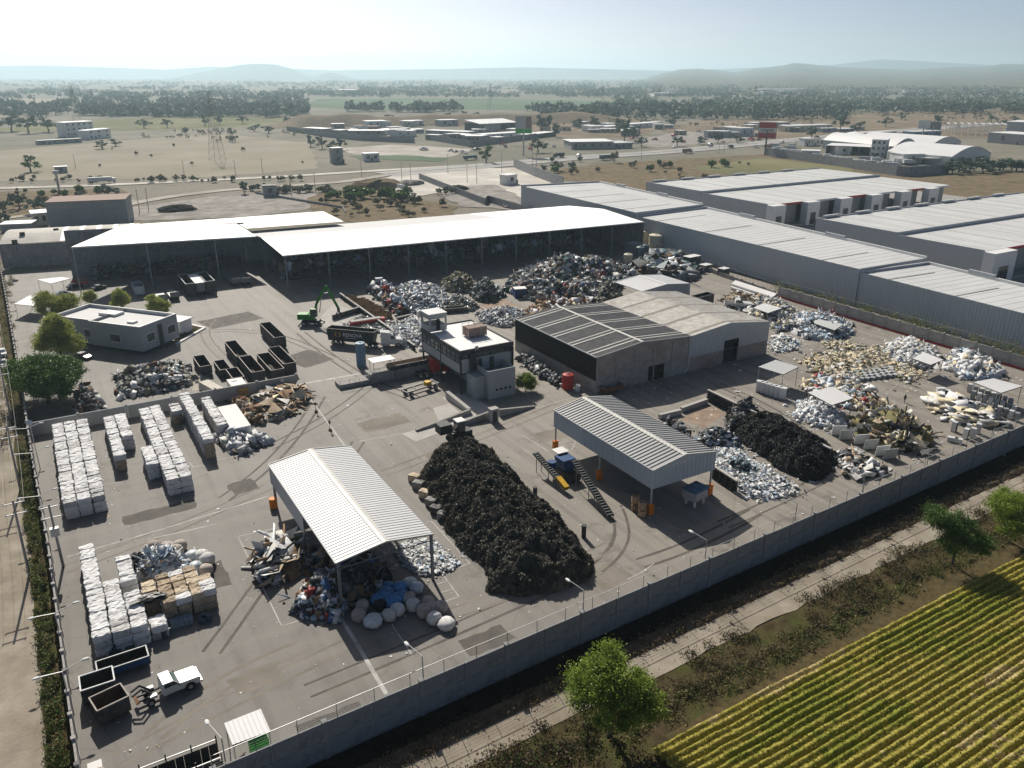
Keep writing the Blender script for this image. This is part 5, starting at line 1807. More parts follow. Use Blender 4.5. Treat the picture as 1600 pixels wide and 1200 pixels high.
def tractor(label, loc, rz, m_='cab_white'):
 t = thing('truck_tractor', label, 'truck', (*loc, 0), rz)
 side_extr(t, 'cab', m_, [(-2.4, 0.9), (2.6, 0.7), (2.7, 1.6), (2.3, 1.9), (1.1, 2.05), (0.5, 2.95), (-0.3, 3.6), (-2.2, 3.9), (-2.4, 3.8)], 2.3)
 q = MB()
 q.add([(1.12, -1.0, 2.08), (1.12, 1.0, 2.08), (0.54, 0.95, 2.93), (0.54, -0.95, 2.93)], [(0, 1, 2, 3)])
 q.build('windscreen', M['glass_dark'], t, world=False)
 for s in (-1, 1):
  y = s * 1.16
  q = MB()
  q.add([(0.95, y, 2.1), (-0.1, y, 2.1), (-0.1, y, 2.85), (0.5, y, 2.85)], [(0, 1, 2, 3)])
  q.build('side_window', M['glass_dark'], t, world=False)
  box_part(t, 'fuel_tank', 'chrome', -2.2, -0.4, y - 0.2, y + 0.05, 0.55, 1.0)
  box_part(t, 'mirror', 'steel_dark', 0.9, 1.0, y + s * 0.1 - 0.08, y + s * 0.1 + 0.08, 2.1, 2.7)
  box_part(t, 'headlight', 'chrome', 2.64, 2.74, s * 0.8 - 0.2, s * 0.8 + 0.2, 1.05, 1.35)
 box_part(t, 'chassis', 'steel_dark', -5.6, -2.2, -0.5, 0.5, 0.7, 1.0)
 box_part(t, 'bumper', 'chrome', 2.6, 2.85, -1.1, 1.1, 0.45, 0.85)
 for x in (1.6, -3.7, -5.0):
  for s in (-1, 1):
   wheel(t, x, s * 1.0, 0.52, 0.35, s)
 return t
tractor('white conventional truck tractor coupled to the RENOVA trailer', (67.0, 168.8), math.radians(-20))
tractor('red truck tractor under the raised weigh office', (69.0, 146.0), math.radians(-5), 'red_paint')
skip('dark open trailer with pale load along the platform', G2(645, 583), 11.0, 2.5, 2.9, math.radians(2), om='trailer_dark', im='bale_brown', rm='skip_rim', wheels=True, name='bulk_trailer')
def pickup(label, loc, rz, m_='cab_white', hook=False, name='pickup_truck', sc=1.0):
 t = thing(name, label, 'truck', (*loc, 0), rz)
 t.scale = (sc, sc, sc)
 side_extr(t, 'hood', m_, [(0.9, 0.55), (2.95, 0.5), (3.05, 0.9), (2.85, 1.25), (0.95, 1.38)], 2.0)
 side_extr(t, 'cab', m_, [(-0.75, 0.55), (0.9, 0.55), (0.95, 1.36), (0.35, 2.0), (-0.65, 2.02), (-0.75, 1.4)], 1.95)
 q = MB()
 q.add([(0.93, -0.85, 1.42), (0.93, 0.85, 1.42), (0.42, 0.78, 1.97), (0.42, -0.78, 1.97)], [(0, 1, 2, 3)])
 q.build('windscreen', mat('windscreen_green', (0.12, 0.18, 0.16), rough=0.1, spec=0.7, scale=1), t, world=False)
 for s in (-1, 1):
  y = s * 0.99
  q = MB()
  q.add([(0.85, y, 1.4), (-0.55, y, 1.4), (-0.55, y, 1.92), (0.38, y, 1.92)], [(0, 1, 2, 3)])
  dw = q.build('side_window', M['glass_dark'], t, world=False)
  box_part(t, 'mirror', 'steel_dark', 0.75, 0.9, y + s * 0.05, y + s * 0.28 if s > 0 else y - 0.28 + 0.0 + 0.23, 1.35, 1.6) if s > 0 else box_part(t, 'mirror', 'steel_dark', 0.75, 0.9, y - 0.28, y - 0.05, 1.35, 1.6)
  q = MB()
  q.cyl((1.9, s * 1.03 - 0.02, 0.45), (1.9, s * 1.03 + 0.02, 0.45), 0.55, n=14)
  q.build('wheel_arch', M['steel_dark'], t, world=False)
  box_part(t, 'headlight', 'chrome', 2.98, 3.06, s * 0.75 - 0.18, s * 0.75 + 0.18, 0.85, 1.1)
 box_part(t, 'bumper', 'chrome', 2.95, 3.15, -0.98, 0.98, 0.42, 0.68)
 for x in (1.9, -2.0):
  for s in (-1, 1):
   wheel(t, x, s * 0.92, 0.42, 0.28, s)
 if hook:
  for s in (-1, 1):
   box_part(t, 'chassis_rail', 'steel_dark', -3.0, -0.8, s * 0.4 - 0.08, s * 0.4 + 0.08, 0.65, 0.85)
   q = MB()
   q.bar((-1.6, s * 0.35, 0.9), (-2.6, s * 0.35, 2.0), 0.16)
   q.bar((-2.6, s * 0.35, 2.0), (-3.5, s * 0.35, 1.6), 0.16)
   q.build('lift_arm', M['steel_dark'], t, world=False)
   box_part(t, 'side_box', 'cab_white', -2.0, -1.3, s * 0.7 - 0.2, s * 0.7 + 0.25, 0.75, 1.05)
  box_part(t, 'rear_step', 'rust', -3.3, -3.0, -0.6, 0.6, 0.6, 0.75)
  q = MB()
  q.bar((-3.5, -0.35, 1.6), (-3.5, 0.35, 1.6), 0.14)
  q.build('lift_bar', M['steel_dark'], t, world=False)
 else:
  q = MB()
  for a in ((-3.0, -0.8, -0.98, -0.88), (-3.0, -0.8, 0.88, 0.98), (-3.05, -2.95, -0.87, 0.87)):
   q.box(*a, 0.6, 1.3)
  q.box(-2.94, -0.8, -0.87, 0.87, 0.6, 0.7)
  q.build('cargo_bed', M[m_], t, world=False)
 return t
pa, pb = G2(262, 1057, 2.0), G2(290, 1053, 1.3)
hk = math.atan2(pb[1] - pa[1], pb[0] - pa[0])
pickup('white hook lift truck with bare chassis beside the open skips', (pa[0] - 0.1, pa[1]), hk * 0.5 + 0.02, hook=True, name='hook_truck')
pickup('white and red truck behind the cream roofed bay', G2(1153, 481), math.radians(-40), sc=1.25)
def car(label, loc, rz, m_, sc=1.0, name='car', group=None):
 t = thing(name, label, 'car', (*loc, 0) if len(loc) == 2 else loc, rz, group)
 t.scale = (sc, sc, sc)
 side_extr(t, 'body', m_, [(-2.1, 0.3), (2.1, 0.3), (2.15, 0.7), (1.1, 0.9), (-1.6, 0.95), (-2.1, 0.85)], 1.7)
 side_extr(t, 'cabin', m_, [(1.0, 0.9), (0.35, 1.42), (-0.9, 1.45), (-1.55, 0.95)], 1.5)
 side_extr(t, 'glazing', 'glass_dark', [(0.95, 0.93), (0.38, 1.37), (-0.86, 1.39), (-1.45, 0.98)], 1.53)
 for x in (1.3, -1.3):
  for s in (-1, 1):
   wheel(t, x, s * 0.75, 0.32, 0.2, s, hub=False)
 return t
mat('car_white', (0.72, 0.72, 0.72), rough=0.3, spec=0.5, scale=1, var=0.03)
mat('car_dark', (0.02, 0.022, 0.028), rough=0.3, spec=0.5, scale=1, var=0.1)
mat('car_silver', (0.4, 0.41, 0.42), rough=0.3, spec=0.5, scale=1, var=0.05)
car('white car parked on the dirt street by the office, upper one', G2(3, 555), math.radians(95), 'car_white', 1.1)
car('silver car parked on the dirt street by the office', G2(4, 572), math.radians(88), 'car_silver', 1.1)
car('dark car parked in the shade of the shed by the gate', G2(117, 450), math.radians(20), 'car_dark')
car('dark blue car parked in the shade further from the gate', G2(155, 452), math.radians(30), 'car_dark')
car('white car parked at the gate shelter', G2(101, 462), math.radians(10), 'car_white')
car('dark car parked under the near corner of the left office', G2(130, 560), math.radians(-50), 'car_dark')
pickup('red pickup parked in the shade by the concrete shed wall', G2(127, 446), math.radians(-60), 'red_paint')
mh = thing('material_handler', 'bright green material handler with folded boom and grapple', 'excavator', (*G2(487, 507), 0), -YAW)
box_part(mh, 'undercarriage', 'steel_dark', -2.2, 2.2, -1.2, 1.2, 0.6, 1.3)
for x in (-1.6, 1.6):
 for s in (-1, 1):
  wheel(mh, x, s * 1.3, 0.62, 0.5, s)
for x in (-2.4, 2.4):
 for s in (-1, 1):
  q = MB()
  q.bar((x * 0.8, s * 0.8, 1.0), (x * 1.25, s * 1.9, 0.1), 0.25)
  q.build('outrigger', M['steel_dark'], mh, world=False)
box_part(mh, 'turntable', 'steel_dark', -0.9, 0.9, -0.9, 0.9, 1.3, 1.6)
side_extr(mh, 'house', 'green_machine', [(-3.2, 1.6), (1.0, 1.6), (1.0, 2.4), (-0.6, 3.0), (-3.2, 3.0)], 2.5)
box_part(mh, 'engine_grille', 'steel_dark', -3.24, -3.205, -1.0, 1.0, 1.9, 2.8)
box_part(mh, 'cab', 'glass_dark', 0.2, 1.9, -1.35, -0.25, 2.42, 4.3)
box_part(mh, 'cab_roof', 'green_machine', 0.15, 1.95, -1.4, -0.2, 4.3, 4.4)
q = MB()
q.bar((0.9, 0.4, 2.6), (1.6, 0.4, 5.4), 0.55, 0.75)
q.bar((1.6, 0.4, 5.4), (4.4, 0.4, 10.0), 0.5, 0.65)
q.build('boom', M['green_machine'], mh, world=False)
q = MB()
q.bar((4.4, 0.4, 10.1), (7.1, 0.4, 4.2), 0.42, 0.55)
q.build('stick', M['green_machine'], mh, world=False)
q = MB()
q.bar((2.2, 0.4, 3.0), (3.0, 0.4, 7.2), 0.2)
q.bar((3.4, 0.4, 8.0), (5.4, 0.4, 8.4), 0.2)
q.build('hydraulic_ram', M['chrome'], mh, world=False)
for k in range(5):
 t_ = 2 * math.pi * k / 5
 q = MB()
 q.bar((7.1, 0.4, 3.6), (7.1 + 0.9 * math.cos(t_), 0.4 + 0.9 * math.sin(t_), 2.6), 0.18)
 q.bar((7.1 + 0.9 * math.cos(t_), 0.4 + 0.9 * math.sin(t_), 2.6), (7.1 + 0.35 * math.cos(t_), 0.4 + 0.35 * math.sin(t_), 1.5), 0.16)
 q.build('grapple_tine', M['steel_dark'], mh, world=False)
box_part(mh, 'grapple_head', 'steel_dark', 6.8, 7.4, 0.1, 0.7, 3.4, 4.3)
def conveyor(label, a, c_, w, m_='steel_dark', legs=(0.2, 0.55)):
 a, c_ = Vector(a), Vector(c_)
 root = thing('conveyor', label, 'conveyor', (a.x, a.y, 0))
 d = (c_ - a)
 s = Vector((d.y, -d.x, 0)).normalized() * (w / 2)
 q = MB()
 for sg in (-1, 1):
  q.bar(a + s * sg, c_ + s * sg, 0.12, 0.28)
 q.build('side_frame', M[m_], root)
 q = MB()
 up = Vector((0, 0, 0.05))
 q.quad(a - s * 0.9 + up, a + s * 0.9 + up, c_ + s * 0.9 + up, c_ - s * 0.9 + up)
 q.build('belt', M['rubber'], root)
 n = int(d.length / 0.55)
 for k in range(n):
  p = a + d * ((k + 0.5) / n)
  q = MB()
  q.bar(p - s * 0.8 + up * 2, p + s * 0.8 + up * 2, 0.10, 0.06)
  q.build('cleat', M['steel'], root)
 for t in legs:
  p = a + d * t
  for sg in (-1, 1):
   q = MB()
   q.bar(p + s * sg, (p.x + s.x * sg, p.y + s.y * sg, 0), 0.09)
   q.build('leg', M['steel'], root)
 return root
conveyor('short dark conveyor rising away from the blue shredder', (62.6, 98.2, 2.9), (62.4, 88.6, 0.9), 0.9, legs=(0.12, 0.5))
conveyor('long dark cleated conveyor descending towards the wall from the shredder', (65.2, 91.0, 4.0), (63.5, 79.2, 0.6), 1.0, legs=(0.15, 0.5, 0.72))
sh = thing('shredder', 'blue shredder with white hopper lid beside the grey canopy', 'shredder', (65.6, 94.2, 0))
q = MB()
q.extr([(-0.8, 1.2), (0.8, 1.2), (1.2, 3.2), (-1.2, 3.2)], (65.6, 92.8), (65.6, 95.4))
q.build('hopper', M['blue_paint'], sh)
q = MB()
q.box(64.9, 67.0, 95.0, 97.0, 3.4, 3.5)
q.build('hopper_lid', M['white_paint'], sh)
q = MB()
q.box(64.6, 66.6, 91.0, 95.6, 0.2, 1.2)
q.build('base', M['steel_dark'], sh)
q = MB()
q.bar((62.4, 91.2, 1.6), (62.35, 88.8, 0.9), 0.85, 0.7)
q.build('motor_housing', M['yellow_paint'], sh)
q = MB()
q.cyl((63.6, 94.8, 1.4), (63.6, 94.8, 2.6), 0.7, n=12)
q.build('motor', M['blue_paint'], sh)
for (x, y) in ((69.4, 77.5), (69.4, 90.0), (69.4, 102.5), (81.0, 77.5), (81.0, 90.0)):
 q = MB()
 q.box(x - 0.42, x + 0.42, y - 0.3, y + 0.3, 0, 1.7)
 q.build('post_guard', M['orange_paint'], c2)
q = MB()
q.cyl((22.6, 107.4, 0), (22.6, 107.4, 1.6), 0.55, n=12)
tag(q.build('barrel', M['orange_paint']), 'orange barrels at the back post of the white canopy', 'barrel')
for (u, v), lab in zip([(836, 779), (912, 840)], ['dark steel bollard between the black heap and the conveyor', 'dark steel bollard at the lower end of the black heap']):
 q = MB()
 p = G2(u, v)
 q.cyl((*p, 0), (*p, 1.9), 0.33, n=14)
 q.cyl((*p, 1.9), (*p, 1.97), 0.36, n=14)
 tag(q.build('bollard', M['steel_dark']), lab, 'bollard')
for (u, v), lab in zip([(516, 673), (494, 644)], ['thin post in a concrete foot at the worn line, nearer one', 'thin post in a concrete foot by the cardboard heap']):
 q = MB()
 p = G2(u, v)
 q.cyl((*p, 0), (*p, 0.4), 0.35, 0.28, n=8)
 q.cyl((*p, 0.4), (*p, 2.0), 0.06, n=6)
 q.box(p[0] - 0.2, p[0] + 0.2, p[1] - 0.03, p[1] + 0.03, 1.4, 2.0)
 tag(q.build('marker_post', M['rust']), lab, 'post')
wm = thing('wrapped_machine', 'tarpaulin wrapped machine under the grey canopy edge', 'machine', (*G2(1085, 786), 0), 0.15)
vs, fs = lump_box(3.2, 2.4, 1.5, 5, 0.12)
q = MB()
q.add([(x, y, z + 1.0) for x, y, z in vs], fs)
q.build('wrapping', mat('tarp_white', (0.50, 0.46, 0.46), scale=2, rough=0.6), wm, world=False)
vs, fs = lump_box(3.4, 2.6, 0.3, 6, 0.1)
q = MB()
q.add([(x, y, z + 2.45) for x, y, z in vs], fs)
q.build('blue_tarp', mat('tarp_blue', (0.10, 0.20, 0.30), scale=2, rough=0.5), wm, world=False)
for (x, y) in ((-1, -0.8), (1, -0.8), (-1, 0.8), (1, 0.8)):
 box_part(wm, 'leg', 'white_paint', x - 0.15, x + 0.15, y - 0.15, y + 0.15, 0, 1.05)
mat('cardboard', (0.36, 0.24, 0.14), col2=(0.46, 0.33, 0.21), scale=2, rough=0.9, rnd=0.2)
mat('box_inside', (0.12, 0.08, 0.05), scale=2)
def bin_mesh():
 q = MB()
 n = 8
 ring = [(0.62 * math.cos(math.pi / 8 + math.pi / 4 * k), 0.62 * math.sin(math.pi / 8 + math.pi / 4 * k)) for k in range(n)]
 for k in range(n):
  a, c_ = ring[k], ring[(k + 1) % n]
  q.add([(*a, 0.12), (*c_, 0.12), (*c_, 1.1), (*a, 1.1)], [(0, 1, 2, 3)])
  q.add([(a[0] * .94, a[1] * .94, 0.12), (c_[0] * .94, c_[1] * .94, 0.12), (c_[0] * .94, c_[1] * .94, 1.1), (a[0] * .94, a[1] * .94, 1.1)], [(3, 2, 1, 0)])
 q.add([(x * .94, y * .94, 0.75) for x, y in ring], [tuple(range(n))], 1)
 for y in (-0.45, 0, 0.45):
  q.box(-0.6, 0.6, y - 0.06, y + 0.06, 0, 0.1)
 return q
bo = bin_mesh().build('cardboard_bin', [M['cardboard'], M['bale_white']], world=False)
bdat = bo.data
bpy.data.objects.remove(bo)
def cbin(loc, label, group=None, s=1.0):
 o = bpy.data.objects.new('cardboard_bin', bdat)
 COL.objects.link(o)
 o.location = (float(loc[0]), float(loc[1]), float(loc[2]) if len(loc) > 2 else 0)
 o.scale = (s, s, s * R.uniform(0.9, 1.15))
 o.rotation_euler = (0, 0, R.uniform(0, 3))
 return tag(o, label, 'bin', group)
for k, (u, v, z) in enumerate([(992, 797, 0), (1003, 806, 0), (992, 797, 1.15), (1003, 806, 1.15)]):
 p = G2(u, v)
 cbin((p[0], p[1], z), ['octagonal cardboard bin under the grey canopy, lower left', 'octagonal cardboard bin beside the orange post guard, lower', 'octagonal cardboard bin stacked on the left pile', 'octagonal cardboard bin stacked beside the orange post guard'][k])
gA, gB = np.array(G2(543, 470)), np.array(G2(592, 500))
for r in range(3):
 for k in range(11):
  p = gA + (gB - gA) * k / 10 + np.array([1.55, 0.2]) * r + np.array([R.uniform(-.15, .15), R.uniform(-.15, .15)])
  if r == 2 and k < 2:
   continue
  cbin(p, 'brown cardboard bin in the rows beside the sorting bay', 'cardboard bins beside the sorting bay', 1.25)
def barrier(label, a, c_, h, n, r=0.22, m_='pipe_black', posts=4, name='pipe_barrier'):
 a, c_ = np.array(a[:2]), np.array(c_[:2])
 root = thing(name, label, 'barrier', (*a, 0))
 d = (c_ - a) / np.linalg.norm(c_ - a)
 x = np.array([d[1], -d[0]])
 for k in range(n):
  z = h * (k + 0.5) / n
  q = MB()
  q.cyl((*a, z), (*c_, z), h / n / 2 * 0.98, n=8)
  q.build('pipe', M[m_], root)
 for k in range(posts):
  p = a + (c_ - a) * (k + 0.5) / posts
  for s in (-1, 1):
   pp = p + x * s * (h / n / 2 + 0.1)
   q = MB()
   q.box(pp[0] - 0.1, pp[0] + 0.1, pp[1] - 0.1, pp[1] + 0.1, 0, h + 0.1)
   q.build('post', M['steel_dark'], root)
 q = MB()
 q.bar((*a, h + 0.12), (*c_, h + 0.12), 0.5, 0.22)
 q.build('cap', M['pale_concrete'], root)
 return root
mat('pipe_black', (0.03, 0.031, 0.033), rough=0.5, scale=2, var=0.3)
barrier('long black pipe barrier with pale cap behind the second black heap', (107.2, 105.6), (106.0, 75.6), 2.2, 4, posts=6)
barrier('short black pipe barrier under the grey canopy corner', G2(1112, 745), G2(1150, 770), 1.9, 4)
barrier('dark barrier beam along the cardboard bins', G2(532, 465), G2(648, 548), 1.2, 2, posts=6)
barrier('dark barrier beam across the sorting bay', G2(520, 500), G2(562, 487), 1.2, 2, posts=3)
barrier('short dark barrier beside the white film heap by the truck', G2(620, 503), G2(645, 497), 1.0, 2, posts=2)
low_wall('block_wall', 'row of pale concrete blocks at the back of the second black heap', G2(1064, 644), G2(1104, 630), 1.0, 0.7, 'pale_concrete')
low_wall('block_wall', 'curved row of pale concrete blocks behind the grey canopy', G2(1030, 655), G2(1063, 647), 1.0, 0.7, 'pale_concrete')
low_wall('kerb_strip', 'pale kerb between the scrap bays', G2(740, 475), G2(775, 493), 0.25, 0.4, 'pale_concrete')
poly_mesh('rusty_pad', [G2(745, 478), G2(780, 462), G2(815, 480), G2(775, 494)], 0.01, mat('rust_dust', (0.30, 0.22, 0.16), scale=0.5, var=0.25, space='World'), jitter=0.4, step=2)
poly_mesh('rusty_pad', [G2(1060, 655), G2(1104, 632), G2(1135, 648), G2(1100, 668)], 0.01, M['rust_dust'], jitter=0.4, step=2)
poly_mesh('pale_slab', [G2(492, 505), G2(520, 475), G2(560, 487), G2(530, 520)], 0.01, M['pale_concrete'], jitter=0.2)
q = MB()
q.obox((*G2(575, 508), 1.0), (9, 1.6, 1.0), rz=math.radians(-2))
rk = q.build('flat_rack', M['red_paint'])
tag(rk, 'low red flat rack with pale top behind the RENOVA trailer', 'rack')
q = MB()
q.obox((*G2(572, 508), 1.57), (8.0, 1.5, 0.12), rz=math.radians(-2))
q.build('deck_sheet', M['pale_concrete'], rk)
pa_, pb_ = np.array(G2(1143, 452)), np.array(G2(1208, 474))
for r in range(2):
 for k in range(5 - r):
  a = pa_ + np.array([0.9, 0.55]) * (k + 0.5 * r) * 1.1
  c_ = pb_ + np.array([0.9, 0.55]) * (k + 0.5 * r) * 1.1
  q = MB()
  q.cyl((*a, 0.55 + r * 0.85), (*c_, 0.55 + r * 0.85), 0.48, n=12, caps=False)
  q.cyl((*a, 0.55 + r * 0.85), (*c_, 0.55 + r * 0.85), 0.42, n=12, caps=False)
  tag(q.build('steel_pipe', M['white_paint']), 'long white steel pipe in the stack near the boundary wall', 'pipe', 'white pipes stacked near the boundary wall')
fr = thing('trailer_frame', 'bare trailer frame with axles and yellow motor beside the office ramp', 'trailer', (*G2(657, 612), 0), math.radians(12))
for s in (-1, 1):
 q = MB()
 q.bar((-4, s * 1.0, 1.1), (4, s * 1.0, 1.1), 0.2, 0.3)
 q.build('frame_rail', M['steel'], fr, world=False)
for x in (-3.9, -1.3, 1.3, 3.9):
 q = MB()
 q.bar((x, -1, 1.1), (x, 1, 1.1), 0.18)
 q.build('cross_member', M['steel'], fr, world=False)
for x in (-3.0, 3.0):
 for s in (-1, 1):
  wheel(fr, x, s * 1.1, 0.5, 0.3, s)
box_part(fr, 'motor', 'yellow_paint', 1.2, 2.4, -0.6, 0.5, 0.9, 1.8)
# ------------------------------------------------------------------ refrigerators
mat('fridge_white', (0.70, 0.71, 0.71), rough=0.4, scale=2, var=0.05, rnd=0.15, dirt=(0.45, 0.43, 0.4), dscale=1.0, damt=0.4)
mat('fridge_grey', (0.32, 0.35, 0.37), rough=0.4, scale=2, var=0.08, rnd=0.2)
mat('fridge_back', (0.02, 0.02, 0.02), rough=0.7, scale=2)
fr_root = None
fr_n = 0
def fridge(px, label, group=None, rz=0.0, lying=False, h=1.7, m_='fridge_white', z=0.0):
 global fr_n
 root = thing('refrigerator', label, 'refrigerator', (*G2(*px), z), rz, group)
 hx = 0.42
 w_ = 0.8
 def bx(nm, mm, a):
  q = MB()
  if lying:
   x0_, x1_, y0_, y1_, z0_, z1_ = a
   q.box(x0_, x1_, z0_ - h / 2, z1_ - h / 2, -y1_ + 0.42, -y0_ + 0.42)
  else:
   q.box(*a)
  q.build(nm, M[mm], root, world=False)
 bx('cabinet', m_, (-hx, hx, -0.34, 0.36, 0.05, h))
 bx('door', m_, (-hx + 0.01, hx - 0.01, -0.42, -0.35, 0.45, h - 0.01))
 bx('freezer_door', m_, (-hx + 0.01, hx - 0.01, -0.42, -0.35, 0.06, 0.43))
 bx('rear_grille', 'fridge_back', (-hx + 0.04, hx - 0.04, 0.365, 0.40, 0.1, h - 0.1))
 return root
for k in range(6):
 a = np.array(G2(1186, 612)) + (np.array(G2(1222, 623)) - np.array(G2(1186, 612))) * k / 5
 root = fridge((0, 700), 'white cabinet in the close row below the grey shelter', 'white cabinets below the grey shelter', rz=-0.9, h=1.9)
 root.location = (a[0], a[1], 0)
 root.scale = (1.6, 1.4, 1.25)
for k, (u, v, rz) in enumerate([(1490, 674, 0.2), (1512, 678, -1.2), (1519, 684, -1.2), (1527, 677, -1.2), (1508, 685, 0.3)]):
 fridge((u, v), ['tall dark backed refrigerator standing at the left of the loose group', 'white refrigerator at the back of the loose group', 'white refrigerator at the front of the loose group by the wall', 'white refrigerator at the right end of the loose group', 'refrigerator showing its dark back in the loose group'][k], rz=rz + (3.14 if k in (0, 4) else 0), h=1.9)
fridge((1488, 690), 'white refrigerator lying down beside the loose group', rz=0.5, lying=True)
fridge((1497, 692), 'short white freezer lying before the loose group', rz=0.4, lying=True, h=1.3)
for r in range(3):
 for k in range(8):
  u = 1514 + k * 9 + r * 5
  v = 612 + k * 3.4 + r * 11
  lab = ['old refrigerator in the back row under the white shelter', 'old refrigerator in the middle row under the white shelter', 'grey refrigerator in the front row before the white shelter'][r]
  fridge((u, v), lab, 'refrigerators under the white shelter, row %s' % 'abc'[r], rz=0.5 + R.uniform(-.2, .2), m_='fridge_grey' if (r + k) % 2 else 'fridge_white', lying=(r == 2 and k < 4))
for k in range(7):
 fridge((1470 + k * 9, 612 + k * 4.5 + (k % 2) * 5), 'white appliance in the jumbled line before the shelter', 'appliances in the jumbled line', rz=R.uniform(0, 3), lying=k % 2 == 0)
for k, (u, v) in enumerate([(1310, 680), (1322, 687), (1345, 694), (1360, 702), (1378, 712), (1390, 717)]):
 p = G2(u, v)
 q = MB()
 q.obox((p[0], p[1], 0.95), (2.6, 0.12, 1.9), rz=-0.45 + 0.03 * k, rx=0.12)
 tag(q.build('leaning_panel', M['office_paint' if k % 2 else 'white_paint']), 'pale panel standing in the line in front of the olive heap', 'panel', 'panels in front of the olive heap')
q = MB()
q.box(22.6, 25.9, 133.2, 144.6, 0.6, 2.7)
wb = q.build('box_body', M['white_paint'])
tag(wb, 'large white box body beside the single-file bale stack', 'truck body')
wb.name = 'white_box'
# ------------------------------------------------------------------ street furniture
def wall_lamp(label, base, h0, h1, out, double=False, group=None):
 root = thing('street_lamp', label, 'lamp', (base[0], base[1], h0), 0, group)
 q = MB()
 q.cyl((0, 0, 0), (0, 0, h1 - h0 - 0.4), 0.07, 0.05, n=6)
 q.build('pole', M['galv_post'], root, world=False)
 o_ = np.array(out[:2]) / np.linalg.norm(out[:2])
 for s in ((1, -1) if double else (1,)):
  e = o_ * 1.9 * s
  q = MB()
  q.bar((0, 0, h1 - h0 - 0.4), (e[0], e[1], h1 - h0), 0.07)
  q.build('arm', M['galv_post'], root, world=False)
  q = MB()
  q.blob((e[0] * 1.15, e[1] * 1.15, h1 - h0), (0.45 if abs(o_[0]) > 0.6 else 0.2, 0.45 if abs(o_[1]) > 0.6 else 0.2, 0.11), n=8, mrow=4, jit=0)
  q.build('lamp_head', M['white_paint'], root, world=False)
 return root
for k, x in enumerate([5.6, 24.8, 44.7, 63.6, 80.3, 94.8, 110.8, 129.5, 148.5]):
 wall_lamp('lamp on the perimeter wall, %s from the gate corner' % ['first', 'second', 'third', 'fourth', 'fifth', 'sixth', 'seventh', 'eighth', 'ninth'][k], (x, wallY(x) + 0.25), 4.1, 7.1, (-0.35, 1))
for k, (y, x) in enumerate([(76.8, -5.85), (87.5, -6.0), (118, -6.6), (134, -7.0), (145, -7.5)]):
 wall_lamp('double armed lamp on the street wall, %s from the near corner' % ['first', 'second', 'third', 'fourth', 'fifth', 'sixth', 'seventh'][k], (x, y), 2.9, 5.6, (1, 0.15), double=True)
def utility_pole(label, base, h, arms=2, lean=0.0, rz=0.0, transformer=False):
 root = thing('utility_pole', label, 'pole', (*base, -0.3), rz)
 q = MB()
 q.cyl((0, 0, 0), (lean, 0, h), 0.19, 0.12, n=8)
 q.build('pole', M['concrete'], root, world=False)
 for k in range(arms):
  z = h - 0.4 - 1.5 * k
  q = MB()
  q.bar((lean - 1.2, 0, z), (lean + 1.2, 0, z), 0.12)
  q.build('cross_arm', M['galv_post'], root, world=False)
  for x in (-1.1, 0.0, 1.1):
   q = MB()
   q.cyl((lean + x, 0, z + 0.06), (lean + x, 0, z + 0.3), 0.06, n=6)
   q.build('insulator', M['white_paint'], root, world=False)
 if transformer:
  q = MB()
  q.box(lean - 0.5, lean + 0.5, -0.75, -0.1, h * 0.55, h * 0.55 + 1.1)
  q.build('transformer', M['galv_post'], root, world=False)
 return root
upos = [(-9.0, 106.5), (-9.6, 133.0), (-10.6, 165), (-12.0, 200), (-13.2, 240), (-14.5, 285)]
for k, (x, y) in enumerate(upos):
 utility_pole('concrete utility pole with cross arms on the dirt street, %s from the camera' % ['first', 'second', 'third', 'fourth', 'fifth', 'sixth'][k], (x, y), 11.0, lean=0.25)
utility_pole('yard utility pole with grey transformer beside the wide bale stack', G2(99, 885), 9.5, 2, transformer=True)
tall = thing('flood_light', 'slim lamp post with round head beside the wide bale stack', 'lamp', (*G2(63, 733), 0))
q = MB()
q.cyl((0, 0, 0), (0, 0, 8.2), 0.07, n=6)
q.build('pole', M['galv_post'], tall, world=False)
q = MB()
q.cyl((0, 0, 8.2), (0, -0.15, 8.35), 0.45, n=12)
q.build('lamp_head', M['white_paint'], tall, world=False)
q = MB()
for xo in (-1.1, 0.0, 1.1):
 for (p0, p1) in zip(upos[:-1], upos[1:]):
  for z in (10.2,):
   n = 6
   pts = [((p0[0] + xo + 0.25) * (1 - t) + (p1[0] + xo + 0.25) * t, p0[1] * (1 - t) + p1[1] * t, z - 0.8 * 4 * t * (1 - t)) for t in [i / n for i in range(n + 1)]]
   for a, c_ in zip(pts[:-1], pts[1:]):
    q.bar(a, c_, 0.022)
tag(q.build('power_lines', M['steel']), 'overhead wires strung between the street poles', 'wires', kind='stuff')
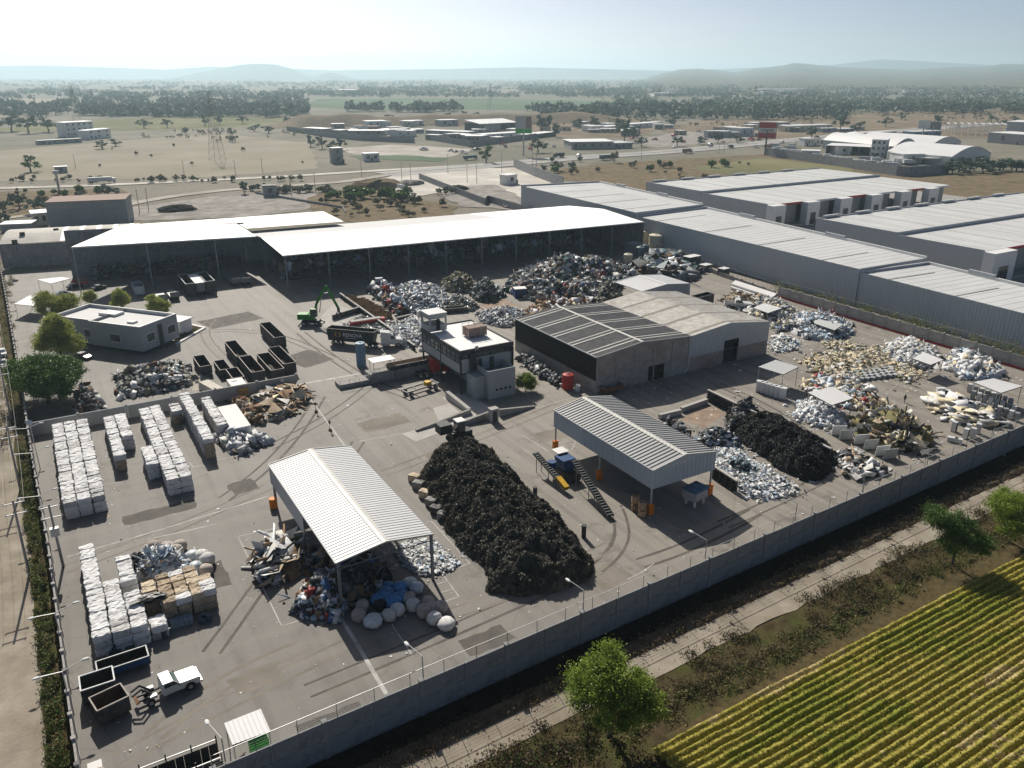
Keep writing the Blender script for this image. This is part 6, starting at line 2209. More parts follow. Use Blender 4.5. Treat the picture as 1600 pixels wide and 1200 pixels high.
# ------------------------------------------------------------------ people and dog
mat('cloth_dark', (0.025, 0.027, 0.03), rough=0.9, scale=8)
mat('skin_tone', (0.30, 0.17, 0.11), rough=0.6, scale=8, var=0.08)
mat('hair_dark', (0.015, 0.012, 0.01), rough=0.7, scale=8)
mat('cloth_blue', (0.04, 0.06, 0.10), rough=0.9, scale=8)
mat('fur_brown', (0.05, 0.03, 0.02), rough=0.9, scale=8, var=0.3)
def skin_mesh(name, joints, edges, radii, m_, loc, rz, sub=1, parent=None):
 me = bpy.data.meshes.new(name)
 bm = bmesh.new()
 ly = bm.verts.layers.skin.verify()
 bv = []
 for i, (c, r) in enumerate(zip(joints, radii)):
  v = bm.verts.new(c)
  v[ly].radius = (r, r) if not hasattr(r, '__len__') else r
  v[ly].use_root = i == 0
  bv.append(v)
 for a, c in edges:
  bm.edges.new((bv[a], bv[c]))
 bm.to_mesh(me)
 bm.free()
 me.materials.append(m_)
 o = bpy.data.objects.new(name, me)
 COL.objects.link(o)
 md = o.modifiers.new('skin', 'SKIN')
 md.use_smooth_shade = True
 sb = o.modifiers.new('sub', 'SUBSURF')
 sb.levels = sb.render_levels = sub
 o.location = loc
 o.rotation_euler = (0, 0, rz)
 if parent:
  o.parent = parent
 return o
def person(label, px, rz, stride=0.25, arm=0.2, top='cloth_dark'):
 p = G2(*px)
 J = [(0, 0, 0.95), (0, 0, 1.2), (0, 0, 1.42), (0, 0, 1.53), (0, 0.02, 1.68), (0, 0.01, 1.78),
   (0.10, 0, 0.90), (0.11, stride * 0.5, 0.50), (0.11, stride * 0.7, 0.08), (0.11, stride * 0.7 + 0.16, 0.04),
   (-0.10, 0, 0.90), (-0.11, -stride * 0.2, 0.50), (-0.11, -stride, 0.10), (-0.11, -stride + 0.15, 0.04),
   (0.20, 0, 1.40), (0.25, -arm * 0.4, 1.12), (0.26, arm, 0.90), (0.26, arm + 0.04, 0.80),
   (-0.20, 0, 1.40), (-0.25, arm * 0.4, 1.12), (-0.26, arm, 0.92), (-0.26, arm + 0.05, 0.82)]
 E_ = [(0, 1), (1, 2), (2, 3), (3, 4), (4, 5), (0, 6), (6, 7), (7, 8), (8, 9), (0, 10), (10, 11), (11, 12), (12, 13), (2, 14), (14, 15), (15, 16), (16, 17), (2, 18), (18, 19), (19, 20), (20, 21)]
 Rr = [(0.17, 0.12), (0.15, 0.11), (0.17, 0.11), 0.055, (0.085, 0.10), 0.06, 0.10, 0.065, 0.045, 0.04, 0.10, 0.065, 0.045, 0.04, 0.065, 0.048, 0.036, 0.035, 0.065, 0.048, 0.036, 0.035]
 root = skin_mesh('person', J, E_, Rr, M[top], (*p, 0), rz)
 tag(root, label, 'person')
 q = MB()
 q.blob((0, 0.035, 1.67), (0.078, 0.09, 0.115), n=10, mrow=6, jit=0)
 q.build('face', M['skin_tone'], root, smooth=True, world=False)
 q = MB()
 q.blob((0, -0.015, 1.715), (0.092, 0.105, 0.095), n=10, mrow=6, jit=0.03)
 q.build('hair', M['hair_dark'], root, smooth=True, world=False)
 return root
person('person in dark clothes walking across the open yard near the refrigerators', (1413, 629), 2.6, 0.35)
person('person in dark clothes standing beside the white film heap', (1423, 601), 0.6, 0.12, top='cloth_blue')
person('person in dark clothes standing behind the blue and white film heap', (1257, 492), 1.2, 0.1)
person('person in a dark jacket standing by the shed shade beside the trailers', (339, 462), 0.4, 0.15)
dj = [(0, 0, 0.55), (0, 0.35, 0.58), (0, 0.55, 0.74), (0, 0.70, 0.80), (0, 0.88, 0.74), (0, -0.35, 0.54), (0, -0.55, 0.58), (0, -0.75, 0.42),
  (0.09, 0.33, 0.45), (0.09, 0.34, 0.22), (0.09, 0.36, 0.03), (-0.09, 0.33, 0.45), (-0.09, 0.30, 0.22), (-0.09, 0.32, 0.03),
  (0.09, -0.33, 0.44), (0.10, -0.28, 0.30), (0.10, -0.44, 0.17), (0.10, -0.40, 0.03), (-0.09, -0.33, 0.44), (-0.10, -0.28, 0.30), (-0.10, -0.44, 0.17), (-0.10, -0.38, 0.03)]
de = [(0, 1), (1, 2), (2, 3), (3, 4), (0, 5), (5, 6), (6, 7), (1, 8), (8, 9), (9, 10), (1, 11), (11, 12), (12, 13), (5, 14), (14, 15), (15, 16), (16, 17), (5, 18), (18, 19), (19, 20), (20, 21)]
drr = [(0.12, 0.13), (0.14, 0.16), 0.09, 0.085, 0.045, 0.11, 0.04, 0.02, 0.06, 0.04, 0.03, 0.06, 0.04, 0.03, 0.075, 0.055, 0.035, 0.03, 0.075, 0.055, 0.035, 0.03]
dog = skin_mesh('dog', dj, de, drr, M['fur_brown'], (7.3, 61.9, 0.0), 2.2)
tag(dog, 'dark brown dog standing under the small gate canopy', 'dog')
for s in (-1, 1):
 q = MB()
 q.add([(s * 0.03, 0.66, 0.86), (s * 0.09, 0.66, 0.86), (s * 0.075, 0.64, 0.97)], [(0, 1, 2)])
 q.build('ear', M['fur_brown'], dog, world=False)
# ------------------------------------------------------------------ scrap heaps
def inside(px_, py_, poly):
 r = np.zeros(len(px_), bool)
 n = len(poly)
 for i in range(n):
  x0, y0 = poly[i]
  x1, y1 = poly[(i + 1) % n]
  c = ((y0 > py_) != (y1 > py_)) & (px_ < (x1 - x0) * (py_ - y0) / (y1 - y0 + 1e-12) + x0)
  r ^= c
 return r
def edge_dist(px_, py_, poly):
 d = np.full(len(px_), 1e9)
 n = len(poly)
 for i in range(n):
  a = np.array(poly[i])
  b = np.array(poly[(i + 1) % n])
  ab = b - a
  t = np.clip(((px_ - a[0]) * ab[0] + (py_ - a[1]) * ab[1]) / (ab @ ab + 1e-9), 0, 1)
  d = np.minimum(d, np.hypot(px_ - a[0] - t * ab[0], py_ - a[1] - t * ab[1]))
 return d
def heap_h(x, y, poly, height, seed, power=0.8, rough=0.5, ref=None):
 d = edge_dist(x, y, poly)
 dm = ref or max(0.3, d.max())
 h = height * np.clip(d / dm, 0, 1) ** power
 n = fbm(x * 0.35, y * 0.35, seed, 4)
 return np.maximum(0, h * (1 + rough * n)), dm
def rot_mats(n, tilt, rng):
 rz = rng.uniform(0, 2 * np.pi, n)
 rx = rng.normal(0, tilt, n)
 ry = rng.normal(0, tilt, n)
 cz, sz, cx, sx, cy_, sy_ = np.cos(rz), np.sin(rz), np.cos(rx), np.sin(rx), np.cos(ry), np.sin(ry)
 Z = np.zeros((n, 3, 3)); X = np.zeros((n, 3, 3)); Y = np.zeros((n, 3, 3))
 Z[:, 0, 0], Z[:, 0, 1], Z[:, 1, 0], Z[:, 1, 1], Z[:, 2, 2] = cz, -sz, sz, cz, 1
 X[:, 1, 1], X[:, 1, 2], X[:, 2, 1], X[:, 2, 2], X[:, 0, 0] = cx, -sx, sx, cx, 1
 Y[:, 0, 0], Y[:, 0, 2], Y[:, 2, 0], Y[:, 2, 2], Y[:, 1, 1] = cy_, sy_, -sy_, cy_, 1
 return Z @ Y @ X
CUBE = np.array([(-1, -1, -1), (1, -1, -1), (1, 1, -1), (-1, 1, -1), (-1, -1, 1), (1, -1, 1), (1, 1, 1), (-1, 1, 1)]) * 0.5
CF = np.array([(3, 2, 1, 0), (0, 1, 5, 4), (1, 2, 6, 5), (2, 3, 7, 6), (3, 0, 4, 7), (4, 5, 6, 7)])
def boxes(pos, dims, tilt, rng, warp=0.25):
 n = len(pos)
 c = np.repeat(CUBE[None], n, 0) * dims[:, None, :]
 c = c * (1 + rng.uniform(-warp, warp, (n, 8, 1)))
 v = np.einsum('nij,nkj->nki', rot_mats(n, tilt, rng), c) + pos[:, None, :]
 f = CF[None] + (np.arange(n) * 8)[:, None, None]
 return v.reshape(-1, 3), f.reshape(-1, 4)
def sheets(pos, dims, tilt, rng, bend=0.4):
 """crumpled two-panel sheets"""
 n = len(pos)
 base = np.array([(-1, -1, 0), (0, -1, 0), (1, -1, 0), (-1, 1, 0), (0, 1, 0), (1, 1, 0)]) * 0.5
 c = np.repeat(base[None], n, 0) * np.stack([dims[:, 0], dims[:, 1], np.ones(n)], 1)[:, None, :]
 c = c + rng.normal(0, 1, (n, 6, 3)) * (dims[:, :1, None] * 0.12)
 c[:, (1, 4), 2] += (rng.uniform(-bend, bend, n) * dims[:, 0])[:, None]
 v = np.einsum('nij,nkj->nki', rot_mats(n, tilt, rng), c) + pos[:, None, :]
 f = np.array([(0, 1, 4, 3), (1, 2, 5, 4)])[None] + (np.arange(n) * 6)[:, None, None]
 return v.reshape(-1, 3), f.reshape(-1, 4)
PAL = {}
def pcol(name, c, rough=0.8, spec=0.3):
 PAL[name] = mat('scrap_' + name, c, rough=rough, scale=1.8, detail=6, var=0.25, spec=spec)
 return PAL[name]
for nm, c, r_ in [('white', (0.70, 0.71, 0.71), 0.7), ('offwhite', (0.56, 0.56, 0.53), 0.8), ('cream', (0.66, 0.58, 0.40), 0.9), ('paleblue', (0.40, 0.50, 0.60), 0.6), ('blue', (0.05, 0.13, 0.28), 0.5),
     ('silver', (0.46, 0.49, 0.51), 0.35), ('grey', (0.22, 0.23, 0.235), 0.7), ('dark', (0.05, 0.052, 0.055), 0.7), ('black', (0.018, 0.018, 0.019), 0.8), ('brown', (0.24, 0.155, 0.09), 0.9),
     ('tan', (0.46, 0.36, 0.25), 0.9), ('rusty', (0.17, 0.085, 0.05), 0.9), ('red', (0.34, 0.04, 0.035), 0.6), ('olive', (0.20, 0.18, 0.08), 0.9), ('green', (0.05, 0.14, 0.09), 0.6), ('teal', (0.09, 0.14, 0.155), 0.6), ('straw', (0.30, 0.27, 0.19), 0.9)]:
 pcol(nm, c, r_)
def pile(name, label, px, height, cols, n, size, thin=0.35, tilt=0.6, power=0.8, rough=0.5, base='grey', seed=1, cat='scrap heap', shape='mix', world=False, z0=0.0, zc=0.0, jit=0.25):
 rng = np.random.default_rng(seed)
 poly = [tuple(p) for p in px] if world else [G2(u, v) for u, v in px]
 P_ = []
 for i in range(len(poly)):
  a, b = np.array(poly[i]), np.array(poly[(i + 1) % len(poly)])
  k = max(1, int(np.linalg.norm(b - a) / 2.0))
  for j in range(k):
   P_.append(tuple(a + (b - a) * j / k + rng.uniform(-0.5, 0.5, 2)))
 poly = P_
 xs, ys = np.array([p[0] for p in poly]), np.array([p[1] for p in poly])
 x0, x1, y0, y1 = xs.min(), xs.max(), ys.min(), ys.max()
 st_ = max(0.45, min(x1 - x0, y1 - y0) / 26)
 gx, gy = np.meshgrid(np.arange(x0 - st_, x1 + 2 * st_, st_), np.arange(y0 - st_, y1 + 2 * st_, st_))
 ins = inside(gx.ravel(), gy.ravel(), poly)
 hz_, dm = heap_h(gx.ravel(), gy.ravel(), poly, height, seed, power, rough)
 dm = edge_dist(gx.ravel()[ins], gy.ravel()[ins], poly).max() if ins.any() else 1.0
 hz_, _ = heap_h(gx.ravel(), gy.ravel(), poly, height, seed, power, rough, ref=dm)
 hz_ = np.where(ins, hz_ * 0.92 - 0.05, -0.4)
 V = [np.stack([gx.ravel(), gy.ravel(), hz_ + z0], 1)]
 H_, W_ = gx.shape
 ii = np.arange(H_ * W_).reshape(H_, W_)
 q = np.stack([ii[:-1, :-1].ravel(), ii[:-1, 1:].ravel(), ii[1:, 1:].ravel(), ii[1:, :-1].ravel()], 1)
 keep = ins[q].any(1)
 Fq = [q[keep]]
 mi = [np.zeros(keep.sum(), int)]
 names = [base] + [c[0] for c in cols]
 w = np.array([c[1] for c in cols], float)
 w /= w.sum()
 pts = np.zeros((0, 2))
 while len(pts) < n:
  c = rng.uniform([x0, y0], [x1, y1], (n * 2, 2))
  pts = np.vstack([pts, c[inside(c[:, 0], c[:, 1], poly)]])
 pts = pts[:n]
 spill = int(n * jit * 0.2)
 pts[:spill] += rng.normal(0, 1.3, (spill, 2))
 hh, _ = heap_h(pts[:, 0], pts[:, 1], poly, height, seed, power, rough, ref=dm)
 hh = np.where(inside(pts[:, 0], pts[:, 1], poly), hh, 0.0)
 ci = rng.choice(len(w), n, p=w)
 ln = size[0] * 0.8 + (size[1] * 1.75 - size[0] * 0.8) * rng.random(n) ** 2.6
 L_ = ln * rng.uniform(0.6, 1.0, n)
 off = len(V[0])
 kinds = rng.random(n)
 pos = np.column_stack([pts, hh + z0 + L_ * 0.12])
 for typ in range(3):
  if shape == 'box':
   sel = kinds >= 0 if typ == 0 else kinds < 0
  elif shape == 'sheet':
   sel = kinds >= 0 if typ == 1 else kinds < 0
  else:
   sel = (kinds < 0.45) if typ == 0 else ((kinds < 0.82) if typ == 1 else (kinds >= 0.82)) & ((kinds >= 0.45) if typ == 1 else (kinds >= 0))
  k = int(sel.sum())
  if not k:
   continue
  if typ == 0:
   dims = np.column_stack([ln[sel], L_[sel] * 0.75, ln[sel] * rng.uniform(0.05, thin * 2, k)])
   v, f = boxes(pos[sel], dims, tilt, rng)
   per = 6
  elif typ == 1:
   dims = np.column_stack([ln[sel] * 1.2, L_[sel], np.zeros(k)])
   v, f = sheets(pos[sel] + [0, 0, 0.05], dims, tilt, rng)
   per = 2
  else:
   dims = np.column_stack([ln[sel] * 2.2, ln[sel] * 0.10, ln[sel] * 0.10])
   v, f = boxes(pos[sel], dims, tilt, rng, 0.1)
   per = 6
  V.append(v)
  Fq.append(f + off)
  off += len(v)
  mi.append(np.repeat(ci[sel] + 1, per))
 V = np.vstack(V)
 o = np_mesh(name, V, np.vstack(Fq), [PAL[m_] for m_ in names], np.concatenate(mi), origin=((x0 + x1) / 2, (y0 + y1) / 2, z0))
 tag(o, label, cat, kind='stuff')
 return o
SIL = [('silver', 4), ('white', 3), ('offwhite', 2), ('paleblue', 2), ('grey', 2), ('dark', 1)]
MIX = [('grey', 3), ('silver', 2), ('dark', 3), ('offwhite', 2), ('rusty', 1.6), ('teal', 1.5), ('white', 0.8), ('blue', 0.4), ('red', 0.4), ('green', 0.4), ('straw', 1)]
CREAM = [('cream', 6), ('offwhite', 3), ('tan', 1.5), ('olive', 0.6)]
WHT = [('white', 6), ('offwhite', 3), ('paleblue', 1.0), ('grey', 0.6)]
CARD = [('tan', 5), ('brown', 3), ('offwhite', 2), ('cream', 1.5), ('dark', 0.5)]
pile('film_heap', 'glittering silver white heap behind the cardboard bins', [(600, 470), (615, 453), (650, 445), (690, 452), (700, 468), (690, 482), (655, 492), (620, 486)], 2.86, SIL, 4940, (0.24, 0.94), seed=21, base='silver', jit=1.2)
pile('wire_heap', 'straw coloured wire heap behind the silver heap', [(688, 446), (715, 434), (745, 443), (735, 458), (700, 458)], 3.6, [('straw', 5), ('grey', 2), ('dark', 2), ('olive', 1)], 900, (0.3, 1.0), seed=22, base='straw')
pile('metal_heap', 'dark conical metal heap beside the blue cabin', [(732, 462), (745, 445), (770, 445), (790, 462), (775, 473), (745, 473)], 3.8, [('teal', 4), ('dark', 4), ('grey', 2), ('straw', 1)], 1000, (0.25, 0.8), seed=23, base='dark')
pile('can_heap', 'pale grey can heap in front of the straw coloured wire', [(692, 473), (715, 463), (748, 478), (738, 488), (702, 484)], 2.2, [('silver', 3), ('grey', 3), ('straw', 2), ('dark', 1.5)], 1710, (0.15, 0.58), seed=24, base='grey')
pile('mixed_scrap_heap', 'huge mixed scrap metal heap before the open storage shed', [(790, 455), (805, 432), (835, 418), (880, 412), (935, 413), (980, 420), (992, 432), (972, 446), (950, 464), (905, 478), (840, 474)], 4.8, MIX, 9880, (0.24, 1.37), thin=0.4, tilt=0.8, seed=25, base='dark', rough=0.8)
pile('tangled_wire_heap', 'tangled grey wire heap on the lower right of the scrap', [(920, 462), (945, 448), (975, 447), (965, 468), (940, 480)], 3.5, [('grey', 4), ('straw', 3), ('dark', 3)], 1000, (0.2, 0.7), seed=26, base='dark')
pile('box_litter', 'litter of boxes and cartons at the warehouse roof edge', [(815, 492), (840, 478), (885, 472), (930, 476), (905, 486), (860, 492), (830, 500)], 1.4, [('tan', 3), ('brown', 3), ('rusty', 2), ('white', 2), ('cream', 1)], 700, (0.4, 1.2), thin=0.8, seed=27, base='brown')
pile('shiny_can_heap', 'shiny crushed can heap between office roof and warehouse', [(742, 492), (770, 487), (810, 485), (825, 493), (800, 512), (775, 512), (752, 502)], 2.2, SIL, 3610, (0.18, 0.65), seed=28, base='silver')
pile('bay_scrap', 'thin layer of grey scrap on the sorting bay floor', [(538, 508), (555, 497), (592, 492), (622, 512), (590, 521), (545, 522)], 0.5, [('offwhite', 3), ('silver', 3), ('grey', 2), ('straw', 1)], 1300, (0.2, 0.6), seed=29, base='grey', power=0.4)
pile('white_film_heap', 'white film heap between the truck and the weigh office', [(605, 528), (622, 508), (650, 497), (662, 512), (660, 535), (640, 545), (618, 540)], 1.50, WHT, 2850, (0.24, 0.86), seed=30, base='offwhite', jit=1.2)
pile('bagged_waste', 'mixed bags of waste between the cardboard bins and the silver heap', [(572, 450), (590, 443), (618, 455), (640, 488), (618, 495), (600, 478)], 2.4, [('brown', 2), ('white', 3), ('dark', 3), ('red', .5), ('paleblue', 1)], 700, (0.5, 1.3), thin=0.8, seed=31, base='dark')
pile('engine_scrap', 'engines and machine parts piled behind the retaining wall', [(182, 590), (205, 578), (240, 580), (270, 570), (298, 572), (300, 600), (260, 612), (215, 620), (185, 625)], 2.3, [('offwhite', 3), ('grey', 3), ('dark', 3), ('straw', 2), ('white', 1.5), ('rusty', 1), ('teal', 1)], 2600, (0.2, 0.85), thin=0.7, seed=32, base='dark', rough=1.0)
pile('engine_scrap', 'small stack of scrap machines under the big dark tree', [(118, 648), (128, 612), (142, 610), (160, 632), (150, 648)], 2.4, [('offwhite', 2), ('dark', 4), ('grey', 3), ('rusty', 1), ('brown', 1)], 700, (0.2, 0.8), thin=0.7, seed=33, base='dark', rough=1.0)
pile('cardboard_heap', 'flattened cardboard heap below the retaining wall end', [(393, 632), (412, 615), (440, 606), (474, 612), (476, 628), (455, 650), (430, 658), (408, 648)], 1.5, CARD, 900, (0.5, 1.6), thin=0.06, tilt=0.25, seed=34, base='brown')
pile('carton_row', 'row of crushed brown cartons beside the white box', [(366, 628), (378, 630), (412, 652), (406, 664), (392, 660)], 1.3, [('brown', 4), ('tan', 3), ('rusty', 2), ('offwhite', 1)], 350, (0.35, 0.9), thin=0.9, seed=35, base='brown')
pile('appliance_heap', 'heap of white appliances and tubs below the white box', [(340, 682), (360, 672), (392, 680), (425, 685), (427, 695), (395, 700), (388, 710), (360, 708)], 1.3, [('white', 4), ('offwhite', 3), ('silver', 2), ('dark', 2), ('tan', .6)], 650, (0.3, 1.0), thin=0.8, seed=36, base='grey')
pile('film_pile', 'pale clear film heap among bags behind the mixed bale block', [(212, 893), (240, 878), (280, 872), (296, 890), (280, 905), (240, 915), (215, 910)], 2.6, [('paleblue', 2), ('white', 5), ('silver', 2), ('tan', .7)], 1710, (0.24, 0.86), seed=37, base='offwhite')
pile('cardboard_heap', 'heap of broken cardboard left of the white canopy', [(405, 865), (425, 846), (447, 850), (470, 885), (458, 902), (410, 912)], 1.5, [('white', 3), ('offwhite', 3), ('tan', 3), ('brown', 3), ('dark', 1)], 500, (0.5, 1.7), thin=0.08, tilt=0.4, seed=38, base='brown')
pile('bottle_heap', 'colourful crushed bottle heap at the corner of the white canopy', [(458, 955), (475, 930), (500, 905), (535, 900), (545, 945), (530, 970), (485, 972)], 2.6, [('white', 4), ('paleblue', 1.6), ('blue', .6), ('dark', 3), ('red', .5), ('offwhite', 3), ('brown', 2)], 1500, (0.2, 0.7), thin=0.7, seed=39, base='dark')
pile('waste_heap', 'dark unsorted waste heap in the shade under the white canopy', [(470, 880), (510, 850), (560, 860), (600, 890), (590, 940), (545, 950), (500, 905)], 2.2, [('dark', 4), ('brown', 3), ('grey', 2), ('blue', 1), ('offwhite', 1)], 1000, (0.4, 1.2), seed=40, base='dark')
pile('white_spill', 'bright white granulate spilled under the far canopy edge', [(612, 868), (640, 848), (672, 845), (695, 862), (718, 880), (705, 895), (660, 900), (635, 890)], 0.35, WHT, 4180, (0.09, 0.40), tilt=0.3, power=0.5, seed=41, base='white')
pile('shred_spread', 'white plastic shreds spread beside the second black heap', [(1112, 700), (1135, 692), (1165, 712), (1205, 738), (1245, 765), (1225, 780), (1175, 778), (1140, 752), (1118, 730)], 0.5, [('white', 5), ('paleblue', 2.5), ('offwhite', 3), ('grey', 1)], 6840, (0.09, 0.50), tilt=0.4, power=0.5, seed=42, base='offwhite', jit=0.8)
pile('dark_film_heap', 'dark blue film heap among the white shreds', [(1130, 722), (1150, 718), (1180, 738), (1175, 752), (1150, 745)], 1.2, [('teal', 3), ('dark', 3), ('paleblue', 1.5)], 760, (0.18, 0.65), seed=43, base='dark')
pile('dark_film_heap', 'black and white film heap behind the grey canopy', [(1088, 690), (1108, 676), (1140, 680), (1155, 700), (1125, 706)], 1.8, [('dark', 4), ('teal', 2), ('white', 2), ('paleblue', 1)], 1140, (0.18, 0.72), seed=44, base='dark')
pile('scrap_row', 'row of rubble along the back edge of the grey canopy', [(1038, 668), (1048, 662), (1085, 690), (1078, 698)], 1.4, [('dark', 3), ('white', 2), ('grey', 2)], 250, (0.3, 0.8), seed=45, base='dark')
pile('mesh_heap', 'grey tangled mesh heap at the top of the second black heap', [(1128, 660), (1145, 645), (1172, 640), (1188, 655), (1165, 675), (1140, 674)], 3.2, [('grey', 5), ('dark', 3), ('straw', 1.5)], 900, (0.15, 0.6), seed=46, base='dark')
pile('foam_heap', 'brilliant white foam heap below the sagging shelter', [(1238, 652), (1248, 632), (1272, 628), (1305, 645), (1325, 660), (1318, 668), (1275, 668)], 1.77, [('white', 8), ('paleblue', 1)], 3230, (0.15, 0.58), thin=0.6, seed=47, base='white', jit=1.2)
pile('foam_sheets', 'cream foam sheets strewn in the middle of the east yard', [(1258, 566), (1290, 550), (1325, 550), (1352, 565), (1360, 582), (1325, 592), (1285, 590)], 0.41, CREAM, 4180, (0.18, 0.79), thin=0.15, tilt=0.35, power=0.4, seed=48, base='cream', jit=1.5)
pile('foam_sheets', 'cream foam crumbs strewn towards the boundary wall', [(1345, 548), (1375, 540), (1405, 556), (1440, 588), (1425, 598), (1380, 580)], 0.34, CREAM, 3610, (0.12, 0.58), thin=0.2, tilt=0.35, power=0.4, seed=49, base='cream', jit=1.0)
pile('foam_sheets', 'thin line of cream scraps below the blue film heap', [(1280, 535), (1300, 532), (1350, 540), (1345, 548), (1295, 545)], 0.24, CREAM, 950, (0.12, 0.58), thin=0.2, tilt=0.35, power=0.4, seed=50, base='offwhite', jit=1.0)
pile('white_film_heap', 'pale film heap beside the clear shadow shelter', [(1378, 552), (1395, 536), (1428, 532), (1452, 548), (1462, 570), (1432, 578), (1400, 570)], 1.77, [('white', 6), ('offwhite', 3), ('paleblue', 1), ('cream', 1)], 2470, (0.24, 0.86), thin=0.6, seed=51, base='offwhite', jit=1.2)
pile('white_film_heap', 'bagged white film heap against the boundary wall', [(1478, 572), (1490, 552), (1515, 552), (1545, 570), (1565, 585), (1545, 596), (1502, 592)], 1.77, [('white', 6), ('paleblue', 1.5), ('cream', 1.5), ('grey', 1)], 2090, (0.30, 1.01), thin=0.7, seed=52, base='offwhite', jit=1.2)
pile('panel_heap', 'olive and cream heap of broken insulation panels', [(1335, 670), (1355, 652), (1395, 645), (1425, 662), (1452, 688), (1438, 702), (1395, 705), (1360, 692)], 2.18, [('olive', 4), ('cream', 3), ('dark', 3), ('offwhite', 2), ('tan', 2)], 1500, (0.5, 1.7), thin=0.12, tilt=0.7, seed=53, base='olive', jit=1.2)
pile('blue_film_heap', 'blue and white film heap right of the warehouse', [(1232, 508), (1245, 492), (1290, 492), (1322, 505), (1332, 520), (1300, 533), (1255, 528)], 1.36, [('white', 5), ('paleblue', 4), ('offwhite', 2), ('dark', 1)], 3230, (0.30, 1.08), seed=54, base='paleblue', jit=1.2)
pile('mixed_waste_heap', 'cream and white waste heap at the warehouse back corner', [(1162, 488), (1185, 470), (1222, 474), (1248, 492), (1242, 515), (1212, 520), (1200, 500)], 2.18, [('white', 4), ('cream', 3), ('offwhite', 2), ('dark', 2), ('paleblue', 1)], 2660, (0.30, 1.01), seed=55, base='offwhite', jit=1.2)
pile('white_film_heap', 'flat patch of white film at the warehouse front corner', [(1203, 535), (1222, 524), (1246, 532), (1240, 548), (1208, 552)], 0.34, WHT, 950, (0.24, 0.79), tilt=0.4, power=0.5, seed=56, base='white', jit=1.2)
pile('brown_debris', 'brown flattened debris before the stacked white pipes', [(1125, 470), (1150, 458), (1190, 466), (1192, 482), (1145, 486)], 1.0, CARD, 700, (0.4, 1.2), thin=0.1, tilt=0.4, seed=57, base='brown')
pile('panel_strips', 'long white panel strips lying before the refrigerators', [(1448, 628), (1470, 618), (1530, 640), (1562, 662), (1525, 668), (1480, 652)], 0.5, [('white', 4), ('cream', 3), ('dark', 1.5), ('offwhite', 2)], 380, (0.6, 2.2), thin=0.1, tilt=0.15, seed=58, base='grey', shape='box', power=0.4, jit=0.6)
pile('mixed_waste_heap', 'white and red waste around the sagging shelter', [(1255, 605), (1285, 590), (1325, 592), (1368, 622), (1372, 636), (1335, 642), (1290, 628)], 1.16, [('white', 5), ('cream', 3), ('tan', 1), ('red', .5), ('dark', 1.2), ('brown', 1), ('paleblue', 1)], 1900, (0.24, 1.01), thin=0.7, seed=59, base='offwhite', jit=1.2)
pile('rod_heap', 'dark tangle of pipes and rods by the low wall', [(985, 418), (1012, 402), (1062, 402), (1095, 425), (1075, 442), (1030, 440), (1000, 432)], 2.4, [('dark', 4), ('grey', 3), ('teal', 2), ('silver', 1.5), ('green', 1), ('rusty', 1)], 900, (0.7, 2.6), tilt=0.3, seed=60, base='dark')
pile('wall_junk', 'wheels and junk along the black side of the warehouse', [(808, 562), (815, 555), (862, 582), (888, 600), (880, 607), (845, 590)], 1.2, [('dark', 4), ('grey', 3), ('silver', 2), ('brown', 1)], 800, (0.2, 0.7), thin=0.8, seed=61, base='dark')
pile('foam_scatter', 'scattered pale scraps below the second black heap', [(1300, 712), (1325, 705), (1360, 720), (1385, 735), (1340, 752), (1318, 745)], 0.7, [('white', 4), ('offwhite', 2), ('tan', 2), ('dark', 2)], 260, (0.25, 0.9), thin=0.4, seed=62, base='dark', power=0.3)
for i, (x0, x1, lab) in enumerate([(64, 92, 'bagged plastics stored in the left bays of the open shed'), (94, 128, 'dark mixed waste stored in the middle bays of the open shed'), (132, 176, 'stacked bags stored in the right bays of the open shed')]):
 pile('stored_waste', lab, [(x0, 246 + yoff(x0)), (x1, 246 + yoff(x1)), (x1, 262 + yoff(x1)), (x0, 262 + yoff(x0))], 4.5, [('dark', 6), ('paleblue', 1.2), ('offwhite', 0.9), ('blue', 1.2), ('brown', 2), ('white', 0.4), ('grey', 2), ('teal', 2)], 1300, (0.5, 1.6), thin=0.9, seed=63 + i, base='dark', world=True, power=0.3)
pile('stored_waste', 'dark waste heaps against the wall behind the parked trailers', [(12, 276), (57, 272), (58, 278), (13, 282)], 3.0, [('dark', 5), ('grey', 2), ('brown', 1), ('teal', 1)], 700, (0.5, 1.4), seed=67, base='dark', world=True, power=0.4)
mat('foam_block', (0.42, 0.44, 0.43), scale=2, rnd=0.2)
q = MB()
q.box(-0.55, 0.55, -0.45, 0.45, 0, 0.6)
fb = q.build('foam_block', M['foam_block'], world=False)
fd = fb.data
bpy.data.objects.remove(fb)
for r in range(4):
 for k in range(9):
  o = bpy.data.objects.new('foam_block', fd)
  COL.objects.link(o)
  p = np.array(G2(1328, 597)) + (np.array(G2(1398, 588)) - np.array(G2(1328, 597))) * k / 8 + np.array([0.75, 0.9]) * r * 1.25
  o.location = (p[0], p[1], 0)
  o.rotation_euler = (0, 0, 0.4 + R.uniform(-.1, .1))
  o.scale = (1, 1, R.uniform(0.8, 1.2))
  tag(o, 'grey foam block in the rows beside the cream sheets', 'block', 'grey foam blocks in rows')
rng = np.random.default_rng(5)
n = 9000
pts = np.column_stack([rng.uniform(-5, 178, n), rng.uniform(62, 232, n), np.full(n, 0.03)])
keep = (fbm(pts[:, 0] * 0.05, pts[:, 1] * 0.05, 9, 3) > rng.uniform(-0.5, 0.9, n))
near = (pts[:, 0] > 95) & (pts[:, 1] < 150)
keep |= near & (rng.random(n) < 0.8)
pts = pts[keep]
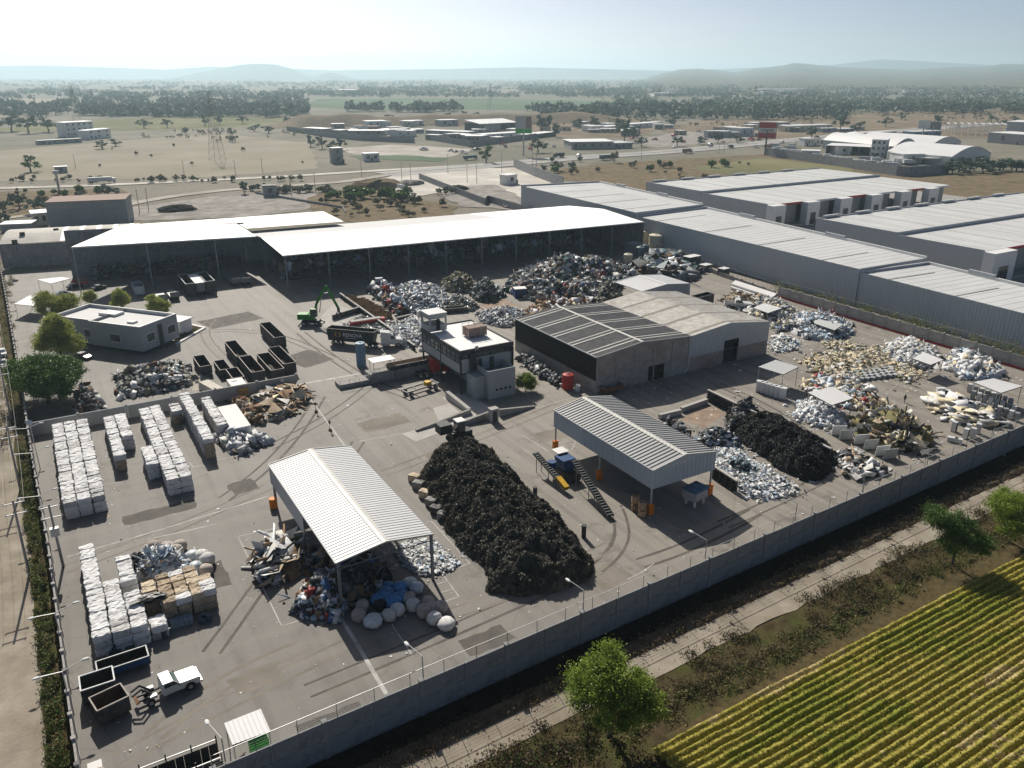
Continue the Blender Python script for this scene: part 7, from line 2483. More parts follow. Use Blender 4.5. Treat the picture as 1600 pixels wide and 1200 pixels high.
s_ = rng.uniform(0.04, 0.26, len(pts)) * np.where(rng.random(len(pts)) < 0.06, 2.2, 1) * np.where((pts[:, 0] > 95) & (pts[:, 1] < 150), 1.7, 1)
v, f = sheets(pts, np.column_stack([s_, s_ * rng.uniform(0.5, 1, len(pts)), s_ * 0]), 0.15, rng)
v[:, 2] = np.maximum(v[:, 2], 0.012)
mi = np.repeat(rng.choice(4, len(pts), p=[0.62, 0.2, 0.1, 0.08]), 2)
tag(np_mesh('litter', v, f, [PAL['white'], PAL['offwhite'], PAL['tan'], PAL['dark']], mi), 'small pale scraps littered over the yard pavement', 'litter', kind='stuff')
# ------------------------------------------------------------------ black shredded heaps
mat('shred_black', (0.060, 0.058, 0.050), col2=(0.19, 0.18, 0.15), scale=1.6, detail=8, rough=0.85, spec=0.3, bump=0.9, bscale=5, space='World')
mat('shred_fibre', (0.06, 0.058, 0.05), col2=(0.20, 0.19, 0.155), scale=0.8, detail=5, rough=0.9, spec=0.1, space='World')
mat('shred_deep', (0.016, 0.017, 0.018), col2=(0.040, 0.041, 0.042), scale=1.6, detail=8, rough=0.8, spec=0.3, bump=0.9, bscale=5, space='World')
mat('shred_deep_fibre', (0.02, 0.021, 0.022), col2=(0.06, 0.06, 0.06), scale=0.8, detail=5, rough=0.7, spec=0.4, space='World')
def shred_heap(name, label, poly, height, seed, step, mats, nf, lump=1.3, fl=(0.25, 0.8), ridge=None, power=0.75):
 rng = np.random.default_rng(seed)
 xs, ys = [p[0] for p in poly], [p[1] for p in poly]
 gx, gy = np.meshgrid(np.arange(min(xs) - 1, max(xs) + 1, step), np.arange(min(ys) - 1, max(ys) + 1, step))
 wx = gx + 0.8 * fbm(gx * 0.5, gy * 0.5, seed + 5, 3)
 wy = gy + 0.8 * fbm(gx * 0.5, gy * 0.5, seed + 9, 3)
 def hf(x, y):
  x2 = x + 0.9 * fbm(x * 0.5, y * 0.5, seed + 5, 3)
  y2 = y + 0.9 * fbm(x * 0.5, y * 0.5, seed + 9, 3)
  ins = inside(x2, y2, poly)
  d = edge_dist(x2, y2, poly) * np.where(ins, 1, -1)
  base = height * np.clip(d / REF, 0, 1) ** power
  bil = 1 - np.abs(fbm(x * 0.42, y * 0.42, seed, 2)) * 1.6
  b2 = 1 - np.abs(fbm(x * 0.95, y * 0.95, seed + 3, 2)) * 1.6
  b3 = fbm(x * 3.0, y * 3.0, seed + 4, 2)
  e = np.clip(d / 1.2, 0, 1)
  return np.where(d > 0, base + e * (lump * 0.75 * bil + lump * 0.26 * b2 + 0.14 * b3) - 0.1, -0.3)
 ins0 = inside(gx.ravel(), gy.ravel(), poly)
 REF = edge_dist(gx.ravel()[ins0], gy.ravel()[ins0], poly).max()
 z = hf(gx.ravel(), gy.ravel())
 H_, W_ = gx.shape
 ii = np.arange(H_ * W_).reshape(H_, W_)
 q = np.stack([ii[:-1, :-1].ravel(), ii[:-1, 1:].ravel(), ii[1:, 1:].ravel(), ii[1:, :-1].ravel()], 1)
 q = q[(z[q] > -0.25).any(1)]
 X = gx.ravel() + rng.normal(0, step * 0.28, z.size)
 Y = gy.ravel() + rng.normal(0, step * 0.28, z.size)
 V = [np.column_stack([X, Y, z + rng.normal(0, 0.05, z.size) * (z > 0)])]
 Fq = [q]
 mi = [np.zeros(len(q), int)]
 c = rng.uniform([min(xs), min(ys)], [max(xs), max(ys)], (nf * 3, 2))
 hz_ = hf(c[:, 0], c[:, 1])
 sel = hz_ > 0.02
 c, hz_ = c[sel][:nf], hz_[sel][:nf]
 k = len(c)
 L_ = rng.uniform(*fl, k)
 v, f = sheets(np.column_stack([c, hz_ + 0.05]), np.column_stack([L_, L_ * rng.uniform(0.04, 0.14, k), L_ * 0]), 0.6, rng, 0.7)
 V.append(v)
 Fq.append(f + len(V[0]))
 mi.append(np.ones(len(f), int))
 o = np_mesh(name, np.vstack(V), np.vstack(Fq), mats, np.concatenate(mi), origin=(np.mean(xs), np.mean(ys), 0))
 return tag(o, label, 'heap', kind='stuff')
HP = [G2(u, v) for u, v in [(652, 752), (690, 818), (735, 872), (760, 900), (762, 925), (820, 935), (880, 922), (925, 902), (922, 872), (870, 810), (815, 755), (772, 712), (735, 695), (700, 697), (672, 718)]]
shred_heap('shredded_rubber_heap', 'long black heap of shredded rubber in the middle of the yard', HP, 3.5, 71, 0.2, [M['shred_black'], M['shred_fibre']], 90000, lump=1.5, fl=(0.18, 0.6))
HP2 = [G2(u, v) for u, v in [(1140, 672), (1165, 698), (1195, 718), (1225, 738), (1250, 752), (1285, 750), (1302, 735), (1300, 708), (1255, 682), (1215, 660), (1180, 652), (1150, 660)]]
shred_heap('black_fluff_heap', 'deep black heap of shredder fluff against the pipe barrier', HP2, 3.2, 72, 0.25, [M['shred_deep'], M['shred_deep_fibre']], 26000, lump=1.2, fl=(0.18, 0.55))
for k, (u, v) in enumerate([(648, 752), (654, 763), (664, 777), (674, 790), (682, 802), (693, 812)]):
 p = G2(u, v)
 vs, fs = lump_box(1.7, 1.2, 0.95, 200 + k, 0.06)
 q = MB()
 q.add(vs, fs)
 o = q.build('barrier_block', M['bale_tan' if k in (0, 2) else ('skip_steel' if k == 4 else 'concrete')], world=False)
 o.location = (*p, 0)
 o.rotation_euler = (0, 0, -0.95)
 o.scale = (1.0, 1.0, 1.3)
 tag(o, 'block in the retaining line left of the black heap', 'block', 'blocks left of the black heap')
q = MB()
p = G2(725, 702)
q.box(p[0] - 1.3, p[0] + 0.9, p[1] + 0.5, p[1] + 1.7, 0, 4.6)
q.box(p[0] + 1.2, p[0] + 2.6, p[1] + 0.5, p[1] + 1.7, 0, 4.8)
ld = thing('loader', 'wheel loader partly hidden behind the top of the black heap', 'loader', (p[0], p[1] + 3.0, 0), 0)
box_part(ld, 'bucket', 'steel_dark', -3.4, -1.2, -1.1, 1.1, 2.6, 4.2)
box_part(ld, 'body', 'steel_dark', -1.0, 2.8, -0.9, 0.9, 1.0, 2.2)
box_part(ld, 'cab', 'glass_dark', 0.0, 1.5, -0.8, 0.8, 2.2, 4.1)
box_part(ld, 'cab_roof', 'white_paint', -0.1, 1.6, -0.9, 0.9, 4.1, 4.25)
q = MB()
for s in (-1, 1):
 q.bar((0.2, s * 0.7, 2.0), (-2.2, s * 0.7, 3.2), 0.2)
q.build('lift_arms', M['steel_dark'], ld, world=False)
for x in (-0.6, 2.2):
 for s in (-1, 1):
  wheel(ld, x, s * 1.1, 0.75, 0.45, s)
# ------------------------------------------------------------------ trees and plants
mat('bark', (0.085, 0.065, 0.045), col2=(0.15, 0.12, 0.09), scale=3, rough=0.95)
mat('leaf_bright', (0.17, 0.26, 0.03), col2=(0.32, 0.42, 0.07), scale=0.7, detail=4, rough=0.6, trans=0.35, rnd=0.1)
mat('leaf_dark', (0.07, 0.145, 0.025), col2=(0.15, 0.25, 0.05), scale=0.7, detail=4, rough=0.55, trans=0.25, rnd=0.1)
mat('leaf_yellow', (0.28, 0.33, 0.06), col2=(0.50, 0.54, 0.14), scale=0.7, detail=4, rough=0.6, trans=0.35, rnd=0.1)
mat('leaf_far_haze', (0.095, 0.150, 0.105), col2=(0.170, 0.225, 0.165), scale=0.2, detail=4, rough=0.7, trans=0.2, rnd=0.35)  # far foliage lightened and blued, so distance haze is painted into its colour
mat('leaf_dusty', (0.14, 0.14, 0.085), col2=(0.22, 0.21, 0.13), scale=0.2, detail=4, rough=0.8, trans=0.2, rnd=0.3)
def leaf_cloud(blobs, n, size, rng, clump=0.5, nclump=None, shell=0.6, aspect=0.55):
 """leaf faces gathered in clumps through a set of ellipsoids (cx, cy, cz, rx, ry, rz)"""
 B = np.array(blobs, float)
 vol = (B[:, 3] * B[:, 4] * B[:, 5]) ** 0.7
 nc = nclump or max(8, n // 110)
 bi = rng.choice(len(B), nc, p=vol / vol.sum())
 d = rng.normal(0, 1, (nc, 3))
 d /= np.linalg.norm(d, axis=1)[:, None]
 rad = rng.uniform(shell, 1.0, nc)[:, None]
 cc = B[bi, :3] + d * B[bi, 3:] * rad
 cs = rng.uniform(0.55, 1.25, nc)
 li = rng.integers(0, nc, n)
 pos = cc[li] + rng.normal(0, 1, (n, 3)) * (clump * cs[li])[:, None] * np.array([1, 1, 0.7])
 s = rng.uniform(size[0], size[1], n)
 base = np.array([(-0.5, 0, 0), (0, -0.5 * aspect, 0), (0.5, 0, 0), (0, 0.5 * aspect, 0)])
 c = base[None] * s[:, None, None]
 v = np.einsum('nij,nkj->nki', rot_mats(n, 0.9, rng), c) + pos[:, None, :]
 f = np.arange(n * 4).reshape(-1, 4)
 return v.reshape(-1, 3), f
def tree_parts(height, trunk_r, blobs, n, size, rng, clump, shell=0.55, trunk_h=None, limbs=6, lean=(0, 0)):
 th = trunk_h or height * 0.4
 q = MB()
 p0 = Vector((0, 0, -0.3))
 p1 = Vector((lean[0] * 0.4 + rng.uniform(-.2, .2), lean[1] * 0.4, th * 0.55))
 p2 = Vector((lean[0], lean[1], th))
 q.cyl(p0, p1, trunk_r * 1.15, trunk_r * 0.85, n=8, caps=False)
 q.cyl(p1, p2, trunk_r * 0.85, trunk_r * 0.65, n=8, caps=False)
 for k in range(limbs):
  b = blobs[k % len(blobs)]
  e = Vector((b[0], b[1], b[2])) + Vector((rng.uniform(-.4, .4) * b[3], rng.uniform(-.4, .4) * b[4], 0))
  m_ = p2.lerp(e, 0.5) + Vector((0, 0, 0.3))
  q.cyl(p2, m_, trunk_r * 0.5, trunk_r * 0.3, n=6, caps=False)
  q.cyl(m_, e, trunk_r * 0.3, trunk_r * 0.08, n=5, caps=False)
  for j in range(2):
   e2 = e + Vector((rng.uniform(-1, 1) * b[3] * 0.8, rng.uniform(-1, 1) * b[4] * 0.8, rng.uniform(-.3, .8) * b[5] * 0.8))
   q.cyl(m_, e2, trunk_r * 0.2, trunk_r * 0.05, n=4, caps=False)
 return q, leaf_cloud(blobs, n, size, rng, clump, shell=shell)
def tree(name, label, loc, height, blobs, n, size, leafm, seed, clump=0.5, trunk_r=0.25, group=None, shell=0.55, trunk_h=None, rz=0.0, limbs=6, cat='tree'):
 rng = np.random.default_rng(seed)
 q, (v, f) = tree_parts(height, trunk_r, blobs, n, size, rng, clump, shell, trunk_h, limbs)
 root = thing(name, label, cat, (loc[0], loc[1], 0), rz, group)
 q.build('trunk', M['bark'], root, world=False)
 v[:, 2] = np.maximum(v[:, 2], 0.1)
 o = np_mesh('crown', v, f, [M[leafm]])
 o.parent = root
 return root
tree('acacia_tree', 'large bright green feathery tree beside the farm track', G2(952, 1150), 9.5, [(-1.6, 1.2, 6.2, 2.6, 2.2, 1.7), (0.6, 2.0, 7.4, 2.4, 2.2, 1.6), (2.2, -0.6, 5.2, 2.2, 2.2, 1.7), (-0.6, -1.6, 4.6, 2.6, 2.0, 1.6), (0.3, 0.3, 6.0, 2.6, 2.6, 2.2), (-3.0, 0.8, 5.0, 1.3, 1.2, 0.9), (2.6, -2.4, 4.4, 1.8, 1.6, 1.3)], 30000, (0.14, 0.32), 'leaf_bright', 101, clump=0.42, trunk_r=0.28)
tree('acacia_tree', 'leaning green tree on the weedy bank left of the corner tree', G2(1488, 882), 7.5, [(-1.2, 2.6, 6.4, 1.9, 1.8, 1.3), (0.4, 1.0, 5.4, 2.0, 2.0, 1.6), (0.8, -1.0, 4.2, 2.0, 2.0, 1.5), (-1.8, 0.0, 3.8, 1.5, 1.5, 1.0), (1.8, -2.2, 3.4, 1.4, 1.4, 1.1)], 20000, (0.13, 0.30), 'leaf_dark', 102, clump=0.42, trunk_r=0.2)
tree('acacia_tree', 'round green tree at the corner of the crop field', G2(1570, 842), 7.0, [(-0.6, 0.8, 5.2, 2.6, 2.4, 1.7), (1.6, 0.2, 4.6, 2.4, 2.4, 1.8), (-1.6, -1.2, 3.4, 2.2, 2.0, 1.5), (0.4, -1.6, 3.2, 2.4, 2.0, 1.4), (2.6, 1.6, 4.8, 1.8, 1.8, 1.4)], 22000, (0.13, 0.30), 'leaf_bright', 103, clump=0.42, trunk_r=0.22)
tree('ficus_tree', 'big dense dark green tree over the street wall', (-4.2, 170.5), 9.0, [(0, 0, 5.6, 5.6, 6.2, 3.2), (3.0, 3.0, 5.0, 4.2, 4.2, 2.8), (-2.5, 4.5, 5.6, 3.6, 4.6, 2.8), (1.5, -3.5, 4.4, 4.2, 3.2, 2.6), (1, 1, 7.6, 3.2, 3.2, 1.6)], 42000, (0.25, 0.5), 'leaf_dark', 104, clump=0.6, trunk_r=0.4, shell=0.75)
tree('ash_tree', 'light green tree between the big dark tree and the office', (-0.5, 195.0), 11.0, [(0, 0, 6.4, 3.6, 3.6, 3.4), (2.2, -1.8, 4.8, 2.8, 2.8, 2.2), (-2.2, 1.2, 5.2, 2.8, 2.8, 2.4), (0.2, 0.8, 9.2, 2.0, 2.0, 1.8), (1.8, 1.5, 7.2, 2.0, 2.0, 1.6), (-1.5, -1.5, 7.4, 1.8, 1.8, 1.4)], 26000, (0.22, 0.45), 'leaf_yellow', 105, clump=0.5, trunk_r=0.25, shell=0.6)
tree('ash_tree', 'light green tree behind the left office by the white sheet roof', (0.0, 224.0), 10.0, [(0, 0, 6.0, 3.6, 3.6, 3.2), (2.6, -1.0, 5.2, 2.8, 2.8, 2.4), (-1.6, 1.0, 8.0, 2.4, 2.4, 1.8), (3.6, 0.5, 7.0, 2.0, 2.0, 1.6)], 22000, (0.22, 0.45), 'leaf_yellow', 106, clump=0.5, trunk_r=0.25, shell=0.6)
tree('ash_tree', 'small light green tree at the far edge of the office roof', G2(143, 482), 5.0, [(0, 0, 3.4, 1.6, 1.6, 1.6)], 5000, (0.2, 0.42), 'leaf_yellow', 107, clump=0.4, trunk_r=0.12, shell=0.5)
tree('ash_tree', 'cone shaped light green tree behind the office, left of the bushier one', G2(190, 487), 6.6, [(0, 0, 3.2, 2.4, 2.4, 2.0), (0, 0, 4.9, 1.4, 1.4, 1.6)], 9000, (0.2, 0.42), 'leaf_yellow', 108, clump=0.4, trunk_r=0.15, shell=0.5)
tree('ash_tree', 'bushy light green tree at the right end of the office', G2(247, 496), 6.2, [(0, 0, 3.4, 2.6, 2.6, 2.2), (1.2, -1.0, 3.0, 2.2, 2.2, 1.8), (-0.6, 0.6, 4.8, 1.4, 1.4, 1.2)], 11000, (0.2, 0.42), 'leaf_yellow', 109, clump=0.42, trunk_r=0.15, shell=0.5)
tree('shrub_tree', 'small round green tree beside the weigh office', G2(821, 611), 4.0, [(0, 0, 2.3, 2.0, 2.0, 1.5), (0.8, -0.6, 1.8, 1.4, 1.4, 1.1)], 7000, (0.18, 0.36), 'leaf_bright', 110, clump=0.35, trunk_r=0.1, shell=0.6)
def scrub(name, label, spots, leafm, n, size, seed, rad, hgt, cat='weeds', clump=0.35, stems=0):
 """low ground cover nobody could count"""
 rng = np.random.default_rng(seed)
 V, F_ = [], []
 off = 0
 spots = np.asarray(spots)
 nb = len(spots)
 rr = rng.uniform(rad[0], rad[1], nb)
 hh = rng.uniform(hgt[0], hgt[1], nb)
 bl = np.column_stack([spots[:, 0], spots[:, 1], hh * 0.5, rr, rr, hh * 0.5])
 li = rng.integers(0, nb, n)
 d = rng.normal(0, 0.55, (n, 3))
 pos = bl[li, :3] + d * bl[li, 3:]
 pos[:, 2] = np.maximum(0.02, pos[:, 2])
 s = rng.uniform(size[0], size[1], n)
 base = np.array([(-0.5, 0, 0), (0, -0.22, 0), (0.5, 0, 0), (0, 0.22, 0)])
 v = np.einsum('nij,nkj->nki', rot_mats(n, 1.1, rng), base[None] * s[:, None, None]) + pos[:, None, :]
 o = np_mesh(name, v.reshape(-1, 3), np.arange(n * 4).reshape(-1, 4), [M[m_] for m_ in leafm], rng.choice(len(leafm), n))
 return tag(o, label, cat, kind='stuff')
mat('weed_dry', (0.15, 0.10, 0.05), col2=(0.24, 0.17, 0.09), scale=0.5, rough=0.95, trans=0.2)
mat('weed_grey', (0.09, 0.066, 0.045), col2=(0.15, 0.115, 0.08), scale=0.5, rough=0.95, trans=0.1)
mat('weed_green', (0.055, 0.085, 0.018), col2=(0.10, 0.145, 0.035), scale=0.5, rough=0.8, trans=0.3)
mat('weed_straw', (0.34, 0.27, 0.12), col2=(0.46, 0.38, 0.19), scale=0.5, rough=0.95, trans=0.3)
rng = np.random.default_rng(77)
def strip_pts(n, x0, x1, f0, f1):
 x = rng.uniform(x0, x1, n)
 t = rng.uniform(0, 1, n)
 return np.column_stack([x, f0(x) + (f1(x) - f0(x)) * t])
bp_ = strip_pts(900, -4, 200, lambda x: 53.2 + 0.030 * x, lambda x: 54.9 + 0.034 * x)
scrub('dry_bank_growth', 'dry brown growth along the bank between ditch and farm track', bp_, ['weed_dry', 'weed_grey', 'weed_grey', 'weed_straw'], 30000, (0.10, 0.35), 78, (0.4, 0.9), (0.2, 0.6))
gxx, gyy = np.meshgrid(np.arange(-6, 206, 0.45), np.linspace(0, 1, 9))
yy_ = (53.0 + 0.030 * gxx) + gyy * 2.3
zz_ = 0.75 * np.sin(np.pi * gyy) * (0.6 + 0.7 * fbm(gxx * 0.5, gyy * 2, 3, 4)) - 0.1 + 0.10 * fbm(gxx * 2.5, yy_ * 2.5, 8, 3) * (np.sin(np.pi * gyy) > .1)
ii = np.arange(gxx.size).reshape(gxx.shape)
struct(np_mesh('debris_bank', np.column_stack([gxx.ravel(), yy_.ravel(), zz_.ravel()]), np.stack([ii[:-1, :-1].ravel(), ii[:-1, 1:].ravel(), ii[1:, 1:].ravel(), ii[1:, :-1].ravel()], 1), [M['bank_soil']], smooth=False))
tp_ = strip_pts(500, -4, 200, lambda x: 45.5 + 0.02 * x, lambda x: 50.4 + 0.028 * x)
tp_ = tp_[fbm(tp_[:, 0] * 0.12, tp_[:, 1] * 0.12, 4, 3) > -0.25]
scrub('dry_weeds', 'tangled dry weeds between the farm track and the crop field', tp_, ['weed_dry', 'weed_grey', 'weed_grey', 'weed_green'], 46000, (0.10, 0.4), 79, (0.6, 1.6), (0.12, 0.6))
tp2 = strip_pts(330, 30, 200, lambda x: 44.0 + 0.022 * x, lambda x: 46.6 + 0.022 * x)
scrub('green_weeds', 'short green grass along the crop field edge', tp2, ['weed_green', 'weed_green', 'weed_straw'], 26000, (0.10, 0.35), 80, (0.4, 1.0), (0.15, 0.5), cat='grass')
tp3 = strip_pts(260, -4, 40, lambda x: 30 + 0 * x, lambda x: 49 + 0 * x)
scrub('dry_weeds', 'dry and green weeds in the near corner below the large tree', tp3, ['weed_dry', 'weed_grey', 'weed_green', 'weed_green'], 24000, (0.12, 0.5), 81, (0.5, 1.2), (0.3, 0.9))
lp_ = np.column_stack([rng.uniform(-7.9, -6.5, 260), rng.uniform(60, 150, 260)])
lp_[:, 0] -= (lp_[:, 1] - 60) * 0.018
scrub('verge_weeds', 'dark green creeper and weeds along the street wall', lp_, ['weed_green', 'leaf_dark', 'leaf_dark', 'weed_green', 'weed_dry', 'weed_straw'], 19000, (0.15, 0.4), 82, (0.3, 0.6), (0.4, 1.2))
lp2 = np.column_stack([rng.uniform(-14.5, -9.5, 200), rng.uniform(150, 300, 200)])
scrub('verge_weeds', 'thin dry weeds along the far street verge', lp2, ['weed_green', 'weed_straw', 'weed_dry'], 9000, (0.15, 0.45), 83, (0.5, 1.2), (0.2, 0.6))
hp_ = np.column_stack([rng.uniform(184.0, 188.0, 120), rng.uniform(70, 160, 120)])
scrub('ivy', 'green creeper behind the boundary wall', hp_, ['weed_green', 'leaf_dark', 'weed_straw'], 9000, (0.2, 0.5), 84, (0.6, 1.3), (1.5, 3.4), cat='creeper')
bp2 = np.array([G2(u, v) for u, v in [(278, 512), (286, 515), (295, 513), (304, 516), (281, 524), (290, 522), (276, 530)]])
scrub('bed_plants', 'small round shrubs in the planting bed by the office', bp2, ['weed_green', 'weed_dry'], 1200, (0.12, 0.3), 85, (0.35, 0.6), (0.4, 0.7), cat='plants')
tp4 = np.column_stack([rng.uniform(30, 200, 300), rng.uniform(50.5, 55, 300)])
tp4[:, 1] += tp4[:, 0] * 0.02
a_, b_ = np.array(G2(1040, 1160)), np.array(G2(1600, 868))
rd = (b_ - a_) / np.linalg.norm(b_ - a_)
rn = np.array([rd[1], -rd[0]])
mat('crop_gold', (0.36, 0.32, 0.05), col2=(0.58, 0.51, 0.12), scale=3.0, detail=6, rough=0.9, trans=0.35, space='World')
mat('crop_green', (0.20, 0.235, 0.03), col2=(0.42, 0.42, 0.065), scale=3.0, detail=6, rough=0.9, trans=0.35, space='World')
mat('crop_pale', (0.56, 0.45, 0.18), col2=(0.78, 0.65, 0.32), scale=3.0, rough=0.9, trans=0.35, space='World')
rng = np.random.default_rng(90)
def crop_h(s_, t_):
 """bed profile: two ridges to each bed, a deep furrow between beds; s across the rows, t along them"""
 s2 = s_ + 0.10 * fbm(t_ * 0.25, s_ * 0.15, 61, 3)
 ph = np.mod(s2, 1.62) / 1.62
 two = 0.5 - 0.5 * np.cos(4 * np.pi * ph)
 bed = np.clip(np.minimum(ph, 1 - ph) / 0.10, 0.5, 1)
 h = bed * (0.34 + 0.24 * two)
 h *= 1 + 0.22 * fbm(t_ * 0.5, s_ * 0.5, 62, 3)
 return np.maximum(0.0, h) + 0.05 * fbm(t_ * 3.5, s_ * 3.5, 63, 2) * (h > 0.05)
def crop_keep(x, y):
 edge = 43.3 + 0.035 * (x - 43) + 0.7 * fbm(x * 0.2, y * 0 + 1, 6, 3)
 dep = x * math.sin(YAW) + y * math.cos(YAW)
 lat = x * math.cos(YAW) - y * math.sin(YAW)
 return (y < edge) & (x > 41.0) & (dep > 37) & (lat < dep * 0.8 + 16) & (lat > 0)
S_, T_ = np.meshgrid(np.arange(0, 46, 0.10), np.arange(-4, 92, 0.30))
Xc = a_[0] + rd[0] * T_ + rn[0] * S_
Yc = a_[1] + rd[1] * T_ + rn[1] * S_
Zc = crop_h(S_, T_) + 0.02
ii = np.arange(S_.size).reshape(S_.shape)
q_ = np.stack([ii[:-1, :-1].ravel(), ii[:-1, 1:].ravel(), ii[1:, 1:].ravel(), ii[1:, :-1].ravel()], 1)
kk_ = crop_keep(Xc.ravel(), Yc.ravel())
q_ = q_[kk_[q_].all(1)]
V0 = np.column_stack([Xc.ravel() + rng.normal(0, 0.03, S_.size), Yc.ravel() + rng.normal(0, 0.02, S_.size), Zc.ravel()])
def crop_tone(x, y, s_):
 return fbm(x * 0.10, y * 0.25, 31, 4) + 0.45 * fbm(s_ * 0.6, s_ * 0, 51, 2) + 0.3 * fbm(x * 1.2, y * 1.2, 33, 2) + (y > 41.6 + 0.035 * (x - 43)) * 0.3
tn = crop_tone(V0[q_[:, 0], 0], V0[q_[:, 0], 1], S_.ravel()[q_[:, 0]])
m0 = np.where(Zc.ravel()[q_].min(1) < 0.06, 3, np.where(tn > 0.55, 2, np.where(tn > -0.2, 0, 1)))
n = 150000
ss, tt = rng.uniform(0, 46, n), rng.uniform(-4, 92, n)
px_, py_ = a_[0] + rd[0] * tt + rn[0] * ss, a_[1] + rd[1] * tt + rn[1] * ss
hz_ = crop_h(ss, tt)
kp = crop_keep(px_, py_) & (hz_ > 0.25)
px_, py_, hz_, ss = px_[kp], py_[kp], hz_[kp], ss[kp]
n = len(px_)
ang = rng.uniform(0, np.pi, n)
w = rng.uniform(0.03, 0.07, n)
lean = rng.normal(0, 0.07, (n, 2))
dx, dy = np.cos(ang) * w, np.sin(ang) * w
zt = hz_ + rng.uniform(0.03, 0.16, n)
v = np.stack([np.column_stack([px_ - dx, py_ - dy, hz_ - 0.05]), np.column_stack([px_ + dx, py_ + dy, hz_ - 0.05]), np.column_stack([px_ + dx + lean[:, 0], py_ + dy + lean[:, 1], zt]), np.column_stack([px_ - dx + lean[:, 0], py_ - dy + lean[:, 1], zt])], 1)
tn = crop_tone(px_, py_, ss) + rng.normal(0, 0.2, n)
m1 = np.where(tn > 0.55, 2, np.where(tn > -0.2, 0, 1))
o = np_mesh('crop_rows', np.vstack([V0, v.reshape(-1, 3)]), np.vstack([q_, np.arange(n * 4).reshape(-1, 4) + len(V0)]), [M['crop_gold'], M['crop_green'], M['crop_pale'], M['field_soil']], np.concatenate([m0, m1]))
tag(o, 'golden green cereal crop standing in straight rows', 'crop', kind='stuff')
# ------------------------------------------------------------------ far ground
def PXP(name, px, z, m_, jit=3.0, step=14):
 return poly_mesh(name, [G2(u, v) for u, v in px], z, M[m_], jitter=jit, step=step)
PXP('grassland', [(-60, 240), (120, 225), (340, 208), (480, 222), (500, 262), (330, 276), (-60, 283)], -0.28, 'tan_field')
PXP('rubble_lot', [(195, 345), (200, 324), (350, 303), (480, 298), (535, 318), (400, 338)], -0.2, 'grey_rubble', 1, 5)
PXP('dry_lot', [(490, 336), (478, 310), (520, 296), (600, 302), (716, 322), (700, 336), (560, 348)], -0.16, 'dry_lot', 1.5, 5)
PXP('dry_lot', [(840, 268), (930, 256), (1100, 246), (1200, 240), (1340, 262), (1480, 270), (1600, 268), (1700, 320), (1560, 330), (1340, 270), (1020, 300), (880, 280)], -0.2, 'dry_lot', 2, 8)
PXP('grassland', [(1080, 262), (1190, 246), (1330, 262), (1340, 272), (1200, 285)], -0.16, 'olive_field', 3, 8)
PXP('scrub_slope', [(-40, 345), (-40, 300), (180, 294), (205, 305), (190, 325), (60, 332)], -0.2, 'dry_lot', 2, 6)
PXP('dust_plaza', [(560, 284), (640, 270), (760, 262), (830, 262), (862, 285), (835, 325), (770, 306), (690, 300), (620, 312)], -0.12, 'white_dust', 1.5, 6)
PXP('brown_lot', [(705, 292), (770, 288), (800, 300), (845, 330), (720, 322), (690, 305)], -0.08, 'grey_rubble', 1.5, 5)
PXP('bare_lot', [(520, 232), (610, 225), (740, 232), (700, 245), (580, 245)], -0.24, 'pale_road', 3, 10)
PXP('grass_strip', [(545, 243), (640, 242), (700, 247), (690, 252), (560, 248)], -0.18, 'green_field', 2, 10)
PXP('truck_park', [(980, 222), (1060, 205), (1180, 208), (1180, 218), (1030, 230)], -0.24, 'grey_rubble', 3, 12)
PXP('green_field', [(470, 166), (500, 154), (760, 154), (1010, 158), (990, 172), (560, 171)], -0.28, 'green_field', 15, 60)
PXP('green_field', [(-60, 205), (120, 188), (330, 180), (480, 184), (440, 196), (180, 204)], -0.30, 'olive_field', 15, 60)
PXP('tan_field', [(-30, 158), (10, 154), (118, 154), (118, 161), (20, 164)], -0.26, 'tan_field', 12, 60)
PXP('tan_field', [(500, 146), (505, 142), (560, 142), (562, 147)], -0.26, 'white_dust', 12, 60)
PXP('scrubland', [(1030, 205), (1080, 190), (1300, 178), (1700, 168), (1800, 215), (1330, 212), (1210, 222)], -0.28, 'ochre_mound', 15, 50)
PXP('scrubland', [(640, 190), (760, 184), (1000, 186), (1060, 195), (980, 215), (840, 212)], -0.30, 'ochre_mound', 10, 40)
ribbon('pale_dirt_road', [G2(u, v) for u, v in [(-60, 295), (60, 292), (180, 288), (330, 281), (470, 274), (560, 268), (640, 263), (720, 259), (810, 254)]], 9.0, -0.06, M['white_dust'], jitter=0.4)
ribbon('pale_dirt_road', [G2(u, v) for u, v in [(150, 330), (230, 312), (330, 298), (430, 291), (540, 284), (610, 272)]], 8.0, -0.04, M['pale_road'], jitter=0.5)
ribbon('pale_dirt_road', [G2(u, v) for u, v in [(-40, 345), (40, 337), (110, 328), (210, 312)]], 6.0, -0.1, M['pale_road'], jitter=0.5)
HW = [(600, 272), (720, 262), (800, 255), (900, 246), (1000, 240), (1100, 232), (1200, 222), (1330, 210), (1420, 203), (1600, 190), (1750, 182)]
hw = [np.array(G2(u, v)) for u, v in HW]
ribbon('highway', hw, 27.0, -0.02, M['highway'])
ribbon('median', hw, 1.6, 0.05, M['dry_lot'])
for off in (-12.2, -1.4, 1.4, 12.2, -6.8, 6.8):
 nrm = [np.array([(hw[min(i + 1, len(hw) - 1)] - hw[max(i - 1, 0)])[1], -(hw[min(i + 1, len(hw) - 1)] - hw[max(i - 1, 0)])[0]]) for i in range(len(hw))]
 ribbon('road_marking', [p + n_ / np.linalg.norm(n_) * off for p, n_ in zip(hw, nrm)], 0.3, 0.06, M['line_white'])
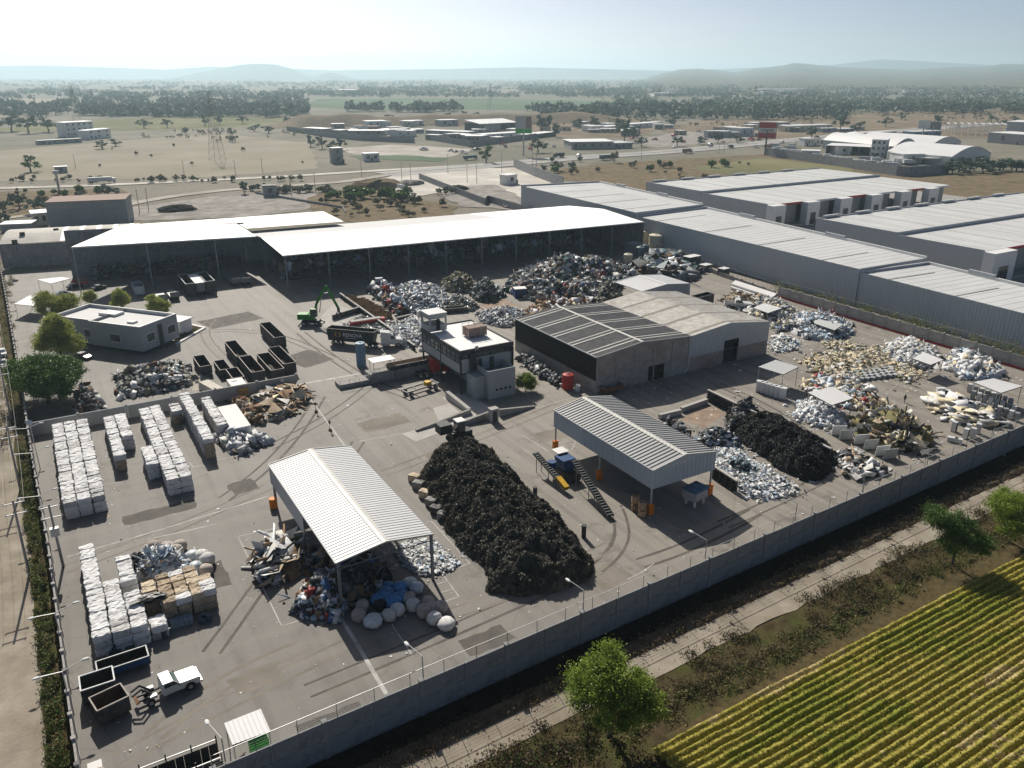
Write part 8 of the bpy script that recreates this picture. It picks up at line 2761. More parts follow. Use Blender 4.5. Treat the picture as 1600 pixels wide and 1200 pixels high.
# ------------------------------------------------------------------ hills
mat('hill_scrub', (0.115, 0.115, 0.075), col2=(0.19, 0.17, 0.115), scale=0.006, detail=9, rough=0.97, spec=0.02, dirt=(0.075, 0.09, 0.05), dscale=0.004, damt=0.8, space='World')
def PD(u, v, t):
 return np.array([0, 0, CAM_H]) + (FWD + RGT * (u - 800) / F_PX - UPV * (v - 600) / F_PX) * t
def ridge(name, prof, D, front, back, seed, rough=0.10):
 us = np.array([p[0] for p in prof], float)
 vs_ = np.array([p[1] for p in prof], float)
 U = np.arange(us.min(), us.max() + 1, 4)
 Vt = np.interp(U, us, vs_)
 rows = []
 T = np.linspace(0, 1, 22)
 for t in T:
  row = []
  for u, v in zip(U, Vt):
   top = PD(u, v, D)
   dirn = top[:2] / np.linalg.norm(top[:2])
   r0 = np.linalg.norm(top[:2])
   if t < 0.8:
    k = t / 0.8
    r = r0 * (front + (1 - front) * k)
    h = top[2] * (k ** 1.4)
   else:
    k = (t - 0.8) / 0.2
    r = r0 * (1 + (back - 1) * k)
    h = top[2] * (1 - k) ** 1.2
   row.append((dirn[0] * r, dirn[1] * r, h))
  rows.append(row)
 A = np.array(rows)
 nz = fbm(A[..., 0] * 0.004, A[..., 1] * 0.004, seed, 5)
 A[..., 2] = np.maximum(-0.6, A[..., 2] * (1 + rough * nz * np.minimum(1, (T * 3))[:, None] * np.where(T > 0.72, 0.2, 1.6)[:, None]))
 A[0, :, 2] = A[-1, :, 2] = -0.6
 H_, W_ = A.shape[:2]
 ii = np.arange(H_ * W_).reshape(H_, W_)
 q = np.stack([ii[:-1, :-1].ravel(), ii[:-1, 1:].ravel(), ii[1:, 1:].ravel(), ii[1:, :-1].ravel()], 1)
 return struct(np_mesh(name, A.reshape(-1, 3), q, [M['hill_scrub']], smooth=True))
ridge('hill_range', [(985, 129), (1020, 118), (1060, 108), (1090, 106), (1150, 112), (1180, 106), (1225, 101), (1240, 97), (1258, 98), (1300, 103), (1360, 106), (1420, 108), (1480, 104), (1540, 103), (1565, 99), (1610, 99), (1700, 101), (1820, 110)], 9000, 0.28, 1.15, 1)
ridge('hill', [(255, 126), (285, 119), (320, 111), (350, 105), (375, 100), (400, 98), (430, 99), (455, 106), (480, 117), (510, 126)], 10000, 0.86, 1.15, 2)
ridge('hill', [(465, 127), (485, 120), (500, 117), (510, 114), (517, 112.5), (524, 114), (540, 119), (570, 127)], 9500, 0.93, 1.08, 3)
ridge('far_hills', [(-80, 104), (60, 101), (160, 104), (260, 108), (330, 103), (520, 109), (700, 107), (820, 104), (900, 106), (1050, 110), (1300, 100), (1380, 91), (1450, 95), (1560, 101), (1800, 100)], 12500, 0.92, 1.05, 4)
bA, bB = np.array(G2(415, 197)), np.array(G2(1000, 188))
gx, gt = np.meshgrid(np.linspace(0, 1, 160), np.linspace(-1, 1, 15))
dirn = (bB - bA)
nrm = np.array([-dirn[1], dirn[0]]) / np.linalg.norm(dirn)
hh = (11 + 4 * fbm(gx * 9, gx * 0 + 3, 5, 3)) * np.minimum(1, gx * 12) * np.minimum(1, (1 - gx) * 6) * np.clip(1.25 - np.abs(gt) * 1.25, 0, 1)
bx_ = bA[0] + dirn[0] * gx + nrm[0] * gt * 45
by_ = bA[1] + dirn[1] * gx + nrm[1] * gt * 45
ii = np.arange(gx.size).reshape(gx.shape)
struct(np_mesh('earth_bank', np.column_stack([bx_.ravel(), by_.ravel(), (hh + 0.8 * fbm(bx_ * 0.05, by_ * 0.05, 6, 3) - 0.5).ravel()]), np.stack([ii[:-1, :-1].ravel(), ii[:-1, 1:].ravel(), ii[1:, 1:].ravel(), ii[1:, :-1].ravel()], 1), [M['ochre_mound']]))
# ------------------------------------------------------------------ far buildings
def bld(label, pl, pr, depth, h, wall='white_paint', roof='roof_white', wins=0, floors=1, name='building', cat='building', over=0.4, slope=0.0, door=True, open_front=False, winm='glass_dark', parapet=False):
 a, b = np.array(G2(*pl)), np.array(G2(*pr))
 L_ = np.linalg.norm(b - a)
 root = thing(name, label, cat, (*a, -0.3), math.atan2(b[1] - a[1], b[0] - a[0]))
 q = MB()
 if open_front:
  q.box(0, L_, depth - 0.3, depth, 0, h)
  q.box(0, 0.3, 0, depth - 0.3, 0, h)
  q.box(L_ - 0.3, L_, 0, depth - 0.3, 0, h)
 else:
  q.box(0, L_, 0, depth, 0, h)
 q.build('walls', M[wall], root, world=False)
 q = MB()
 z = h + 0.004
 q.add([(-over, -over, z), (L_ + over, -over, z), (L_ + over, depth + over, z + slope), (-over, depth + over, z + slope), (-over, -over, z + 0.3), (L_ + over, -over, z + 0.3), (L_ + over, depth + over, z + slope + 0.3), (-over, depth + over, z + slope + 0.3)],
   [(3, 2, 1, 0), (0, 1, 5, 4), (1, 2, 6, 5), (2, 3, 7, 6), (3, 0, 4, 7), (4, 5, 6, 7)])
 q.build('roof', M[roof], root, world=False)
 fh = h / floors
 for fl in range(floors):
  for k in range(wins):
   x = (k + 0.5) * L_ / wins
   ww = min(2.4, L_ / wins * 0.5)
   q = MB()
   q.box(x - ww / 2, x + ww / 2, -0.06, -0.005, fl * fh + fh * 0.35, fl * fh + fh * 0.78)
   q.build('window', M[winm], root, world=False)
 if open_front:
  for k in range(5):
   x = L_ * k / 4
   q = MB()
   q.box(x - 0.2, x + 0.2, -0.2, 0.2, 0, h)
   q.build('post', M['steel'], root, world=False)
 elif door:
  x = L_ * 0.5 if not wins else L_ * (0.5 / wins + 0.5 / wins)
  q = MB()
  q.box(x - 0.7, x + 0.7, -0.07, -0.006, 0, min(2.6, h * 0.6))
  q.build('door', M['office_dark'], root, world=False)
 return root
bld('white three storey building beside the far left trees', (104, 214), (148, 211), 14, 14, 'white_paint', 'roof_white', 5, 3)
bld('white two storey annex with dark windows far on the left', (138, 218), (174, 214), 10, 8.5, 'white_paint', 'roof_white', 3, 2)
bld('long low wall building in front of the white far left blocks', (60, 226), (128, 222), 6, 3.5, 'render_grey', 'roof_pale', 4)
bld('small grey hut with white roof on the dry grass', (86, 270), (106, 269), 4, 3.8, 'render_grey', 'roof_white', 1, door=False)
bld('tall blank grey block building behind the curved roof shed', (78, 356), (202, 350), 18, 10.5, 'render_grey', 'plant_brown', 0, over=0.15, door=False)
bld('low cream annex left of the blank grey block', (53, 352), (77, 350), 10, 5.0, 'cream_paint', 'roof_white', 2, door=False)
bld('low white roofed shed at the street end behind the curved roof', (2, 362), (50, 360), 8, 3.0, 'render_grey', 'roof_white', 0, door=False)
bld('narrow concrete tower hut with white roof by the pale road', (521, 255), (537, 254), 6, 10.5, 'render_grey', 'roof_white', 1, 2)
bld('small white house with two windows by the pale road', (570, 252), (593, 251), 8, 5.5, 'white_paint', 'roof_white', 2)
bld('unfinished concrete cabin with rebar beside the lower dirt road', (412, 307), (434, 306), 6, 5.5, 'render_grey', 'concrete', 1)
bld('white cube gatehouse on the dusty plaza', (792, 289), (808, 287), 6, 5.5, 'white_paint', 'roof_white', 1)
bld('low white roofed shed at the left of the far compound', (473, 206), (505, 208), 14, 4.5, 'render_grey', 'roof_white', 3)
bld('long white roofed shed in the left far compound', (520, 211), (600, 211), 18, 4.5, 'render_grey', 'roof_white', 5)
bld('white boxy building in the left far compound', (575, 199), (606, 198), 20, 7, 'white_paint', 'roof_white', 3)
bld('pale shed at the right of the left far compound', (602, 210), (625, 207), 18, 4, 'white_paint', 'roof_white', 2)
bld('white roofed house below the earth bank', (633, 197), (662, 196), 16, 6, 'white_paint', 'roof_white', 3)
bld('flat white roofed house with a dark tree beside it', (689, 197), (716, 196), 16, 7, 'render_grey', 'roof_white', 2)
bld('large open sided shed with pale gable roof in the far compound', (750, 207), (810, 204), 30, 9, 'dark_void', 'roof_white', 0, open_front=True, slope=3)
bld('white walled annex of the large open sided shed', (737, 205), (757, 206), 30, 8, 'white_paint', 'roof_white', 3, slope=2)
bld('long row of white sheds inside the compound wall, back row', (665, 211), (730, 214), 14, 5, 'render_grey', 'roof_white', 4)
bld('long row of white sheds inside the compound wall, middle row', (695, 217), (745, 221), 16, 5, 'render_grey', 'roof_white', 3)
bld('long row of white sheds inside the compound wall, right row', (750, 219), (818, 214), 14, 5, 'white_paint', 'roof_white', 5)
bld('long white canopy behind the billboard', (828, 217), (868, 212), 14, 4, 'render_grey', 'roof_white', 0, open_front=True)
bld('long grey shed with zigzag white roof beside the highway', (893, 233), (958, 232), 30, 6, 'render_grey', 'roof_white', 5, over=1)
bld('low grey extension of the zigzag roofed shed', (958, 232), (988, 231), 22, 4.5, 'render_grey', 'roof_galv', 3)
bld('white house among trees behind the highway', (922, 206), (943, 205), 14, 6, 'white_paint', 'roof_white', 2)
bld('pale house right of the tall trees behind the highway', (947, 205), (972, 203), 14, 5, 'tank_cream', 'roof_white', 2)
bld('long low white house behind the highway trees', (985, 201), (1035, 197), 14, 5, 'white_paint', 'roof_white', 5)
bld('grey box building beside the truck park', (1110, 214), (1134, 215), 14, 6, 'render_grey', 'roof_pale', 2)
bld('long grey workshop with white edged roof beyond the highway', (1127, 208), (1158, 212), 14, 7, 'render_grey', 'roof_white', 2)
bld('workshop with blue painted front beyond the highway', (1158, 213), (1178, 212), 14, 8, 'clad_blue', 'roof_pale', 2)
bld('long pale roofed row behind the red billboard', (1176, 200), (1232, 199), 14, 6, 'render_grey', 'roof_white', 4)
bld('pale roofed house row right of the red billboard', (1232, 206), (1300, 203), 16, 6, 'tank_cream', 'roof_pale', 5)
bld('white three storey office in the right-hand compound', (1359, 245), (1382, 246), 22, 13, 'white_paint', 'roof_white', 3, 3)
bld('dark open shed under the curved roofs', (1290, 240), (1358, 243), 26, 6.5, 'dark_void', 'roof_white', 0, open_front=True)
bld('white canopy before the dark bushes', (1420, 255), (1484, 257), 12, 4, 'render_grey', 'roof_white', 0, open_front=True)
bld('white low hall between the curved roofs', (1395, 240), (1450, 243), 26, 7, 'white_paint', 'roof_white', 4)
bld('pale hall with red edge at the right of the steel frame', (1542, 222), (1640, 230), 30, 9, 'render_grey', 'roof_white', 2)
bld('pale gabled hall at the upper right edge', (1570, 208), (1660, 212), 40, 12, 'clad_grey', 'roof_white', 0)
bld('low brown shop strip by the highway on the right', (1345, 214), (1400, 211), 12, 4, 'brick_wall', 'roof_pale', 4)
bld('row of blue and orange stalls beside the steel frame', (1425, 214), (1470, 212), 12, 5, 'tank_blue', 'roof_galv', 3)
def arch_shed(label, pl, pr, depth, h, rise, m_='roof_white', wallm='white_paint'):
 a, b = np.array(G2(*pl)), np.array(G2(*pr))
 L_ = np.linalg.norm(b - a)
 root = thing('arched_shed', label, 'shed', (*a, -0.3), math.atan2(b[1] - a[1], b[0] - a[0]))
 q = MB()
 n = 12
 pr_ = [(L_ * k / n, h + rise * math.sin(math.pi * k / n)) for k in range(n + 1)]
 for (x0, z0), (x1, z1) in zip(pr_[:-1], pr_[1:]):
  q.add([(x0, -0.5, z0), (x1, -0.5, z1), (x1, depth, z1), (x0, depth, z0)], [(0, 1, 2, 3)])
 q.build('roof', M[m_], root, smooth=True, world=False)
 q = MB()
 q.add([(0, 0, 0), (L_, 0, 0)] + [(x, 0, z) for x, z in reversed(pr_)], [tuple(range(n + 3))])
 q.build('front_gable', M[wallm], root, world=False)
 q = MB()
 q.add([(0, 0, 0), (0, depth, 0), (0, depth, h), (0, 0, h)], [(3, 2, 1, 0)])
 q.add([(L_, 0, 0), (L_, depth, 0), (L_, depth, h), (L_, 0, h)], [(0, 1, 2, 3)])
 q.build('side_walls', M[wallm], root, world=False)
 q = MB()
 q.box(L_ * 0.62, L_ * 0.85, -0.1, -0.01, 0, h * 0.75)
 q.build('door', M['glass_dark'], root, world=False)
 return root
arch_shed('wide curved white roof at the left of the right-hand compound', (1300, 232), (1362, 234), 60, 6, 5)
arch_shed('curved white roof with grey gable behind the white office', (1395, 243), (1432, 241), 75, 7, 6, wallm='clad_grey')
arch_shed('long curved white roof crossing the right-hand compound', (1455, 236), (1500, 232), 70, 6, 5)
arch_shed('curved white hall with small square windows before the bushes', (1484, 258), (1546, 252), 50, 6, 6)
def far_wall(label, pxs, h, m_='concrete_wall'):
 pts = [np.array(G2(*p)) for p in pxs]
 root = thing('compound_wall', label, 'wall', (*pts[0], -0.3))
 for a, b in zip(pts[:-1], pts[1:]):
  q = MB()
  q.bar((*a, h / 2 - 0.3), (*b, h / 2 - 0.3), 0.3, h)
  q.build('wall_stretch', M[m_], root)
 return root
far_wall('grey block wall round the left far compound', [(448, 204), (505, 213), (560, 219), (648, 223)], 5)
far_wall('grey block wall round the right far compound', [(665, 217), (735, 229), (745, 228), (838, 216)], 5)
far_wall('grey boundary wall sweeping in front of the right-hand compound', [(1195, 242), (1300, 258), (1400, 274), (1420, 275), (1482, 270)], 6)
far_wall('grey block retaining wall along the dusty plaza', [(655, 279), (700, 297), (758, 320), (762, 315), (830, 335)], 3.5)
far_wall('grey wall dropping from the plaza to the long warehouse', [(803, 261), (835, 275), (880, 292)], 6)
far_wall('low block wall round the rubble lot', [(395, 298), (400, 302), (535, 325), (540, 333)], 1.2)
a, b = np.array(G2(1482, 210)), np.array(G2(1570, 212))
L_ = np.linalg.norm(b - a)
sf = thing('steel_frame_hall', 'white steel frame of an unfinished hall far right', 'building', (*a, -0.3), math.atan2(b[1] - a[1], b[0] - a[0]))
for k in range(9):
 x = L_ * k / 8
 for y in (0, 30):
  q = MB()
  q.bar((x, y, 0), (x, y, 11), 0.7)
  q.build('column', M['white_paint'], sf, world=False)
 q = MB()
 q.bar((x, 0, 11), (x, 30, 11), 0.6)
 q.build('rafter', M['white_paint'], sf, world=False)
for z in (4, 7.5, 11):
 for y in (0, 30):
  q = MB()
  q.bar((0, y, z), (L_, y, z), 0.5)
  q.build('girt', M['white_paint'], sf, world=False)
def billboard(label, base, px_top, w, h, face, ang, post='galv_post', extra=None):
 p = G2(*base)
 lo_, hi_ = 0.0, 80.0
 for _ in range(40):
  m_ = (lo_ + hi_) / 2
  d = np.array([p[0], p[1], m_ - CAM_H])
  v = 600 - F_PX * (d @ UPV) / (d @ FWD)
  lo_, hi_ = (m_, hi_) if v > px_top else (lo_, m_)
 root = thing('billboard', label, 'billboard', (*p, -0.3), ang)
 q = MB()
 q.cyl((0, 0, 0), (0, 0, lo_), 0.6, n=10)
 q.build('post', M[post], root, world=False)
 q = MB()
 q.box(-w / 2, w / 2, -0.4, 0.4, lo_ - h / 2, lo_ + h / 2)
 q.build('board', M['galv_post'], root, world=False)
 for (x0, x1, z0, z1, mm) in face:
  q = MB()
  q.box(-w / 2 + x0 * w, -w / 2 + x1 * w, -0.47, -0.41, lo_ - h / 2 + z0 * h, lo_ - h / 2 + z1 * h)
  q.build('poster', M[mm], root, world=False)
 return root, lo_
billboard('tall billboard with pale poster and green foot beside the highway', (818, 243), 194, 13, 13, [(0.05, 0.62, 0.28, 0.95, 'clad_grey'), (0.64, 0.95, 0.28, 0.95, 'plant_brown'), (0.02, 0.98, 0.0, 0.25, 'locker_green')], -0.75)
rb, hz_ = billboard('red billboard with white lettered band on a dark post', (1195, 242), 203, 14, 12.5, [(0.03, 0.97, 0.04, 0.36, 'red_paint'), (0.03, 0.97, 0.64, 0.97, 'red_paint'), (0.03, 0.97, 0.37, 0.63, 'white_paint')], -0.85, post='steel_dark')
for k in range(6):
 box_part(rb, 'letter_block', 'steel', -5.0 + k * 1.7, -3.9 + k * 1.7, -0.52, -0.48, hz_ - 1.0, hz_ + 1.0)
billboard('small white billboard beyond the curved roofs', (1441, 214), 194, 11, 8, [(0.03, 0.97, 0.05, 0.95, 'white_paint')], -0.9)
billboard('grey back of the billboard paired with the small white one', (1456, 213), 196, 14, 8, [(0.03, 0.97, 0.05, 0.95, 'steel')], -0.9)
billboard('white sign mast beside the far left grass hut', (93, 300), 268, 3.0, 1.5, [(0.05, 0.95, 0.1, 0.9, 'white_paint')], -0.2)
# ------------------------------------------------------------------ pylons and far poles
def pylon_mesh(h=45.0):
 q = MB()
 w0, w1 = 4.2, 1.0
 zz = np.linspace(0, h * 0.8, 8)
 wd = [w0 + (w1 - w0) * (z / (h * 0.8)) for z in zz]
 cor = [(-1, -1), (1, -1), (1, 1), (-1, 1)]
 for i in range(len(zz) - 1):
  for k in range(4):
   c0, c1 = cor[k], cor[(k + 1) % 4]
   q.bar((c0[0] * wd[i], c0[1] * wd[i], zz[i]), (c0[0] * wd[i + 1], c0[1] * wd[i + 1], zz[i + 1]), 0.15)
   q.bar((c0[0] * wd[i], c0[1] * wd[i], zz[i]), (c1[0] * wd[i + 1], c1[1] * wd[i + 1], zz[i + 1]), 0.06)
   q.bar((c1[0] * wd[i], c1[1] * wd[i], zz[i]), (c0[0] * wd[i + 1], c0[1] * wd[i + 1], zz[i + 1]), 0.06)
 for k in range(4):
  c0 = cor[k]
  q.bar((c0[0] * w1, c0[1] * w1, h * 0.8), (c0[0] * 0.8, c0[1] * 0.8, h), 0.3)
 arms = []
 for z, wa in ((h * 0.82, 8.5), (h * 0.9, 7.5), (h, 8.5)):
  a_ = MB()
  for s in (-1, 1):
   a_.bar((0, 0, z), (s * wa, 0, z + 0.2), 0.2)
   a_.bar((0, 0, z - 2.2), (s * wa, 0, z + 0.2), 0.12)
   a_.bar((s * wa, 0, z), (s * wa, 0, z - 1.8), 0.2)
  arms.append(a_)
 return q, arms
pq, pa2 = pylon_mesh()
py = thing('pylon', 'lattice pylon on the far left beyond the white building', 'pylon', (0, 0, 0))
pq.build('tower', M['steel'], py, world=False)
for a_ in pa2:
 a_.build('cross_arm', M['steel'], py, world=False)
def pylon_at(o, base, vt, rz):
 p = G2(*base)
 d = math.hypot(*p)
 lo_, hi_ = 0.0, 200.0
 for _ in range(40):
  m_ = (lo_ + hi_) / 2
  dd = np.array([p[0], p[1], m_ - CAM_H])
  v = 600 - F_PX * (dd @ UPV) / (dd @ FWD)
  lo_, hi_ = (m_, hi_) if v > vt else (lo_, m_)
 o.location = (*p, -0.3)
 o.rotation_euler = (0, 0, rz)
 s = lo_ / 45.0
 o.scale = (max(s, 0.8), max(s, 0.8), s)
pylon_at(py, (122, 198), 134, 0.2)
for k, (u, vb, vt, lab) in enumerate([(340, 250, 142, 'lattice pylon rising from the dry grassland'), (766, 174, 131, 'lattice pylon behind the earth bank, left of the billboard'), (941, 178, 134, 'lattice pylon beyond the tall highway trees'), (1028, 176, 133, 'lattice pylon above the truck park'),
          (1177, 174, 134, 'lattice pylon above the red billboard'), (1253, 164, 139, 'thin lattice pylon against the right-hand hills'), (1416, 170, 138, 'lattice pylon against the hills above the curved roofs'), (1543, 160, 137, 'lattice pylon near the right edge of the hills'), (1585, 160, 136, 'rightmost lattice pylon on the hill slope')]):
 pylon_at(dup(py, label=lab), (u, vb), vt, 0.3 + 0.2 * k)
for k, (u, vb, h_) in enumerate([(218, 330, 11), (232, 326, 10), (455, 305, 11), (493, 300, 11), (565, 275, 11), (628, 282, 12), (642, 280, 10), (700, 270, 12), (730, 285, 11), (745, 286, 11), (784, 270, 13), (832, 268, 14), (838, 262, 12), (1002, 250, 11), (1123, 240, 9), (1131, 239, 10), (410, 268, 9), (368, 272, 9), (288, 274, 9), (118, 262, 9)]):
 utility_pole('slim utility pole along the pale roads', G2(u, vb), h_, 1, rz=0.5)
# ------------------------------------------------------------------ far vehicles
def box_truck(label, px, rz, cab='cab_white', box='car_white', L_=7.0, H_=3.4, name='box_truck', cat='truck', sc=1.0):
 t = thing(name, label, cat, (*G2(*px), 0.05), rz)
 t.scale = (sc, sc, sc)
 box_part(t, 'body', box, -L_ / 2, L_ / 2 - 2.2, -1.25, 1.25, 1.0, H_)
 side_extr(t, 'cab', cab, [(L_ / 2 - 2.1, 0.7), (L_ / 2, 0.7), (L_ / 2 - 0.1, 1.7), (L_ / 2 - 0.5, 2.7), (L_ / 2 - 2.1, 2.8)], 2.3)
 q = MB()
 q.add([(L_ / 2 - 0.08, -1.0, 1.75), (L_ / 2 - 0.08, 1.0, 1.75), (L_ / 2 - 0.44, 1.0, 2.6), (L_ / 2 - 0.44, -1.0, 2.6)], [(0, 1, 2, 3)])
 q.build('windscreen', M['glass_dark'], t, world=False)
 for x in (L_ / 2 - 1.1, -L_ / 2 + 1.2, -L_ / 2 + 2.4):
  for s in (-1, 1):
   wheel(t, x, s * 1.05, 0.5, 0.3, s, hub=False)
 return t
def hwdir(u):
 a, b = np.array(G2(u - 15, np.interp(u - 15, [p[0] for p in HW], [p[1] for p in HW]))), np.array(G2(u + 15, np.interp(u + 15, [p[0] for p in HW], [p[1] for p in HW])))
 return math.atan2(b[1] - a[1], b[0] - a[0])
box_truck('dark truck driving on the far carriageway near the billboard', (873, 246), hwdir(873) + math.pi, 'car_dark', 'car_dark', 10)
car('white car driving behind the dark truck', (*G2(904, 244), 0.05), hwdir(904) + math.pi, 'car_white', 1.2)
bus = thing('bus', 'teal bus on the near carriageway beside the round roadside tree', 'bus', (*G2(948, 249), 0.05), hwdir(948))
box_part(bus, 'body', 'tank_teal', -6, 6, -1.3, 1.3, 0.5, 3.3)
box_part(bus, 'window_band', 'glass_dark', -5.7, 5.8, -1.33, 1.33, 1.7, 2.7)
for x in (-4, 4):
 for s in (-1, 1):
  wheel(bus, x, s * 1.15, 0.5, 0.3, s, hub=False)
box_truck('brown box truck with white cab on the highway', (1074, 239), hwdir(1074), 'cab_white', 'plant_brown', 10)
car('dark car on the far carriageway near the roadside bushes', (*G2(1110, 229), 0.05), hwdir(1110) + math.pi, 'car_dark', 1.2)
car('red car parked at the workshop beyond the highway', (*G2(1175, 220), 0.0), 0.3, 'red_paint', 1.3)
car('dark car parked at the workshop beyond the highway', (*G2(1186, 219), 0.0), 0.3, 'car_dark', 1.3)
car('white car on the highway behind the red billboard', (*G2(1222, 223), 0.05), hwdir(1222), 'car_white', 1.3)
box_truck('white box truck on the service road right of the red billboard', (1238, 230), hwdir(1238), 'cab_white', 'car_white', 9)
box_truck('white lorry driving along the pale road on the left', (160, 286), math.radians(-5), 'cab_white', 'clad_grey', 15)
box_truck('green boxy lorry parked beside the round roadside tree', (735, 249), math.radians(10), 'tank_teal', 'tank_teal', 12, 3.0)
for k, (u, v) in enumerate([(704, 236), (712, 238), (722, 238), (728, 240)]):
 car('parked vehicle before the green lorry', (*G2(u, v), 0.0), 0.4 * k, ['car_white', 'car_dark', 'car_silver', 'car_white'][k], 1.3, group='vehicles parked before the green lorry')
mx = thing('mixer_truck', 'dusty concrete mixer truck turning on the white plaza', 'truck', (*G2(632, 300), 0.0), math.radians(-55))
q = MB()
q.cyl((-4.2, 0, 3.3), (-1.5, 0, 2.7), 0.9, 1.35, n=12)
q.cyl((-1.5, 0, 2.7), (1.2, 0, 2.2), 1.35, 0.9, n=12)
q.build('drum', M['white_paint'], mx, world=False)
side_extr(mx, 'cab', 'plant_brown', [(1.6, 0.8), (4.0, 0.8), (4.0, 1.8), (3.5, 2.8), (1.6, 2.9)], 2.4)
box_part(mx, 'chassis', 'steel_dark', -4.2, 1.6, -0.6, 0.6, 0.7, 1.1)
for x in (3.0, -1.8, -3.2):
 for s in (-1, 1):
  wheel(mx, x, s * 1.05, 0.55, 0.35, s, hub=False)
for k in range(26):
 u = 1210 + k * 8.4
 v = np.interp(u, [1210, 1300, 1420], [236, 252, 262]) + R.uniform(-6, 4)
 box_truck('pale lorry parked inside the right-hand compound', (u, v), R.uniform(-1.2, -0.4), R.choice(['cab_white', 'car_silver', 'tank_cream']), R.choice(['car_white', 'car_white', 'clad_grey', 'car_silver']), R.uniform(6, 11), name='lorry')['group'] = 'lorries parked in the right-hand compound'
for (u, v), m_, r_, h_, lab in [((640, 288), 'grey_rubble', 9, 2.5, 'low rubble mound at the wall end on the plaza'), ((712, 296), 'dark_soil_and_shade', 8, 2.2, 'dark soil mound on the brown lot'), ((590, 292), 'dry_lot', 16, 4.5, 'brown earth mound beside the mixer truck'), ((277, 328), 'dark_soil_and_shade', 9, 2.5, 'dark ash mound on the rubble lot'), ((808, 322), 'grey_rubble', 8, 2, 'small gravel mound near the long warehouse')]:
 p = G2(u, v)
 q = MB()
 q.blob((p[0], p[1], 0), (r_, r_ * 0.6, h_), n=18, mrow=8, jit=0.14)
 tag(q.build('mound', M[m_], smooth=False), lab, 'mound')
# ------------------------------------------------------------------ far trees
TREES = []
for sd in range(5):
 rng = np.random.default_rng(300 + sd)
 bl = [(0, 0, 0.5, 0.36, 0.36, 0.36)] + [(rng.uniform(-.3, .3), rng.uniform(-.3, .3), rng.uniform(0.32, 0.78), 0.22, 0.22, 0.2) for _ in range(5)]
 q, (v, f) = tree_parts(1.0, 0.035, bl, 1300, (0.05, 0.12), rng, 0.055, shell=0.45, trunk_h=0.25, limbs=4)
 t = thing('field_tree', 'x', 'tree')
 q.build('trunk', M['bark'], t, world=False)
 o = np_mesh('crown', v, f, [M['leaf_far_haze']])
 o.parent = t
 TREES.append(t)
used = [False] * 5
def ftree(px, h, label, w=1.0, k=None, leaf=None, name='field_tree', group=None):
 k = R.randrange(5) if k is None else k
 t = dup(TREES[k], loc=(*G2(*px), -0.3), rz=R.uniform(0, 6.28), label=label, group=group, scale=(h * w, h * w, h))
 t.name = name
 if leaf:
  for c in t.children:
   if c.name.startswith('crown'):
    c.data = c.data.copy()
    c.data.materials[0] = M[leaf]
 return t
ftree((48, 268), 11.5, 'flat topped green tree standing alone on the dry grass', 1.55, leaf='leaf_dark')
ftree((382, 302), 7.5, 'small round tree between the two dirt roads', 1.0)
ftree((761, 253), 14, 'big round dark tree beside the highway', 1.05, leaf='leaf_dark')
ftree((840, 238), 13, 'round green tree behind the billboard', 1.3)
ftree((960, 254), 9, 'olive round tree at the near edge of the highway', 1.0, leaf='leaf_dusty')
ftree((1002, 229), 10, 'round tree at the corner of the truck park', 1.2)
for k, (u, v, h, w) in enumerate([(485, 229, 11, 1.1), (503, 232, 12, 1.0), (519, 234, 10, 1.0), (533, 234, 11, 1.1), (610, 192, 14, 1.2), (700, 188, 14, 1.3), (722, 187, 13, 1.2), (745, 187, 14, 1.1), (845, 208, 22, .8), (858, 206, 24, .7), (975, 221, 22, .8), (968, 205, 16, 1.1), (928, 203, 18, 1.0), (905, 200, 15, 1.2), (990, 214, 15, .9), (868, 214, 18, .7),
         (1050, 197, 14, 1.5), (1058, 228, 9, 1.6), (1094, 225, 9, 1.5), (1122, 224, 10, 1.5), (1150, 223, 9, 1.5), (1312, 206, 22, .9), (1342, 205, 14, 1.2), (1268, 215, 14, 1.2), (1384, 198, 13, 1.4), (1408, 187, 11, 1.3), (1465, 192, 13, 1.3), (1505, 180, 12, 1.3), (1523, 179, 12, 1.2), (1548, 190, 11, 1.6), (1585, 190, 10, 1.5), (1567, 196, 8, 1.4),
         (20, 205, 22, 1.4), (45, 208, 20, 1.5), (75, 206, 18, 1.6), (88, 180, 18, 1.5), (225, 200, 12, 1.6), (262, 199, 11, 1.5), (320, 196, 14, 1.2), (343, 194, 14, 1.0), (380, 193, 11, 1.5), (290, 209, 8, 1.4), (362, 212, 9, 1.4), (368, 222, 8, 1.3), (160, 232, 8, 1.9), (180, 228, 7, 2.2), (400, 205, 10, 1.6), (420, 208, 10, 1.7), (450, 196, 12, 1.4), (30, 325, 9, 1.3), (55, 332, 8, 1.4), (5, 335, 8, 1.3), (170, 308, 8, 1.5), (10, 352, 7, 1.2), (870, 267, 8, 1.4), (850, 268, 6, 1.0), (893, 265, 6, 1.6), (990, 262, 5, 1.2)]):
 ftree((u, v), h, 'mid green tree standing in the far fields', w, leaf=None if k % 3 else 'leaf_far_haze', group='trees in the far fields')
for k in range(18):
 u = 1480 + k * 9
 ftree((u, np.interp(u, [1480, 1560, 1640], [270, 268, 264]) + R.uniform(-3, 2)), R.uniform(7, 11), 'dense dark green bush before the curved halls', 1.6, leaf=None, name='dense_bush', group='bushes before the curved halls')
for t in TREES:
 for c in list(t.children):
  bpy.data.objects.remove(c)
 bpy.data.objects.remove(t)
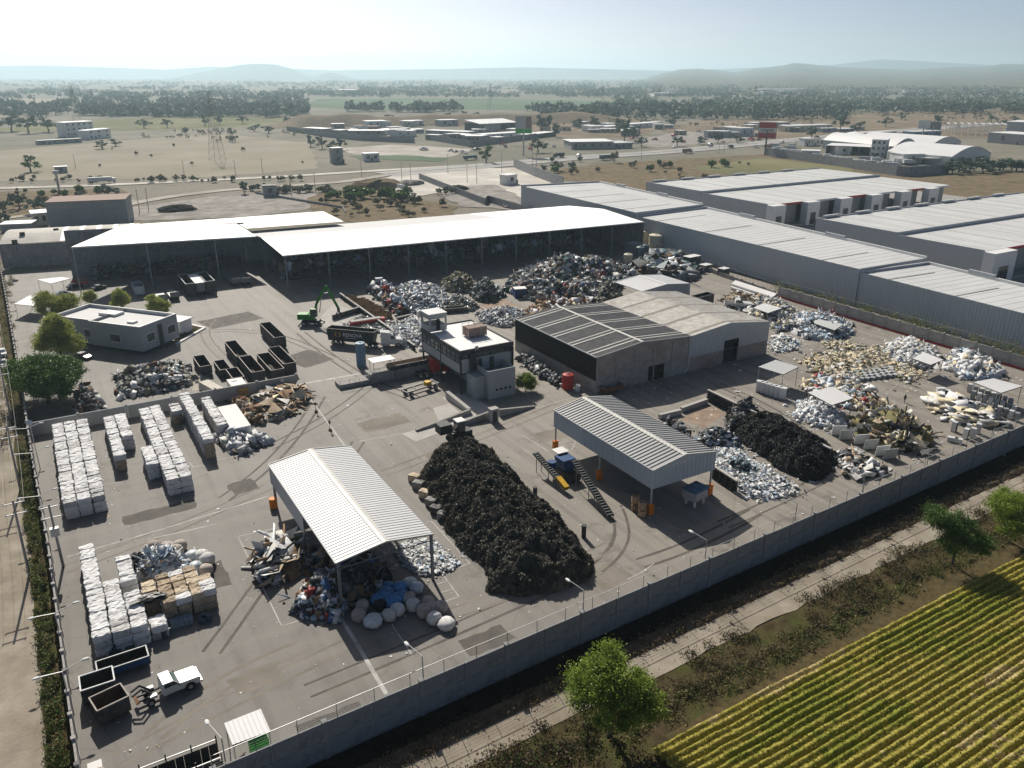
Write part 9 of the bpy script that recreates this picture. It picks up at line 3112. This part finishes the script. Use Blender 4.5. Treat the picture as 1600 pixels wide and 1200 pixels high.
def far_wood(name, label, n, rng, uv, hrange, leafm, q=14, clus=0.0):
 """far tree cover that reads as one mass"""
 u, v = uv(n, rng)
 keep = np.isfinite(v)
 u, v = u[keep], v[keep]
 d = FWD[None] + RGT[None] * ((u - 800) / F_PX)[:, None] - UPV[None] * ((v - 600) / F_PX)[:, None]
 t = -CAM_H / d[:, 2]
 P_ = d * t[:, None]
 m_ = len(P_)
 h = rng.uniform(*hrange, m_)
 w = h * rng.uniform(0.5, 0.9, m_)
 ti = np.repeat(np.arange(m_), q)
 N_ = len(ti)
 dd = rng.normal(0, 1, (N_, 3))
 dd /= np.linalg.norm(dd, axis=1)[:, None]
 dd *= rng.uniform(0.4, 1, N_)[:, None]
 pos = np.column_stack([P_[ti, 0] + dd[:, 0] * w[ti] * 0.8, P_[ti, 1] + dd[:, 1] * w[ti] * 0.8, h[ti] * 0.55 + dd[:, 2] * h[ti] * 0.42])
 s = h[ti] * rng.uniform(0.22, 0.45, N_)
 base = np.array([(-0.5, -0.1, 0), (0.1, -0.45, 0), (0.5, 0.1, 0), (-0.1, 0.45, 0)])
 vv = np.einsum('nij,nkj->nki', rot_mats(N_, 0.9, rng), base[None] * s[:, None, None]) + pos[:, None, :]
 o = np_mesh(name, vv.reshape(-1, 3), np.arange(N_ * 4).reshape(-1, 4), [M[leafm]])
 return tag(o, label, 'trees', kind='stuff')
def uv_band(rows):
 def f(n, rng):
  u = rng.uniform(-40, 1640, n)
  v = np.full(n, np.nan)
  k = rng.integers(0, len(rows), n)
  for i, (u0, u1, v0, v1, th) in enumerate(rows):
   s = k == i
   u[s] = rng.uniform(u0, u1, s.sum())
   v[s] = v0 + (v1 - v0) * rng.random(s.sum())
   nz = fbm(u[s] * 0.02, v[s] * 0.25, i, 3)
   bad = nz < th
   vs_ = v[s]
   vs_[bad] = np.nan
   v[s] = vs_
  return u, v
 return f
rng = np.random.default_rng(400)
far_wood('near_woodland', 'dark tree belts across the hazy left-hand fields', 2600, rng, uv_band([(-30, 470, 176, 184, -0.1), (-30, 110, 168, 178, -.2), (90, 480, 160, 172, -0.05), (-30, 480, 150, 158, -.05), (120, 480, 176, 181, -.3), (540, 1000, 172, 176, 0.0), (850, 1320, 177, 188, -0.25), (1000, 1640, 172, 178, -.2)]), (9, 18), 'leaf_far_haze', 26)
far_wood('plain_woodland', 'blue green woodland spread over the middle plain', 8000, rng, uv_band([(-40, 520, 138, 150, -.05), (480, 1010, 143, 153, -.1), (960, 1640, 150, 172, -.15), (1000, 1640, 162, 176, 0.0), (560, 1000, 136, 145, -.1), (1020, 1640, 140, 152, -.1)]), (8, 16), 'leaf_far_haze', 14)
far_wood('distant_woodland', 'faint woodland near the hazy horizon', 6000, rng, uv_band([(-40, 1040, 122, 138, -.05), (-40, 1040, 126, 134, -.1), (900, 1640, 128, 146, 0.0)]), (9, 18), 'leaf_far_haze', 8)
far_wood('scrub_bushes', 'low bushes dotted over the ochre scrubland', 650, rng, uv_band([(1050, 1640, 180, 200, 0.0), (640, 1060, 186, 200, .1), (220, 480, 205, 222, .1), (1040, 1640, 176, 184, -.2)]), (2.5, 6), 'leaf_dusty', 18)
far_wood('roadside_scrub', 'dry bushes on the slope beside the pale road', 330, rng, uv_band([(-40, 190, 297, 330, -.1), (500, 710, 300, 340, -.1), (850, 1180, 252, 285, 0.0), (380, 520, 296, 302, -.1), (-40, 480, 279, 285, -.3), (100, 480, 222, 262, .25)]), (1.5, 4.0), 'leaf_dusty', 70)
far_wood('roadside_green', 'dark green bushes on the slope beside the pale road', 90, rng, uv_band([(-40, 190, 300, 328, .0), (510, 640, 300, 315, -.2), (850, 1180, 252, 270, .15)]), (2.5, 5.5), 'leaf_dark', 110)
rs = random.Random(17)
for k in range(58):
 z_ = rs.choice([(500, 640, 196, 216), (620, 840, 198, 226), (840, 1000, 196, 226), (900, 1060, 198, 214), (1060, 1330, 196, 216), (1210, 1420, 214, 256)])
 u, v = rs.uniform(z_[0], z_[1]), rs.uniform(z_[2], z_[3])
 w_ = rs.uniform(9, 26) * (v - 115) / 100
 bld('low building in the roadside settlement', (u, v), (u + w_, v + rs.uniform(-1, 1)), rs.uniform(6, 16), rs.uniform(3, 6.5), rs.choice(['white_paint', 'render_grey', 'tank_cream', 'brick_wall']), rs.choice(['roof_white', 'roof_white', 'roof_galv', 'roof_pale', 'plant_brown']), rs.randint(1, 3))['group'] = 'low buildings of the roadside settlement'
for k in range(34):
 u, v = rs.uniform(660, 1300), rs.uniform(206, 236)
 car('vehicle parked in the roadside settlement', (*G2(u, v), 0.0), rs.uniform(0, 3), rs.choice(['car_white', 'car_white', 'car_dark', 'car_silver', 'red_paint']), rs.uniform(1.2, 1.8), group='vehicles of the roadside settlement')
hm = MB()
hm.box(-5, 5, -4, 4, 0, 4.5)
hm.box(-5.4, 5.4, -4.4, 4.4, 4.504, 5.0, 1)
ho = hm.build('far_house', [M['white_paint'], M['roof_white']], world=False)
hd_ = ho.data
bpy.data.objects.remove(ho)
rng = np.random.default_rng(410)
zones = [(1000, 1600, 128, 150, 95), (560, 1000, 126, 138, 25), (20, 540, 126, 150, 25), (1190, 1420, 142, 150, 25)]
for (u0, u1, v0, v1, cnt) in zones:
 for k in range(cnt):
  o = bpy.data.objects.new('far_house', hd_)
  COL.objects.link(o)
  u, v = rng.uniform(u0, u1), v0 + (v1 - v0) * rng.random()
  p = G2(u, v)
  zz = 0.0
  o.location = (p[0], p[1], zz - 0.3)
  o.rotation_euler = (0, 0, rng.uniform(0, 3))
  s = rng.uniform(1.0, 2.4)
  o.scale = (s * rng.uniform(0.8, 2.2), s, rng.uniform(0.9, 1.6))
  tag(o, 'pale building on the far hazy plain', 'house', 'pale buildings on the far plain')
for (u0, u1, v, lab) in [(1022, 1075, 150, 'long white hall on the far plain below the hills'), (1190, 1262, 143, 'long pale hall on the far plain right of the middle'), (502, 560, 144, 'long white greenhouse on the far left plain')]:
 bld(lab, (u0, v), (u1, v), 60, 8, 'white_paint', 'roof_white', 0, door=False)
# ------------------------------------------------------------------ labels that single out each of a row
def ordinal(n):
 a = ['', 'first', 'second', 'third', 'fourth', 'fifth', 'sixth', 'seventh', 'eighth', 'ninth', 'tenth', 'eleventh', 'twelfth', 'thirteenth', 'fourteenth', 'fifteenth', 'sixteenth', 'seventeenth', 'eighteenth', 'nineteenth']
 t = ['', '', 'twenty', 'thirty', 'forty', 'fifty', 'sixty', 'seventy', 'eighty', 'ninety']
 if n >= 100:
  return 'hundred-and-' + ordinal(n - 100) if n > 100 else 'hundredth'
 if n < 20:
  return a[n]
 if n % 10 == 0:
  return t[n // 10][:-1] + 'ieth'
 return t[n // 10] + '-' + a[n % 10]
bpy.context.view_layer.update()
by = {}
for o in bpy.data.objects:
 if o.parent is None and 'label' in o and o.get('kind') != 'stuff':
  by.setdefault(o['label'], []).append(o)
for lab, os_ in by.items():
 if len(os_) < 2:
  continue
 def ucoord(o):
  d = np.array(o.location) - np.array([0, 0, CAM_H])
  return (d @ RGT) / max(1e-3, d @ FWD)
 os_.sort(key=ucoord)
 for i, o in enumerate(os_):
  if len(lab.split()) <= 12:
   o['label'] = lab + ', ' + ordinal(i + 1) + ' from left'
# ------------------------------------------------------------------ haze
hz = bpy.data.materials.new('haze_air')
hz.use_nodes = True
hn = hz.node_tree.nodes
hn.remove(hn['Principled BSDF'])
pv = hn.new('ShaderNodeVolumePrincipled')
pv.inputs['Color'].default_value = (0.66, 0.88, 1.0, 1)
pv.inputs['Density'].default_value = 0.00011
pv.inputs['Anisotropy'].default_value = 0.45
hz.node_tree.links.new(pv.outputs[0], hn['Material Output'].inputs['Volume'])
mb = MB()
mb.box(-6200, 17200, -800, 17200, -3, 340)
o = mb.build('haze', hz)
o['kind'] = 'stuff'
tag(o, 'pale bluish haze lying over the far fields and hills', 'haze')
